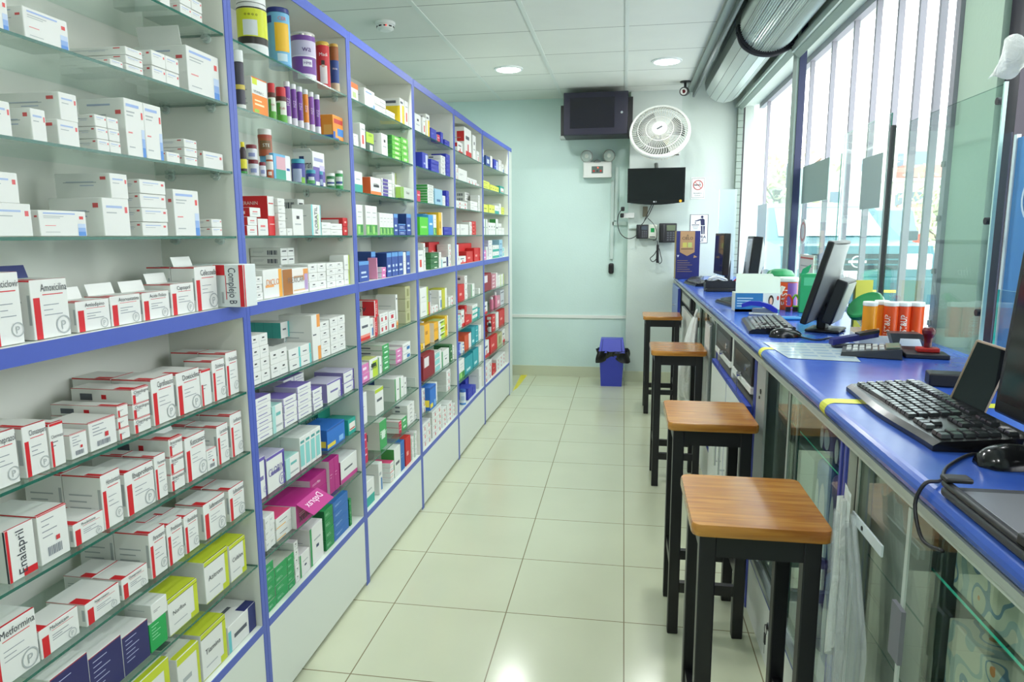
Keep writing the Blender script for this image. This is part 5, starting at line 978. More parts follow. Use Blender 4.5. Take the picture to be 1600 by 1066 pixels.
# swing-lid bin
t = thing('waste_bin', 'blue swing-lid bin with black bag by the back wall', 'bin', (-.095, 6.62, 0)); BB_ = M('#3B45B5', .4)
m = MB(); v = []
for z, s in ((0.0, .86), (.30, 1.0)):
    v += [(sx_*.115*s, sy_*.1*s, z) for sx_, sy_ in ((-1, -1), (1, -1), (1, 1), (-1, 1))]
m.raw(v, [(0, 3, 2, 1), (0, 1, 5, 4), (1, 2, 6, 5), (2, 3, 7, 6), (3, 0, 4, 7), (4, 5, 6, 7)], BB_); m.build('body', t)
m = MB(); m.raw([(-.125, -.11, .33), (.125, -.11, .33), (.125, .11, .33), (-.125, .11, .33), (-.105, -.03, .455), (.105, -.03, .455), (.105, .07, .455), (-.105, .07, .455)], [(0, 3, 2, 1), (0, 1, 5, 4), (1, 2, 6, 5), (2, 3, 7, 6), (3, 0, 4, 7), (4, 5, 6, 7)], BB_); o = m.build('lid', t)
m = MB(); 
for s in (-1, 1): m.tube([(s*.095, -.107, .345), (s*.085, -.04, .447)], .002, M('#23297E', .5), 5, 1)
m.build('flap_seam', o)
m = MB(); BG = M('#141416', .22)
def bagf(u, v):
    a = 2*math.pi*u; rr = .142+.012*math.sin(a*7)+.01*math.sin(a*11+1)+.012*math.sin(v*3+a*3)
    k = max(abs(math.cos(a)), abs(math.sin(a))); return (math.cos(a)*rr/k*.92+(.02 if math.cos(a) > .7 else 0), math.sin(a)*rr/k*.8, .345-.085*v-.018*math.sin(a*5)*v+(.02*math.sin(a*3)*v))
m.grid(bagf, 72, 5, BG); m.build('bag_liner', t)
# ------------------------------------------------------------------ stools
def wood(name, c1, c2, rough):
    m = bpy.data.materials.new(name); m.use_nodes = True; n = m.node_tree.nodes; L = m.node_tree.links; b = n['Principled BSDF']
    g = n.new('ShaderNodeTexCoord'); mp = n.new('ShaderNodeMapping'); mp.inputs['Scale'].default_value = (4, 45, 45); t = n.new('ShaderNodeTexNoise'); t.inputs['Scale'].default_value = 1.2; t.inputs['Detail'].default_value = 6; t.inputs['Distortion'].default_value = .8
    r = n.new('ShaderNodeValToRGB'); r.color_ramp.elements[0].color = (*lin(c1), 1); r.color_ramp.elements[0].position = .3; r.color_ramp.elements[1].color = (*lin(c2), 1); r.color_ramp.elements[1].position = .72
    L.new(g.outputs['Object'], mp.inputs[0]); L.new(mp.outputs[0], t.inputs[0]); L.new(t.outputs[0], r.inputs[0]); L.new(r.outputs[0], b.inputs['Base Color']); b.inputs['Roughness'].default_value = rough; b.inputs['Coat Weight'].default_value = .35; b.inputs['Coat Roughness'].default_value = .12
    return m
WOOD = wood('varnished_wood', '#9A5A18', '#D0923C', .24); STL = M('#16161B', .38)
def stool(y, label, d=.34):
    t = thing('bar_stool', label, 'stool', (.316, y, 0), 0, 'wooden-topped bar stools along the counter'); hw = .1525; L = d
    m = MB(); r = .022; pts = []
    for cx_, cy_, a0 in ((hw-r, L-r, 0), (-hw+r, L-r, 90), (-hw+r, r, 180), (hw-r, r, 270)):
        for i in range(5): a = math.radians(a0+22.5*i); pts.append((cx_+math.cos(a)*r, cy_+math.sin(a)*r))
    n = len(pts); V = []
    for z, s in ((.772, .985), (.776, 1), (.795, 1), (.8, .985)): V += [(x*s, (y_-L/2)*s+L/2, z) for x, y_ in pts]
    m.raw(V, [(k*n+i, k*n+(i+1) % n, (k+1)*n+(i+1) % n, (k+1)*n+i) for k in range(3) for i in range(n)], WOOD, True); m.raw(V, [tuple(range(n))[::-1], tuple(range(3*n, 4*n))], WOOD); m.build('seat', t)
    a = .038
    for sx_ in (-1, 1):
        for yy in (.02, L-.02-a):
            x = sx_*(hw-.02)-(a if sx_ > 0 else 0); MB().bbox((x, yy, 0), (x+a, yy+a, .7715), STL, .003, 1).build('leg', t)
    x = hw-.02
    f = MB(); f.box((-x+a, .024, .715), (x-a, .05, .771), STL); f.box((-x+a, L-.05, .715), (x-a, L-.024, .771), STL); f.box((-x+.004, .058, .715), (-x+.03, L-.058, .771), STL); f.box((x-.03, .058, .715), (x-.004, L-.058, .771), STL); f.build('apron', t)
    for nm, bx in (('stretcher', ((-x+a, .026, .16), (x-a, .05, .198))), ('stretcher', ((-x+a, L-.05, .16), (x-a, L-.026, .198))), ('stretcher', ((-x+.006, .058, .22), (-x+.03, L-.058, .258))), ('stretcher', ((x-.03, .058, .22), (x-.006, L-.058, .258)))):
        MB().box(bx[0], bx[1], STL).build(nm, t)
stool(1.505, 'nearest bar stool, its glossy wooden seat fully in view'); stool(2.36, 'second bar stool, standing by the glass display case'); stool(3.87, 'third bar stool, before the hanging white bag'); stool(5.52, 'farthest bar stool, nearest the back wall')
# ------------------------------------------------------------------ counter
CX0, CX1, CZ = .475, 1.12, 1.05
def counter_mat():
    m = bpy.data.materials.new('blue_counter_laminate'); m.use_nodes = True; n = m.node_tree.nodes; L = m.node_tree.links; b = n['Principled BSDF']
    g = n.new('ShaderNodeTexCoord'); t = n.new('ShaderNodeTexNoise'); t.inputs['Scale'].default_value = 9; t.inputs['Detail'].default_value = 5; L.new(g.outputs['Object'], t.inputs[0])
    r = n.new('ShaderNodeValToRGB'); r.color_ramp.elements[0].color = (*lin('#2E4FAE'), 1); r.color_ramp.elements[1].color = (*lin('#4067C2'), 1); L.new(t.outputs[0], r.inputs[0]); L.new(r.outputs[0], b.inputs['Base Color'])
    q = n.new('ShaderNodeMapRange'); q.inputs[3].default_value = .14; q.inputs[4].default_value = .26; L.new(t.outputs[0], q.inputs[0]); L.new(q.outputs[0], b.inputs['Roughness']); return m
CTR = counter_mat(); YEL = M('#D9DB3C', .4); PALE = M('#C6CCC2', .4)
t = thing('counter', 'long blue counter top with rounded front edge and yellow tape bands', 'counter', (0, 0, 0))
prof = [(CX1, CZ-.036), (CX1, CZ), (CX0+.02, CZ)]+[(CX0+.02-.02*math.sin(a), CZ-.018+.018*math.cos(a)) for a in [math.pi*i/8 for i in range(1, 9)]]
CT = MB(); CT.prism(prof, 1, -.6, 6.765, CTR, False); CT.build('counter_top', t)
m = MB(); m.box((CX0+.012, -.6, CZ-.062), (CX0+.03, 6.76, CZ-.0365), PALE); m.box((CX0+.005, -.6, CZ-.05), (CX0+.013, 6.76, CZ-.0365), M('#AEB5AC', .4)); m.build('under_trim', t)
def tape(y0, y1, xe):
    P = [(CX0+.021-.0212*math.sin(a), CZ-.018+.0192*math.cos(a)) for a in [math.pi*i/8 for i in range(0, 9)]]; m = MB()
    P = [(xe, CZ+.0007)]+P
    for p, q in zip(P, P[1:]): m.quad((p[0], y0, p[1]), (q[0], y0, q[1]), (q[0], y1, q[1]), (p[0], y1, p[1]), YEL)
    m.build('yellow_tape', t)
ya = onZ(1188, 545, CZ).y; yb = onZ(1291, 627, CZ).y
tape(ya-.018, ya+.03, 1.0); tape(yb-.02, yb+.025, 1.0)
# cabinets below
CG = glass_mat('cabinet_glass', '#F6FAF8', .9, .01); GRYP = M('#A9B0AE', .45); IN = M('#CFCEC2', .6); ALU = M('#AEB7B6', .3, .7)
TEAL = M('#4FF0D0', .12)
FRX = .50
def carcass(t, y0, y1, open_top=False, inner=IN):
    L = y1-y0
    for nm, a, b_ in (('side_panel', (0, 0, 0), (.56, .018, .987)), ('side_panel', (0, L-.018, 0), (.56, L, .987)), ('back_panel', (.55, .018, .06), (.56, L-.018, .987)), ('base_panel', (.02, .018, .02), (.55, L-.018, .235))):
        m = MB(); m.box(a, b_, inner if nm != 'base_panel' else WHITE); m.build(nm, t)
BLE = M('#2F45A8', .4)
def case(y0, y1, label, near):
    t = thing('display_cabinet', label, 'display cabinet', (FRX, y0, 0), 0, 'glass-fronted display cabinets under the counter'); L = y1-y0
    carcass(t, y0, y1)
    m = MB(); m.box((.0, .018, .0), (.018, L-.018, .212), WHITE); m.box((-.001, .018, .212), (.018, L-.018, .226), BLE); m.box((-.004, .018, .2265), (.04, L-.018, .25), ALU); m.box((.012, .018, .25), (.016, L-.018, .27), ALU); m.build('base_front', t)
    for e0, e1 in ((L-.012, L), (0, .012)): MB().box((-.006, e0, .0), (-.0005, e1, .987), M('#4A55B5', .4)).build('edge_strip', t)
    ys = [(.02, L*.5+.03, .006), (L*.5-.03, L-.02, .02)]
    for (a, b_, x) in ys:
        d = MB(); d.box((x, a, .272), (x+.005, b_, .98), CG, {'+y': GREENEDGE, '-y': GREENEDGE}); o = d.build('sliding_glass_door', t)
        for y in (a, b_-.012): MB().box((x-.004, y, .272), (x-.0005, y+.009, .98), PALE).box((x-.0045, y+.009, .272), (x-.0005, y+.014, .98), BLK).build('door_stile', o)
    return t, L
gsh = glass_mat('case_shelf_glass', '#F2FAF7', 1.0)
t, L = case(1.59, 2.62, 'glass display cabinet under the counter holding nappy packs', False)
m = MB(); m.box((-.004, L-.17, .27), (.004, L-.02, .985), GRYP); o = m.build('lock_panel', t); k = MB(); k.cyl((-.007, L-.1, .885), (-.0045, L-.1, .885), .009, BLK, 10); k.cyl((-.007, L-.085, .86), (-.0045, L-.085, .86), .006, BLK, 8); k.build('keyhole', o)
m = MB(); m.box((.07, .02, .815), (.5, L-.02, .82), gsh, {'-x': TEAL}); m.build('glass_shelf', t)
kx = onX(1198, 985, .49)
m = MB(); ky = kx.y-1.59; m.cyl((-.008, ky, .165), (-.0005, ky, .165), .014, CHR, 14); m.cyl((-.012, ky, .165), (-.008, ky, .165), .009, BLK, 12); o = m.build('drawer_lock', t)
m = MB(); m.tube([(-.014, ky+math.cos(a)*.016, .155+math.sin(a)*.016) for a in [i*.45 for i in range(15)]], .0012, BLK, 5, 1); m.box((-.017, ky-.008, .105), (-.013, ky+.008, .14), BLK); m.box((-.0155, ky-.003, .07), (-.0145, ky+.003, .105), CHR); m.build('key', o)
t, L = case(-.6, 1.57, 'glass display cabinet nearest the viewer with patterned boxes inside', True)
for z, mm in ((.838, TEAL), (.62, GREENEDGE), (.45, GREENEDGE)):
    m = MB(); m.box((.07, .02, z-.006), (.5, L-.02, z), gsh, {'-x': mm}); m.build('glass_shelf', t)
m = MB(); y = 1.21+.6; m.box((-.008, y-.006, .27), (-.0045, y+.006, .98), M('#C3CCC4', .4)); o = m.build('door_pull', t); m = MB(); m.box((-.016, y-.022, .70), (-.0085, y+.022, .80), M('#77777F', .5)); m.build('lock_block', o)
m = MB(); m.box((.052, L-.31, .25), (.056, L-.02, .985), M('#A3A39C', .6)); m.box((.0515, L-.31, .575), (.0519, L-.02, .579), M('#4A6A62', .5)); m.box((.0515, L-.31, .735), (.0519, L-.02, .739), M('#4A6A62', .5)); m.build('inner_partition', t)
# nappy packs, basket and plain carton inside the nearer-to-middle case
def nappy(x, y, z, c1, c2, label, w=.15, d=.12, h=.16):
    t = thing('nappy_pack', label, 'nappy pack', (x, y, z), 0, 'nappy packs in the display cabinet'); m = MB(); m.bbox((0, 0, 0), (w, d, h), M(c1, .3), .02, 3); m.build('bag', t)
    q = MB()
    n = 18
    for s, (cy_, cz_, ry, rz_) in enumerate(((.35*d, .5*h, .22*d, .3*h), (.75*d, .45*h, .14*d, .34*h))):
        q.raw([(-.0012, cy_+ry*math.cos(2*math.pi*i/n), cz_+rz_*math.sin(2*math.pi*i/n)) for i in range(n)], [tuple(range(n))], M(c2 if s == 0 else '#D5DDE6', .3))
    q.quad((.02, -.001, h*.3), (w-.02, -.001, h*.3), (w-.02, -.001, h*.7), (.02, -.001, h*.7), M('#E0E2EC', .4)); q.build('print', t); return t
SH = .8212
k = 0
for (y, c1, c2, l) in ((1.80, '#4E4FA3', '#8FB9DA', 'blue nappy pack on the glass shelf, nearest the blue upright'), (1.94, '#6C5C9C', '#C9D4E4', 'lilac nappy pack on the glass shelf, next along')): nappy(.575, y, SH, c1, c2, l, .2, .12, .1)
for (y, z, c1, c2, l) in ((1.80, .236, '#3F62B4', '#D6DEEA', 'large blue nappy pack at the bottom, nearest'), (1.945, .236, '#5A4C94', '#8FC4D0', 'large purple nappy pack at the bottom, farther'), (1.80, .52, '#6A5A9E', '#C9DCE6', 'purple nappy pack in the upper layer, nearest'), (1.945, .52, '#4A70B8', '#D9D4E8', 'blue nappy pack in the upper layer, farther')): nappy(.575, y, z, c1, c2, l, .22, .13, .275)
p = onX(1305, 705, .60)
t = thing('basket', 'small pink basket with dark holes in the display cabinet', 'basket', (.635, 1.86, .9225)); m = MB(); m.lathe([(.0005, 0), (.045, 0), (.052, .055), (.048, .055), (.042, .004), (.0005, .004)], (0, 0, 0), M('#D99AA4', .5), 24); m.build('body', t)
m = MB()
for j in range(3):
    for i in range(16): a = 2*math.pi*(i+.5*(j % 2))/16; r = .0462+.0022*j; m.obox((math.cos(a)*r, math.sin(a)*r, .012+.016*j), (.0006*math.cos(a), .0006*math.sin(a), 0), (-.003*math.sin(a), .003*math.cos(a), 0), (0, 0, .004), M('#4A1A22'))
m.build('holes', t)
tag(MB().bbox((.62, 2.26, .236), (.9, 2.52, .72), M('#B9CDBE', .5), .003).box((.6195, 2.26, .46), (.6199, 2.52, .464), M('#6B7A70')).build('storage_carton'), 'plain mint green carton standing in the display cabinet', 'carton')
# patterned boxes in the nearest case
def pattern_mat():
    m = bpy.data.materials.new('flower_print'); m.use_nodes = True; n = m.node_tree.nodes; L = m.node_tree.links; b = n['Principled BSDF']
    g = n.new('ShaderNodeTexCoord'); v = n.new('ShaderNodeTexVoronoi'); v.feature = 'SMOOTH_F1'; v.inputs['Scale'].default_value = 17; L.new(g.outputs['Object'], v.inputs['Vector'])
    r = n.new('ShaderNodeValToRGB'); r.color_ramp.interpolation = 'CONSTANT'; e = r.color_ramp.elements; e[0].color = (*lin('#CF8A4E'), 1); e[0].position = 0; e[1].color = (*lin('#C9CCB4'), 1); e[1].position = .14
    for p, c in ((.3, '#6C8FA0'), (.36, '#C6CDB8'), (.52, '#9FB5B0'), (.6, '#CDCDB8')): k = e.new(p); k.color = (*lin(c), 1)
    L.new(v.outputs['Distance'], r.inputs[0]); L.new(r.outputs[0], b.inputs['Base Color']); b.inputs['Roughness'].default_value = .5; return m
PAT = pattern_mat()
for x, y, z, l in ((.575, 1.0, .8392, 'flower-patterned box on the upper glass shelf of the nearest cabinet'), (.575, 1.0, .6212, 'flower-patterned box in the middle of the nearest cabinet'), (.575, .72, .6212, 'flower-patterned box nearest the viewer in the middle row'), (.575, 1.0, .4512, 'flower-patterned box low in the nearest cabinet'), (.575, .72, .4512, 'flower-patterned box low and nearest the viewer')):
    h = .10 if z > .8 else .16; tag(MB().bbox((0, 0, 0), (.2, .22, h), PAT, .003).build('patterned_box', loc=(x, y, z)), l, 'box', 'flower-patterned boxes in the cabinet')
# drawer and door unit
t = thing('base_cabinet', 'white base cabinet with two black cash drawers and blue-edged doors', 'cabinet', (FRX, 2.64, 0)); L = 1.08
carcass(t, 0, L, inner=WHITE)
for e0, e1 in ((0, .016), (L-.016, L)): MB().box((-.004, e0, 0), (-.0005, e1, .987), BLE).build('edge_strip', t)
MB().box((-.004, L*.5-.02, .8), (.02, L*.5+.02, .987), WHITE).build('divider', t)
for s, (a, b_) in enumerate(((.03, .46), (.56, 1.04))):
    d = MB(); d.bbox((-.012, a, .868), (.36, b_, .984), DGR, .004); d.box((-.0135, a+.02, .90), (-.0125, b_-.06, .96), M('#1D1D20', .35)); o = d.build('cash_drawer', t)
    k = MB(); k.cyl((-.02, a+.1, .925), (-.0125, a+.1, .925), .014, CHR, 14); k.build('lock', o)
    k = MB(); k.cyl((-.03, a+.22, .875), (-.014, a+.22, .875), .010, CHR, 10); k.box((-.03, a+.216, .80), (-.027, a+.224, .868), CHR); k.build('key', o)
    f = MB(); f.box((-.015, a-.01, .842), (.3, b_+.01, .866), WHITE); f.build('drawer_shelf', t)
for s, (a, b_) in enumerate(((.018, L*.5-.004), (L*.5+.004, L-.018))):
    d = MB(); d.box((-.027, a, .05), (-.006, b_, .795), WHITE, {'+z': BLE, '-y': BLE}); d.box((-.0276, a, .775), (-.0272, b_, .795), BLE); o = d.build('door', t)
    y = b_-.06 if s == 0 else a+.06; hm = MB(); hm.cyl((-.055, y, .36), (-.055, y, .54), .006, CHR, 10)
    for z in (.38, .52): hm.cyl((-.055, y, z), (-.0278, y, z), .004, CHR, 8)
    hm.build('handle', o)
# glazed unit hung with bags
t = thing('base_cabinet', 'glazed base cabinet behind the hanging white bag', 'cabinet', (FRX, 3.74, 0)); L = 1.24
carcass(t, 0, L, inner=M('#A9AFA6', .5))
m = MB(); m.box((0, .018, 0), (.018, L-.018, .21), WHITE); m.box((-.001, .018, .21), (.018, L-.018, .225), BLE); m.build('base_front', t)
for a, b_, x in ((.02, .42, .0), (.4, .84, .012), (.82, L-.02, .0)):
    d = MB(); d.box((x, a, .24), (x+.006, b_, .98), CG); o = d.build('glass_door', t); MB().box((x-.004, a, .24), (x-.0006, a+.02, .98), ALU).build('door_stile', o); MB().box((x-.006, b_-.014, .24), (x-.0006, b_, .98), BLK).build('door_stile', o)
t = thing('base_cabinet', 'white base cabinet with a blue door at the far end', 'cabinet', (FRX, 5.0, 0)); L = 1.74
carcass(t, 0, L, inner=WHITE)
m = MB(); m.box((0, .018, 0), (.018, 1.0, .84), WHITE); m.build('front_panel', t)
d = MB(); d.bbox((-.012, .13, .888), (.3, .9, .984), DGR, .004); d.box((-.0135, .2, .905), (-.0125, .85, .965), M('#A9AFAA', .4)); o = d.build('cash_drawer', t)
d = MB(); d.box((-.035, 1.03, .66), (-.012, 1.70, .983), M('#7F93C6', .4), {'-y': BLE}); o = d.build('door', t); k = MB(); k.cyl((-.06, 1.3, .82), (-.0355, 1.3, .82), .008, CHR, 10); k.build('knob', o)
m = MB(); m.box((0, 1.03, 0), (.018, L-.018, .64), WHITE); m.build('lower_panel', t)
# ------------------------------------------------------------------ hanging bags
def film(name, colr, alpha, rough):
    m = bpy.data.materials.new(name); m.use_nodes = True; n = m.node_tree.nodes; L = m.node_tree.links; b = n['Principled BSDF']
    b.inputs['Base Color'].default_value = (*lin(colr), 1); b.inputs['Roughness'].default_value = rough; b.inputs['Alpha'].default_value = alpha; b.inputs['Specular IOR Level'].default_value = .8
    g = n.new('ShaderNodeTexCoord'); t = n.new('ShaderNodeTexNoise'); t.inputs['Scale'].default_value = 14; t.inputs['Detail'].default_value = 4; t.inputs['Distortion'].default_value = 1.5
    u = n.new('ShaderNodeBump'); u.inputs['Strength'].default_value = .6; u.inputs['Distance'].default_value = .02; L.new(g.outputs['Object'], t.inputs[0]); L.new(t.outputs[0], u.inputs['Height']); L.new(u.outputs[0], b.inputs['Normal']); return m
FILM = film('clear_polythene', '#E9F0F2', .24, .12); FILMW = film('white_polythene', '#E9EDEA', .93, .35); TISS = film('tissue_white', '#ECEEEA', 1, .6)
t = thing('plastic_bag_bundle', 'bundle of clear plastic bags hanging from the counter edge', 'plastic bags', (.472, 1.44, 0))
hz = [(.02, .865), (.05, .83), (-.01, .80)]
def sheet(y0, y1, yt, ztop, zbot, ph, x0, amp, mat, par, nm, pinch=.35):
    def f(u, v):
        w = pinch+(1-pinch)*min(1, v*2.2); yc = (y0+y1)/2*min(1, v*2)+yt*(1-min(1, v*2)); y = yc+(u-.5)*(y1-y0)*w
        z = ztop+(zbot-ztop)*v+.02*math.sin(u*5+ph)*v; x = x0-amp*(.5+.5*math.sin(u*9+ph+v*2.5))*(.3+.7*v)-.006*math.sin(u*23+ph)
        return (x, y, z)
    m = MB(); m.grid(f, 22, 14, mat); return m.build(nm, par)
sheet(-.15, .055, .03, .865, .42, 0, .014, .022, FILM, t, 'clear_bag'); sheet(-.11, .05, .03, .85, .50, 1.6, .004, .025, FILM, t, 'clear_bag'); sheet(-.05, .055, .04, .86, .2, 3.1, -.008, .022, FILM, t, 'clear_bag')
sheet(-.01, .055, .04, .89, .55, .8, .0, .02, FILMW, t, 'white_bag', .6)
m = MB(); m.grid(lambda u, v: (.008-.008*math.sin(u*6)-.004*v, .045+.05*(u-.4)-.01*v, .905-.06*v+.012*math.sin(u*7+v*4)), 8, 8, FILMW); m.build('hanger_tab', t)
m = MB(); m.obox((.017, -.05, .855), (.002, 0, 0), (0, .085, -.0), (0, .0, .011), M('#DDE6EA', .25)); o = m.build('header_strip', t); MB().cyl((.0135, -.03, .855), (.0145, -.03, .855), .005, BLK, 8).build('hole', o)
def whitebag(y, z0, z1, w, label):
    t = thing('white_bag', label, 'bag', (.468, y, 0), 0)
    def f(u, v):
        a = 2*math.pi*u; k = .25+.75*min(1, v*1.6)**.8; k *= 1 if v < .9 else 1-(v-.9)*2
        r = 1+.1*math.sin(5*a+v*4)+.06*math.sin(9*a+2); return (-.055*k+math.cos(a)*.052*k*r, math.sin(a)*w*k*r+.02*v, z1+(z0-z1)*v)
    m = MB(); m.grid(f, 40, 18, TISS); m.build('bag_body', t)
    m = MB(); m.tube([(-.02, 0, z1-.01), (-.012, -.02, z1+.03), (-.006, .0, z1+.045), (-.012, .02, z1+.03), (-.02, .005, z1-.01)], .006, TISS, 6, 4); m.build('bag_handle', t)
whitebag(4.42, .42, .93, .16, 'white crumpled carrier bag hanging from the counter behind the third stool')
sheet_t = thing('plastic_bag_bundle', 'thin pale plastic bags hanging beside the white carrier bag', 'plastic bags', (.486, 4.0, 0)); sheet(-.14, .14, .0, .95, .4, 1, .005, .006, FILM, sheet_t, 'clear_bag', 1); sheet(-.1, .16, .02, .94, .35, 2.3, -.001, .006, FILMW, sheet_t, 'pale_bag', 1)
# ------------------------------------------------------------------ things on the counter
ZC = CZ+.0008
def at(x, y, z=ZC): return onZ(x, y, z)
def keyboard(cx_, cy_, L, Wd, rz, label, wave=True):
    t = thing('keyboard', label, 'keyboard', (cx_, cy_, ZC), rz); m = MB(); n = 14
    top = []; 
    for i in range(n+1):
        y = -L/2+L*i/n; e = .012*math.sin(math.pi*(i/n-.25)*2)*(1 if wave else 0); top.append((y, -Wd/2-e*.5))
    V = []
    for y, xf in top: V += [(xf, y, 0), (Wd/2, y, 0), (Wd/2, y, .032), (xf+.012, y, .018), (xf, y, .010)]
    f = [(5*i+k, 5*i+(k+1) % 5, 5*(i+1)+(k+1) % 5, 5*(i+1)+k) for i in range(n) for k in range(5)]+[(4, 3, 2, 1, 0), tuple(5*n+k for k in range(5))]
    m.raw(V, f, M('#151517', .22)); m.build('case', t)
    k = MB(); KM = M('#2A2B2F', .16, spec=.9)
    def key(y0, y1, x0, x1):
        s = .018+.014*((x0+x1)/2+Wd/2-.012)/(Wd-.012); k.raw([(x0, y0, s), (x1, y0, s+.001), (x1, y1, s+.001), (x0, y1, s), (x0+.002, y0+.002, s+.007), (x1-.002, y0+.002, s+.008), (x1-.002, y1-.002, s+.008), (x0+.002, y1-.002, s+.007)], [(0, 1, 5, 4), (1, 2, 6, 5), (2, 3, 7, 6), (3, 0, 4, 7), (4, 5, 6, 7)], KM)
    rw = (Wd-.045)/6.2
    for r in range(6):
        x0 = -Wd/2+.025+r*rw+(.008 if r == 5 else 0); x1 = x0+rw*.86
        n_ = 22; kw = (L-.03)/n_
        for i in range(n_):
            y1 = L/2-.015-i*kw
            if i in (15, 18+1) : continue
            if r in (1,) and i in (16, 18): continue
            if r == 2 and i in (16, 17, 18): continue
            if r == 0 and 4 <= i <= 8:
                if i == 4: key(y1-kw*5+.001, y1-.001, x0, x1)
                continue
            key(y1-kw+.001, y1-.001, x0, x1)
    k.build('keys', t); return t
def mouse(x, y, rz, label, L=.13, Wd=.075):
    t = thing('mouse', label, 'mouse', (x, y, ZC), rz); m = MB()
    def f(u, v):
        a = math.pi*u; b = v; y_ = (b-.5)*L; e = math.sqrt(max(0, 1-(2*b-1)**2)); hh = .036*(e**.8)*(1-.25*(b-.4))
        return (math.cos(a)*Wd/2*e**.7, y_, math.sin(a)*hh)
    m.grid(f, 14, 14, M('#121214', .18)); m.build('shell', t)
    w = MB(); w.cyl((-.004, L*.24, .031), (.004, L*.24, .031), .008, DGR, 12); w.build('wheel', t); return t
keyboard(.645, 1.565, .50, .175, 0, 'black keyboard with curved front nearest the viewer')
p = at(1580, 728); mouse(p.x+.005, p.y+.01, math.radians(-70), 'black glossy mouse at the end of the nearest keyboard')
p = at(1228, 527); mouse(p.x, p.y+.01, math.radians(-75), 'black mouse beside the laminated sheet')
a = at(1172, 520); keyboard(.60, 3.03, .42, .165, math.radians(-5), 'black keyboard before the tilted grey-backed monitor', False)
a = at(1142, 478); keyboard(a.x+.03, a.y+.08, .28, .13, math.radians(10), 'short black keyboard beside the open white box', False)
keyboard(.58, 5.58, .38, .13, math.radians(8), 'black keyboard near the navy carton', False)
keyboard(.60, 6.04, .36, .13, math.radians(-10), 'black keyboard pushed up against the navy carton', False)
def monitor(loc, rz, tilt, w, h, label, back='#77797B', sw=.05, curve=.03, stand=True, logo=False, raise_=.09):
    t = thing('monitor', label, 'monitor', loc, rz)
    R = Matrix.Rotation(math.radians(tilt), 4, 'X')
    def X_(m, dz=raise_):
        m.v = [tuple(R@Vector(p)+Vector((0, 0, dz))) for p in m.v]; return m
    m = MB(); m.bbox((-w/2, -.0, 0), (w/2, sw*.5, h), M('#161618', .35), .006); X_(m).build('bezel', t)
    m = MB(); m.box((-w/2+.018, -.0012, .028), (w/2-.018, -.0003, h-.018), M('#1B1E1C', .1)); X_(m).build('screen', t)
    m = MB(); m.grid(lambda u, v: ((u-.5)*(w-.02), sw*.5+curve*math.sin(math.pi*min(1, max(0, u)))*math.sin(math.pi*(.08+.84*v))+.0006, .01+(h-.02)*v), 12, 10, M(back, .4)); X_(m).build('back_shell', t)
    if logo:
        m = MB(); m.text('hp', (0, sw*.5+curve+.004, h*.62), (-1, 0, 0), (0, 0, 1), .035, M('#D5D8DA', .3)); X_(m).build('logo', t)
    if stand:
        m = MB(); m.bbox((-.035, sw*.5+.01, .008), (.035, sw*.5+.045, raise_+h*.35), BLK, .006); m.build('neck', t); m = MB(); m.bbox((-.08, .0, 0), (.08, .13, .012), BLK, .005); m.build('foot', t)
    return t
a = onY(1548, 652, 1.5); b = onY(1603, 338, 1.5)
monitor((.757, 1.262, ZC), math.radians(-90), -4, .51, .395, 'large black monitor at the right edge, tilted back', sw=.08, raise_=.03)
t3 = monitor((.765, 2.99, ZC), math.radians(-116), -15, .36, .335, 'black monitor tilted back with a logo on its grey back', back='#8E9092', logo=True, raise_=.045)
R = Matrix.Rotation(math.radians(-17), 4, 'X')
m = MB(); m.bbox((-.1, .058, .02), (.1, .10, .2), M('#1B1C20', .4), .006); m.box((-.09, .1005, .03), (.09, .104, .19), M('#B9BDBC', .4)); m.v = [tuple(R@Vector(p)+Vector((0, 0, .045))) for p in m.v]; m.build('back_module', t3)
monitor((.865, 5.16, ZC), math.radians(-93), -5, .34, .31, 'thick black monitor with curved grey back beyond the open white box', back='#8A8C8C', curve=.05, sw=.13, raise_=.07)
monitor((.755, 5.78, ZC), math.radians(-86), -1, .36, .33, 'black upright monitor nearest the navy carton', back='#9A9C9C', curve=.04, sw=.1, raise_=.07)
# phone leaning by the large monitor
t = thing('smartphone', 'smartphone with brown case leaning by the large monitor', 'phone', (.752, 1.615, ZC+.010)); t.rotation_euler = (math.radians(-12), math.radians(16), math.radians(-28))
m = MB(); m.bbox((-.037, 0, 0), (.037, .011, .152), M('#8C7A66', .35), .006, 3); m.build('case', t); m = MB(); m.box((-.033, -.0012, .006), (.033, -.0002, .146), M('#15171A', .06)); m.build('screen', t)
p = at(1490, 604); t = thing('power_adapter', 'black power block with plugged adapter under the large monitor', 'adapter', (p.x, p.y, ZC), math.radians(-12)); m = MB(); m.bbox((-.06, -.02, 0), (.13, .04, .034), BLK, .004); m.build('block', t); m = MB(); m.bbox((.045, -.01, .0345), (.075, .02, .075), BLK, .006); m.build('plug', t)
m = MB(); m.tube([(.06, .005, .075), (.065, .01, .105), (.085, .012, .10), (.09, .015, .06), (.12, .06, .01)], .0035, BLK, 6, 4); m.build('cord', t)
t = thing('document_tray', 'dark grey plastic tray overlapping the counter edge nearest the viewer', 'tray', (0, 0, ZC)); DT = M('#34363C', .45)
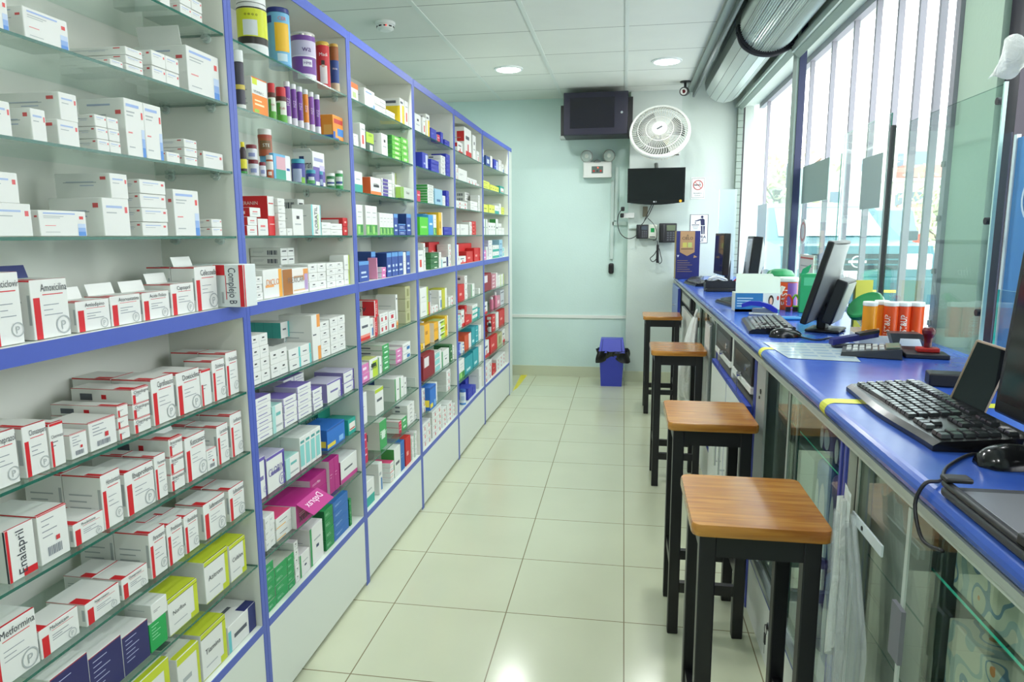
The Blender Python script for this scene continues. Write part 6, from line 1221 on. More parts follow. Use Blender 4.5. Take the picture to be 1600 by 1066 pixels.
m = MB(); m.bbox((.482, .66, 0), (.72, 1.09, .014), DT, .005); m.bbox((.482, .66, .0142), (.495, 1.09, .024), M('#1B1C20', .4), .004); m.bbox((.60, .66, .0142), (.615, 1.06, .021), M('#1B1C20', .4), .003); m.bbox((.50, .66, .0142), (.59, 1.06, .018), M('#7E8086', .3, .3), .003); m.bbox((.482, .86, .0142), (.53, .885, .032), M('#1B1C20', .4), .004); m.build('plate', t); m = MB(); m.bbox((.482, 1.07, .0242), (.52, 1.095, .032), BLK, .003); m.build('clip', t)
a = at(1548, 716); tag(MB().tube([tuple(at(1560, 722)+Vector((0, 0, .004))), tuple(at(1520, 712)+Vector((0, 0, .003))), tuple(at(1480, 733)+Vector((0, 0, .004))), (.505, 1.14, ZC+.005), (.476, 1.125, ZC+.004), (.462, 1.12, ZC-.03), (.460, 1.08, ZC-.07), (.463, 1.02, ZC-.06)], .003, BLK, 6, 5).build('mouse_cable'), 'thin black cable looping over the counter edge', 'cable')
# laminated sheet, stapler, calculator, punch, stamp
t = thing('laminated_sheet', 'glossy laminated sheet taped to the counter with yellow strips', 'sheet', (0, 0, 0))
q = [at(1192, 535), at(1318, 538), at(1345, 566), at(1232, 560)]
m = MB(); m.raw([(p.x, p.y, ZC+.0004) for p in q]+[(p.x, p.y, ZC+.0012) for p in q], [(0, 1, 2, 3)[::-1], (4, 5, 6, 7), (0, 1, 5, 4), (1, 2, 6, 5), (2, 3, 7, 6), (3, 0, 4, 7)], M('#C3D2D4', .08)); m.build('sheet', t)
m = MB()
def lerp(a, b, u): return a+(b-a)*u
for i in range(4):
    for j in range(5):
        u0, v0 = .04+.24*i, .08+.17*j; P = [lerp(lerp(q[0], q[1], u), lerp(q[3], q[2], u), v) for u, v in ((u0, v0), (u0+.2, v0), (u0+.2, v0+.08), (u0, v0+.08))]; m.raw([(p.x, p.y, ZC+.0015) for p in P], [(0, 1, 2, 3)], M('#9FB4C4', .2))
m.build('print', t)
a = at(1345, 541); t = thing('stapler', 'navy stapler lying on the calculator side of the laminated sheet', 'stapler', (.80, 2.52, ZC+.0015), math.radians(8)); m = MB(); m.bbox((-.075, -.018, 0), (.07, .018, .012), M('#1D1E30', .4), .004); m.build('base', t)
m = MB(); m.obox((-.005, 0, .034), (.078, 0, .014), (0, .016, 0), (0, 0, .010), M('#23256A', .3)); m.build('arm', t); m = MB(); m.obox((.04, 0, .052), (.034, 0, .006), (0, .017, 0), (0, 0, .005), BLK); m.build('grip', t)
a = at(1362, 555); t = thing('calculator', 'dark desk calculator with raised display before the orange tubs', 'calculator', (a.x, a.y-.0, ZC+.0016), math.radians(-18))
m = MB(); m.raw([(-.09, -.065, 0), (.085, -.065, 0), (.085, .065, 0), (-.09, .065, 0), (-.088, -.063, .012), (.083, -.063, .032), (.083, .063, .032), (-.088, .063, .012)], [(0, 3, 2, 1), (0, 1, 5, 4), (1, 2, 6, 5), (2, 3, 7, 6), (3, 0, 4, 7), (4, 5, 6, 7)], M('#3A3C3E', .4)); m.build('body', t)
m = MB()
for i in range(6):
    for j in range(5): x, y = -.075+.019*i, -.055+.023*j; z = .012+(x+.088)*.117; m.obox((x+.007, y+.008, z+.003), (.007, 0, .0008), (0, .008, 0), (0, 0, .003), M('#C5C9C6' if (i+j) % 3 else '#8C9092', .4))
m.build('keys', t); m = MB(); m.obox((.058, 0, .0335), (.02, 0, .0023), (0, .05, 0), (0, 0, .002), M('#8A9A84', .15)); m.build('display', t)
a = at(1420, 548); t = thing('hole_punch', 'grey metal hole punch beside the red stamp', 'hole punch', (.955, 2.48, ZC), math.radians(-8)); HP = M('#55595A', .35, .5)
m = MB(); m.bbox((-.06, -.045, 0), (.07, .045, .01), DGR, .003); m.build('base', t); m = MB(); m.prism([(-.062, .062), (.03, .062), (.055, .05), (.07, .0105), (.052, .0105), (.042, .035), (.03, .045), (-.03, .045), (-.035, .0105), (-.045, .0105)], 1, -.03, .03, HP); m.build('handle', t)
a = at(1448, 560); t = thing('ink_pad', 'flat black pad under the red stamp', 'ink pad', (.95, 2.36, ZC), math.radians(-10)); MB().bbox((-.05, -.04, 0), (.075, .05, .014), M('#25262B', .4), .003).build('pad', t)
t = thing('rubber_stamp', 'red stamp with dark red knob standing on the black pad', 'stamp', (.975, 2.375, ZC+.0148), math.radians(-10)); MB().bbox((-.032, -.02, 0), (.032, .02, .014), M('#C0281E', .35), .003).build('base', t); m = MB(); m.lathe([(.012, .0145), (.011, .03), (.013, .045), (.019, .06), (.02, .07), (.014, .078), (.0005, .08)], (0, 0, 0), M('#6A141C', .25), 18); m.build('knob', t)
# orange tubs in a white tray
a = at(1405, 523); t = thing('display_tray', 'white open tray holding the orange tubs', 'tray', (.955, 2.615, ZC), math.radians(-2))
m = MB(); m.box((-.12, -.035, 0), (.11, .085, .004), WHITE); m.box((-.12, -.035, .004), (.11, -.032, .035), WHITE); m.box((-.12, .082, .004), (.11, .085, .05), WHITE); m.box((-.12, -.032, .004), (-.117, .082, .035), WHITE); m.box((.107, -.032, .004), (.11, .082, .035), WHITE); m.build('tray', t)
TC = a
for i, (px, dy, c, l) in enumerate(((1358, .0, '#EF9A22', 'yellow-orange tub with white lid, leftmost of the row'), (1376, .05, '#EE8C22', 'light orange tub tucked behind the row of tubs'), (1391, 0, '#E3531E', 'orange tub with a white seam, middle of the row'), (1410, 0, '#E0481C', 'orange tub with slanted white lettering, second from the right'), (1431, 0, '#E3501C', 'plain orange tub, rightmost of the row'))):
    q = onY(px, 505, 2.612+dy); t = thing('effervescent_tub', l, 'tub', (q.x, 2.612+dy, ZC+.0045), 0, 'orange tubs in the white tray')
    m = MB(); m.lathe([(.0005, 0), (.0235, 0), (.0235, .003), (.0235, .134), (.0005, .134)], (0, 0, 0), M(c, .3), 24); m.build('body', t); m = MB(); m.lathe([(.0238, .1345), (.0248, .137), (.0248, .146), (.0235, .149), (.0005, .15)], (0, 0, 0), M('#E9ECEA', .35), 24); m.build('lid', t)
    m = MB(); da = math.atan2(-a.y, -q.x)
    if i in (2, 3): m.text_cyl('FAST&UP', (0, 0, 0), .0242, da+(.1 if i == 3 else -.5), .062, .02, M('#F6EDE6'), .085, True, bold=.02)
    else:
        m.grid(lambda u, v: (math.cos(da-.5+.35*u)*.0242, math.sin(da-.5+.35*u)*.0242, .02+.03*v), 4, 1, M('#F0D9B8', .4))
    m.build('wrap_label', t)
# candy jar lying tilted with its green lid, cables, yellow leaflet holder
a = at(1330, 526); t = thing('candy_jar', 'tilted clear jar of pink sweets with a big green lid', 'jar', (.93, 2.84, ZC+.012)); ax = Vector((-.52, -.25, .62)).normalized()
m = MB(); cj = Vector((.03, 0, .062)); m.lathe([(.0005, -.06), (.05, -.058), (.056, -.045), (.056, .035), (.05, .045)], cj, glass_mat('clear_jar_plastic', '#E9EDEA', 1, .02, body=.2, bodycol='#E6DADA'), 24, ax); m.build('body', t)
m = MB()
for k in range(46):
    d = Vector((random.gauss(0, 1), random.gauss(0, 1), random.gauss(0, 1))).normalized()*random.uniform(.005, .036); q = cj+d+ax*random.uniform(-.02, .01); m.obox(q, (.011, 0, .003), (0, .009, .002), (-.002, 0, .007), M(('#C88A94', '#B86A78', '#D9B0B0', '#A98A88')[k % 4], .4))
o = m.build('sweets', t); o['kind'] = 'stuff'
m = MB(); m.lathe([(.066, .046), (.07, .05), (.07, .066), (.064, .071), (.05, .069), (.0005, .068)], cj, M('#1F8A4C', .25), 28, ax); m.lathe([(.0005, .046), (.066, .046)], cj, M('#1F8A4C', .3), 28, ax); m.build('lid', t)
a = at(1308, 522); t = thing('leaflet_holder', 'yellow folder standing behind the candy jar', 'folder', (1.0, 3.08, ZC), math.radians(20)); m = MB(); m.box((-.04, 0, 0), (.04, .006, .2), M('#C9C23E', .5)); m.box((-.045, .0065, 0), (.035, .01, .17), M('#8E9A7E', .5)); m.build('sheet', t)
for pts, l in (([(1270, 500), (1290, 506), (1305, 515), (1318, 520)], 'black cable beside the tilted monitor foot'), ([(1250, 528), (1275, 533), (1300, 530), (1322, 536)], 'thin black mouse cable by the laminated sheet')):
    tag(MB().tube([tuple(at(x, y)+Vector((0, 0, .004))) for x, y in pts], .0035, BLK, 6, 5).build('cable'), l, 'cable')
a = onY(1282, 470, 3.0); b = onY(1310, 505, 3.02); tag(MB().tube([(.90, 2.94, 1.16), (.925, 2.92, 1.15), (.95, 2.91, 1.10), (.985, 2.96, ZC+.007), (1.01, 3.02, ZC+.007)], .006, BLK, 8, 5).build('monitor_cable'), 'thick black video cable dropping from the tilted monitor', 'cable')
# white open box, stapler, blue dish, green carton, tub
a = at(1148, 487); b = at(1216, 487)
t = thing('open_box', 'white box printed blue with a raised lid, facing the viewer', 'box', (a.x, a.y, ZC)); w = b.x-a.x; h = onY(1150, 458, a.y).z-ZC; hl = onY(1150, 428, a.y).z-ZC
m = MB(); C_ = M('#DCE2D8', .45); m.box((0, 0, 0), (w, .003, h), C_); m.box((0, .11, 0), (w, .113, h), C_); m.box((0, .003, 0), (.003, .11, h), C_); m.box((w-.003, .003, 0), (w, .11, h), C_); m.box((.003, .003, 0), (w-.003, .11, .003), C_)
m.box((0, -.0008, 0), (w*.62, -.0002, h), M('#3478AE', .4)); m.box((0, -.0008, 0), (w, -.0001, h*.14), M('#5B9AA6', .4)); m.build('body', t)
m = MB(); q2d(m, -.0013, [(w*(.8+.06*math.cos(i*.4)), h*(.62+.28*math.sin(i*.4))) for i in range(16)], M('#3A2A22')); q2d(m, -.0017, [(w*(.8+.035*math.cos(i*.4)), h*(.58+.2*math.sin(i*.4))) for i in range(16)], M('#E3BCA0')); q2d(m, -.0013, [(w*(.95+.025*math.cos(i*.4)), h*(.75+.12*math.sin(i*.4))) for i in range(16)], M('#C23A34'))
for i in range(4): q2d(m, -.0013, [(w*.04, h*(.7-.14*i)), (w*(.4-.05*i), h*(.7-.14*i)), (w*(.4-.05*i), h*(.75-.14*i)), (w*.04, h*(.75-.14*i))], M('#BCD6E6'))
m.build('print', t); m = MB(); m.raw([(0, -.001, h), (w, .0, h), (w, .02, hl-.016), (w*.86, .022, hl-.012), (w*.82, .024, hl), (0.004, .024, hl), (0, .0015, h+.001), (w, .0025, h+.001), (w, .0225, hl-.016), (w*.86, .0245, hl-.012), (w*.82, .0265, hl), (.004, .0265, hl)], [(0, 1, 2, 3, 4, 5), (11, 10, 9, 8, 7, 6)]+[(i, (i+1) % 6, 6+(i+1) % 6, 6+i) for i in range(6)], M('#D2DFCE', .5)); m.build('lid', t)
m = MB(); m.obox((w+.012, .05, h+.01), (.001, 0, .0), (0, .045, 0), (.012, 0, .022), C_); m.build('side_flap', t)
a = at(1190, 492); t = thing('stapler', 'bright blue arched stapler before the open box', 'stapler', (a.x-.01, a.y-.0, ZC), math.radians(-12))
m = MB(); m.prism([(-.085, .052), (-.05, .066), (0, .066), (.05, .052), (.082, .03), (.082, .012), (.06, .018), (.02, .04), (-.04, .046), (-.085, .034)], 1, -.014, .014, M('#2B33A8', .3)); m.build('arm', t); m = MB(); m.bbox((-.05, -.016, 0), (.085, .016, .010), M('#C7CCC6', .4), .003); m.bbox((-.035, -.01, .0105), (.07, .01, .034), M('#8E9498', .3, .6), .003); m.build('base', t)
a = at(1202, 497); tag(MB().bbox((-.085, -.03, 0), (.1, .025, .012), M('#2E86C4', .3), .005).box((-.07, -.02, .0122), (.08, .018, .014), M('#3F9AD2', .3)).build('pen_tray', loc=(a.x+.03, a.y-.055, ZC), rz=math.radians(6)), 'light blue flat tray in front of the blue stapler', 'tray')
a = at(1232, 486); t = thing('effervescent_tub', 'short round tub with orange and purple label behind the cutters', 'tub', (a.x+.01, a.y+.10, ZC)); r = .052
m = MB(); m.lathe([(.0005, 0), (r, 0), (r, .145), (.0005, .145)], (0, 0, 0), M('#E3561E', .35), 28); m.build('body', t); m = MB(); m.lathe([(r+.002, .1455), (r+.004, .15), (r+.004, .163), (r, .168), (.0005, .168)], (0, 0, 0), M('#E2E8E2', .35), 28); m.build('lid', t)
m = MB(); da = math.atan2(-a.y, -a.x); m.grid(lambda u, v: (math.cos(da+.05+1.1*u)*(r+.0006), math.sin(da+.05+1.1*u)*(r+.0006), .004+.136*v), 10, 1, M('#8A5BB0', .35)); m.text_cyl('FAST', (0, 0, 0), r+.0012, da-.25, .07, .03, M('#F4E6DC'), .1, True, bold=.02); m.build('wrap_label', t)
tag(MB().lathe([(.05, -.006), (.054, 0), (.054, .01), (.05, .014), (.0005, .013)], (0, 0, 0), M('#1F8A4C', .3), 28, (-.15, -.75, .6)).build('jar_lid', loc=(a.x+.0, a.y+.19, ZC+.165)), 'round green lid leaning behind the orange and purple tub', 'lid') if 0 else None
t = thing('green_jar', 'large jar with domed green lid behind the orange and purple tub', 'jar', (a.x+.0, a.y+.235, ZC)); m = MB(); m.lathe([(.0005, 0), (.07, 0), (.07, .15), (.0005, .15)], (0, 0, 0), M('#C7D2C6', .3), 24); m.build('body', t); m = MB(); m.lathe([(.074, .1505), (.074, .175), (.06, .195), (.03, .205), (.0005, .207)], (0, 0, 0), M('#2A8A55', .3), 24); m.build('lid', t)
for px, c, l in ((1231, '#D0341E', 'red cutter standing beside the green one'), (1242, '#7AB82E', 'lime green cutter standing beside the red one')):
    q = at(px, 487); t = thing('cutter', l, 'cutter', (q.x, q.y+.0, ZC)); m = MB(); m.tube([(-.014, 0, .028), (-.016, 0, .06), (0, 0, .085), (.016, 0, .06), (.014, 0, .028), (-.014, 0, .028)], .0055, M(c, .35), 8, 4); m.build('frame', t); MB().bbox((-.012, -.006, 0), (.012, .006, .025), BLK, .002).build('foot', t)
a = at(1249, 489); q = onY(1249, 418, a.y); t = thing('green_carton', 'tall open green carton behind the tilted monitor', 'carton', (a.x, a.y+.01, ZC), math.radians(-6)); h = q.z-ZC; GC = M('#24965A', .45)
m = MB(); m.bbox((0, 0, 0), (.11, .07, h*.86), GC, .002); m.box((.015, -.0008, h*.6), (.095, -.0002, h*.78), M('#4FB07E', .45)); m.box((.05, -.0008, h*.3), (.08, -.0002, h*.36), M('#D2E6D8')); m.build('body', t); m = MB(); m.obox((.02, .0, h*.93), (.02, 0, .012), (0, .002, 0), (0.006, -.004, h*.09), GC); m.build('flap', t)
p = onY(1251, 430, 3.5); tag(MB().box((0, 0, 0), (.095, .002, .12), M('#D6D2BE', .5)).box((.01, -.0008, .1), (.085, -.0002, .104), M('#C0584A')).box((.02, -.0008, .06), (.075, -.0002, .064), M('#8A8A80')).box((.0, .002, -.0), (.095, .03, .003), M('#D6D2BE', .5)).build('price_card', loc=(p.x, a.y+.12, ZC+.0)), 'cream card with red lines behind the green carton', 'card') if 0 else None
# far end: navy carton, black box with white cord, red booklet
a = at(1055, 436); b = onY(1092, 432, a.y); hC = onY(1055, 361, a.y).z-ZC; w = b.x-a.x
t = thing('retail_carton', 'tall navy carton with tan pentagon panel at the far counter end', 'carton', (a.x, a.y, ZC)); NV = M('#262B6A', .4); KR = M('#A98660', .5)
m = MB(); m.bbox((0, 0, 0), (w, .18, hC), NV, .002); m.box((-.0012, .0, 0), (-.0002, .18, hC), M('#A8925E', .5))
q2d(m, -.0008, [(.16*w, hC*.995), (.78*w, hC*.995), (.78*w, hC*.56), (.47*w, hC*.48), (.16*w, hC*.56)][::-1], KR)
m.text('CIELO', (.47*w, -.0014, hC*.82), (1, 0, 0), (0, 0, 1), hC*.06, M('#3B352E'), w*.5); m.text('^', (.47*w, -.0014, hC*.86), (1, 0, 0), (0, 0, 1), hC*.07, M('#3B352E'), w*.1)
q2d(m, -.0014, [(.27*w, hC*.76), (.45*w, hC*.76), (.45*w, hC*.66), (.27*w, hC*.66)], M('#B9B45A')); q2d(m, -.0014, [(.49*w, hC*.76), (.66*w, hC*.76), (.66*w, hC*.66), (.49*w, hC*.66)], M('#A9B86A')); q2d(m, -.0014, [(.2*w, hC*.62), (.72*w, hC*.62), (.72*w, hC*.635), (.2*w, hC*.635)], M('#5A4A38'))
q2d(m, -.0014, [(.04*w, hC*.5), (.14*w, hC*.5), (.08*w, hC*.45)], M('#C9CDE0')); q2d(m, -.0014, [(.76*w, hC*.5), (.9*w, hC*.46), (.74*w, hC*.44)], KR)
for i in range(6): q2d(m, -.0014, [(.06*w, hC*(.38-.045*i)), ((.5+.1*(i % 3))*w, hC*(.38-.045*i)), ((.5+.1*(i % 3))*w, hC*(.39-.045*i)), (.06*w, hC*(.39-.045*i))], M('#8E7A66'))
m.build('body', t)
a = at(1108, 455); t = thing('cash_tray', 'black open tray with a coiled white cord', 'tray', (a.x-.03, a.y-.04, ZC)); m = MB(); w = .2
m.bbox((0, -.02, 0), (w, .12, .022), BLK, .004); m.box((0, 0, .0225), (w, .006, .075), BLK); m.box((0, .006, .0225), (.006, .12, .06), BLK); m.box((w-.006, .006, .0225), (w, .12, .06), BLK); m.box((0.006, .114, .0225), (w-.006, .12, .075), BLK); m.build('body', t)
m = MB(); m.tube([(.02+.13*(.5+.5*math.cos(i*.9)), .05+.03*math.sin(i*.9), .075+.012*math.sin(i*1.7)+.001*i) for i in range(18)], .0045, M('#DCDFE2', .3), 6, 4); m.build('white_cord', t)
a = at(1098, 432); tag(MB().bbox((0, 0, 0), (.10, .06, .13), M('#202125', .4), .006).cyl((.05, -.003, .1), (.05, -.0005, .1), .012, M('#3A3B40', .4), 12).build('speaker', loc=(a.x+.05, a.y+.1, ZC)), 'small black speaker between the navy carton and the first monitor', 'speaker')
a = at(1141, 437); t = thing('booklet', 'red and white booklet leaning between the two far monitors', 'booklet', (onY(1139, 437, 5.42).x, 5.38, ZC+.008)); t.rotation_euler = (0, math.radians(48), math.radians(-10)); MB().box((-.008, 0, 0), (0, .12, .16), M('#C4262C', .4), {'-x': M('#C4262C', .4), '+z': M('#E9E2D8', .5), '-y': M('#C4262C', .4)}).box((.0002, .003, .003), (.012, .117, .157), M('#E9E4DA', .6)).build('pages', t)
# ------------------------------------------------------------------ glass screens on the counter
SG = glass_mat('screen_glass', '#F5FBF9', .9, 0, 1.5); MILK = glass_mat('milky_acrylic', '#E6F1F2', 1, .05, 1.5, .35, '#DCE9EC'); GKT = M('#2A2A2E', .4); RIM = M('#BFE6DA', .2)
t = thing('glass_screen', 'clear glass screen on the counter by the orange tubs', 'glass screen', (0, 0, 0)); m = MB(); m.box((1.088, 2.30, ZC), (1.094, 3.14, 1.875), SG, {'-y': GREENEDGE, '+z': GREENEDGE}); m.build('pane', t)
m = MB(); m.box((1.082, 3.142, ZC), (1.098, 3.162, 1.885), GKT); m.build('gasket', t); m = MB(); m.box((1.086, 2.292, ZC), (1.096, 2.2995, 1.88), RIM); m.build('edge_strip', t)
for z in (1.83, 1.48, 1.2): MB().cyl((1.082, 2.322, z), (1.10, 2.322, z), .011, DGR, 10).build('clamp', t)
t = thing('glass_screen', 'clear glass screen with hung papers beside the black gasket', 'glass screen', (0, 0, 0)); m = MB(); m.box((1.088, 3.18, ZC), (1.094, 3.78, 1.94), SG, {'-y': GREENEDGE, '+z': RIM}); m.build('pane', t); m = MB(); m.box((1.085, 3.782, ZC), (1.097, 3.792, 1.94), M('#D8E2E4', .3)); m.build('edge_strip', t)
t = thing('glass_screen', 'clear glass screen beyond the papers, before the dark post', 'glass screen', (0, 0, 0)); m = MB(); m.box((1.088, 3.84, ZC), (1.094, 4.64, 1.85), SG, {'-y': GREENEDGE, '+z': RIM}); m.build('pane', t); m = MB(); m.box((1.085, 4.642, ZC), (1.097, 4.655, 1.85), M('#D8E2E4', .3)); m.build('edge_strip', t)
t = thing('glass_screen', 'clear glass screen farther along, past the dark post', 'glass screen', (0, 0, 0)); m = MB(); m.box((1.088, 4.80, ZC), (1.094, 5.7, 1.90), SG, {'-y': RIM, '+z': RIM}); m.build('pane', t); m = MB(); m.box((1.085, 4.788, ZC), (1.097, 4.7995, 1.90), M('#C9D6DC', .3)); m.build('edge_strip', t)
t = thing('glass_screen', 'milky acrylic screen at the far end by the litter sign', 'glass screen', (0, 0, 0)); a = onY(1125, 296, 6.3); b = onY(1152, 296, 6.3); m = MB(); m.box((a.x, 6.3, ZC), (b.x, 6.306, a.z), MILK); m.build('pane', t); m = MB(); m.box((a.x-.006, 6.298, ZC), (a.x-.0005, 6.308, a.z), M('#E6EDEE', .3)); m.build('edge_strip', t)
t = thing('glass_screen', 'low glass panel with green edge behind the large monitor', 'glass screen', (0, 0, 0)); m = MB(); m.box((1.088, 1.2, ZC), (1.094, 2.22, 1.28), SG, {'+y': TEAL, '+z': RIM, '-y': RIM}); m.build('pane', t)
def paper(x0, x1, y0, y1, xp, label, colr, cat='paper'):
    a, b = onX(x0, (y0+y1)/2, xp), onX(x1, (y0+y1)/2, xp); zt = onX((x0+x1)/2, y0, xp).z; zb = onX((x0+x1)/2, y1, xp).z
    m = MB(); m.box((xp-.0012, b.y, zb), (xp-.0002, a.y, zt), M(colr, .6)); return tag(m.build('notice_paper'), label, cat, None)
paper(1254, 1294, 254, 315, 1.086, 'grey-green notice paper seen from behind, left one', '#93AAA2'); paper(1346, 1377, 244, 326, 1.086, 'grey-green notice paper seen from behind, right one by the gasket', '#98ABA8')
paper(1182, 1196, 320, 420, 1.086, 'pale blue notice on the glass above the open box', '#BACBD2'); paper(1235, 1248, 292, 352, 1.086, 'small pale grey notice below the dark post', '#C2C9C8'); paper(1229, 1247, 252, 291, 1.086, 'blue and white notice at the foot of the dark post', '#A9BFD0')
a = onX(1254, 362, 1.083); tag(MB().lathe([(.075, 0), (.075, .003), (.0005, .003)], (0, 0, 0), M('#D6DAD6', .4), 28, (-1, 0, 0)).lathe([(.06, .0035), (.045, .0036)], (0, 0, 0), M('#C58A82', .4), 28, (-1, 0, 0)).build('round_sticker', loc=(1.0875, a.y, a.z)), 'oval-looking round sticker on the glass left of the tilted monitor', 'sticker')
a, b = onX(1250, 415, 1.086), onX(1271, 415, 1.086); zt, zb = onX(1260, 398, 1.086).z, onX(1260, 434, 1.086).z
m = MB(); m.box((1.0848, b.y, zb), (1.0858, a.y, zt), M('#D6D2BE', .5)); m.box((1.0842, b.y+.01, zt-.025), (1.0847, a.y-.01, zt-.015), M('#C0584A')); m.box((1.0842, b.y+.02, zt-.07), (1.0847, a.y-.02, zt-.065), M('#8A8A80')); tag(m.build('price_card'), 'cream card with a red line taped on the glass above the green carton', 'card')
m = MB(); m.grid(lambda u, v: (1.082+.022*math.sin(u*5+v*2)+.01*v, 2.22+.12*u-.02*math.sin(v*3), 1.893+.115*v*math.sin(math.pi*(.12+.8*u))+.01*math.sin(u*9)), 14, 8, FILMW); tag(m.build('plastic_wrap'), 'crumpled white plastic draped over the corner of the nearest glass screen', 'plastic')
# blue poster on the pier return, white disc leaning over the screen
a = onX(1590, 400, 1.12)
t = thing('poster', 'blue poster with a pale ring at the right behind the glass', 'poster', (1.135, 0, 0)); m = MB(); m.box((0, 1.6, 1.1), (.004, 2.29, 1.72), M('#4F8CC8', .35)); m.build('sheet', t); m = MB(); v = []
for i in range(24): q = 2*math.pi*i/24; v += [(-.001, 2.17+math.cos(q)*.07, 1.54+math.sin(q)*.07), (-.001, 2.17+math.cos(q)*.06, 1.54+math.sin(q)*.06)]
m.raw(v, [(2*i, 2*((i+1) % 24), 2*((i+1) % 24)+1, 2*i+1) for i in range(24)], M('#C9DDEE', .4)); m.build('ring', t); MB().box((-.004, 2.2905, 1.1), (.008, 2.305, 1.73), M('#DDE6EA', .3)).build('edge_strip', t)
tag(MB().box((1.13, 2.32, 1.1), (1.1345, 2.38, 1.74), M('#2A2E44', .4)).build('dark_strip'), 'narrow dark strip beside the blue poster behind the glass', 'strip')
# ------------------------------------------------------------------ outside
GZ = .33
gm = M('#DAD8D2', .8, bump=.3, bscale=30)
struct('ground', MB().box((1.32, -20, GZ-.2), (60, 70, GZ), gm).box((-40, 7.3, GZ-.2), (1.31, 70, GZ), gm))
# parked car, its front toward the shop
CY = 8.6; c = onY(1318, 432, CY)
t = thing('car', 'parked teal car facing the shop window', 'car', (c.x+.12, CY, GZ)); CP = M('#2F666E', .3, coat=.3); CG2 = M('#A9B5BA', .1)
hw = .84
prof = [(-.0, .42), (-.05, .62), (-.02, .86), (.05, .97), (.95, 1.03), (1.7, 1.48), (2.3, 1.56), (3.8, 1.54), (4.3, 1.08), (4.35, .45)]
m = MB(); V = []
for i, (y, z) in enumerate(prof):
    k = hw if z < 1.1 else hw-.14
    V += [(-k, y, z), (k, y, z)]
n = len(prof); m.raw(V, [(2*i, 2*i+1, 2*(i+1)+1, 2*(i+1)) for i in range(n-1)]+[(2*(n-1), 2*n-1, 1, 0), tuple(range(0, 2*n, 2)), tuple(range(1, 2*n, 2))[::-1]], CP); m.build('body', t)
m = MB(); m.quad((-.66, 1.02, 1.085), (.66, 1.02, 1.085), (.6, 1.66, 1.468), (-.6, 1.66, 1.468), CG2); m.build('windshield', t)
m = MB(); m.box((-.5, -.058, .70), (.5, -.03, .88), M('#23343A', .3)); m.box((-.5, -.062, .75), (.5, -.058, .765), CP); m.box((-.5, -.062, .81), (.5, -.058, .825), CP); o = m.build('grille', t)
m = MB(); m.lathe([(.07, 0), (.055, .004)], (0, -.064, .79), CHR, 22, (0, -1, 0)); m.box((-.1, -.07, .775), (.1, -.066, .805), CHR); m.build('emblem', o)
for s in (-1, 1):
    m = MB(); m.bbox((s*.67-.14, -.06, .70), (s*.67+.14, .02, .88), M('#DDE3E6', .08), .02, 3); m.build('headlight', t)
    m = MB(); m.bbox((s*.94-.09, .95, 1.02), (s*.94+.09, 1.08, 1.15), M('#3A4A50', .3), .02); m.build('mirror', t)
    for y in (.75, 3.4):
        m = MB(); m.cyl((s*.62, y, .33), (s*.87, y, .33), .33, M('#26272A', .7), 24); m.cyl((s*.871, y, .33), (s*.88, y, .33), .19, M('#9CA0A2', .4, .6), 18); m.build('wheel', t)
m = MB(); m.bbox((-.86, -.12, .3), (.86, .1, .62), M('#2A5A62', .35), .04, 3); m.box((-.5, -.125, .44), (.5, -.121, .47), M('#C9B94A')); o = m.build('bumper', t)
m = MB(); z = c.z-GZ; m.box((-.26, -.135, z-.06), (.02, -.126, z+.07), M('#E4E8E6', .4)); m.text('EOH-··3' if 0 else 'EOH-  3', (-.12, -.137, z-.035), (1, 0, 0), (0, 0, 1), .07, M('#3A4046'), .25); m.build('licence_plate', t)
# traffic post
c = onY(1430, 430, 13.5); t = thing('traffic_cone', 'orange and white banded traffic post outside', 'traffic cone', (c.x, 13.5, GZ)); zt = onY(1430, 366, 13.5).z-GZ
m = MB(); m.lathe([(.0005, 0), (.26, 0), (.26, .05), (.14, .06)], (0, 0, 0), M('#E0503A', .5), 20); m.build('base', t); m = MB()
for k in range(5): z0, z1 = .06+(zt-.06)*k/5, .06+(zt-.06)*(k+1)/5; r0, r1 = .14-.012*k, .14-.012*(k+1); m.lathe([(r0, z0), (r1, z1)], (0, 0, 0), M('#E2472E' if k % 2 == 0 else '#ECEEEC', .4), 20)
m.lathe([(.08, zt), (.0005, zt+.01)], (0, 0, 0), M('#E2472E', .4), 20); m.build('sleeve', t)
# three-wheeled taxi half hidden behind the car
c = onY(1402, 440, 15.5); t = thing('mototaxi', 'three-wheeled motor taxi half hidden beyond the car', 'three-wheeler', (c.x, 15.5, GZ)); m = MB(); m.cyl((-.05, 0, .3), (.05, 0, .3), .3, M('#3A3C40', .7), 24); m.cyl((-.055, 0, .3), (.055, 0, .3), .17, M('#B5BABD', .4, .5), 18); m.build('wheel', t)
m = MB(); m.obox((0, .3, .78), (.32, 0, 0), (0, .3, .06), (0, -.03, .18), M('#8E9EA8', .3)); m.bbox((-.5, .7, .4), (.5, 2.2, 1.0), M('#7F98A8', .3), .06); m.bbox((-.5, .7, 1.55), (.5, 2.2, 1.66), M('#A9BAC4', .4), .04)
for x in (-.45, .45): m.cyl((x, .75, 1.0), (x, .75, 1.56), .025, DGR, 8); m.cyl((x, 2.1, 1.0), (x, 2.1, 1.56), .025, DGR, 8)
m.build('body', t); m = MB(); m.obox((0, .35, 1.25), (.4, 0, 0), (0, .012, 0), (0, .22, .34), M('#6D8494', .15)); m.build('windshield', t); m = MB(); m.bbox((-.3, -.2, .62), (.3, .1, .68), M('#B83A34', .35), .02); m.build('fender', t)
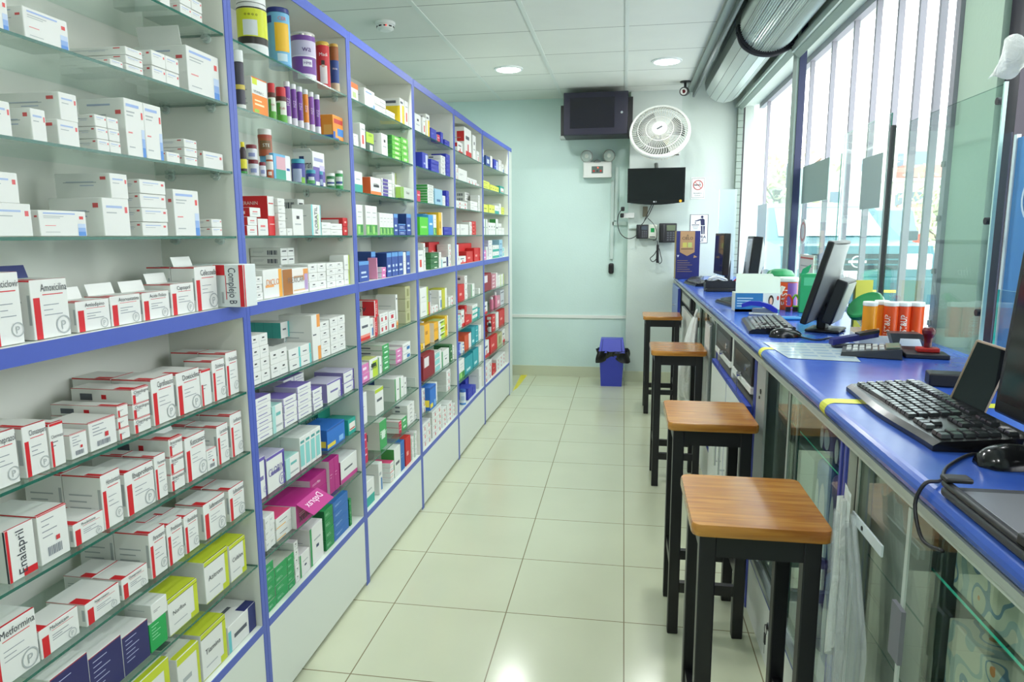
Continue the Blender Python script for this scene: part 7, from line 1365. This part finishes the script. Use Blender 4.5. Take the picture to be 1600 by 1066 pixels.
# buildings across the street
BW = M('#D8D6CE', .7); BR = M('#C58A80', .7); WNB = M('#8496A2', .2)
t = thing('building', 'white apartment building with red balcony walls across the street', 'building', (0, 0, GZ)); BY = 30
a = onY(1338, 400, BY); b = onY(1520, 400, BY); zt = onY(1400, 218, BY).z; m = MB(); m.box((a.x, BY, 0), (b.x+6, BY+9, zt), BW); m.build('wall', t)
def facade(y0p, y1p, x0p, x1p, mat, nm, d=-.05, th=.06): p, q = onY(x0p, y1p, BY), onY(x1p, y0p, BY); MB().box((p.x, BY+d, p.z-GZ), (q.x, BY+d+th if d < 0 else BY+d, q.z-GZ), mat).build(nm, t)
for x0, x1, y0, y1 in ((1402, 1412, 240, 260), (1424, 1462, 236, 258), (1472, 1482, 236, 255), (1330+10, 1350, 250, 268), (1420, 1460, 300, 320), (1398, 1410, 302, 322), (1470, 1490, 298, 320)): facade(y0, y1, x0, x1, WNB, 'window')
facade(260, 280, 1400, 1462, BR, 'balcony', -.8, .75); facade(320, 332, 1400, 1462, BR, 'balcony', -.8, .75); facade(280, 286, 1340, 1470, BW, 'balcony_slab', -.9, .85)
t = thing('building', 'pale low building with sloping roof left of the white apartments', 'building', (0, 0, GZ)); BY = 22; a = onY(1180, 400, BY); b = onY(1336, 400, BY); m = MB(); zl, zr = onY(1200, 300, BY).z, onY(1330, 250, BY).z; m.prism([(a.x, 0), (b.x, 0), (b.x, zr), (a.x, zl)], 1, BY, BY+7, M('#CFCCC6', .7)); m.build('wall', t)
for x0, x1, y0, y1 in ((1210, 1228, 330, 360), (1296, 1316, 300, 322)): facade(y0, y1, x0, x1, WNB, 'window')
def tree(px, Y, h, r, label, seed):
    random.seed(seed); p = onY(px, 400, Y); t = thing('tree', label, 'tree', (p.x, Y, GZ)); m = MB(); m.tube([(0, 0, 0), (.05, 0, h*.4), (-.05, .05, h*.75)], .07, M('#6A5A48', .8), 7, 4)
    for k in range(7): a = random.uniform(0, 6.28); m.tube([(0, 0, h*(.35+.06*k)), (math.cos(a)*r*.5, math.sin(a)*r*.5, h*(.5+.06*k)), (math.cos(a)*r*.9, math.sin(a)*r*.9, h*(.55+.07*k))], .02, M('#6A5A48', .8), 5, 3)
    m.build('trunk', t); f = MB(); L1, L2 = M('#AFB596', .7), M('#C2BA92', .7)
    for k in range(500):
        d = Vector((random.gauss(0, .5), random.gauss(0, .5), random.gauss(0, .45)))*r; q = Vector((0, 0, h*.75))+d; u = Vector((random.gauss(0, 1), random.gauss(0, 1), random.gauss(0, 1))).normalized()*.11; w = u.orthogonal().normalized()*.06
        f.quad(q-u, q+w, q+u, q-w, L1 if k % 3 else L2)
    f.build('foliage', t)
tree(1212, 17, 2.9, 1.0, 'small leafy tree seen through the far window pane', 3); tree(1470, 18, 2.2, 1.0, 'bare-looking bush beside the traffic post', 5)
struct('trim_10', MB().box((1.75, 7.6, GZ), (1.85, 30, GZ+.15), M('#CFCBC2', .8)))

p, q = onX(1157, 300, 1.42), onX(1157, 212, 1.42); tag(MB().box((1.41, p.y-.03, GZ), (1.43, p.y+.03, q.z), M('#D07A4E', .5)).build('street_pole'), 'orange pole just outside the far window edge', 'pole')
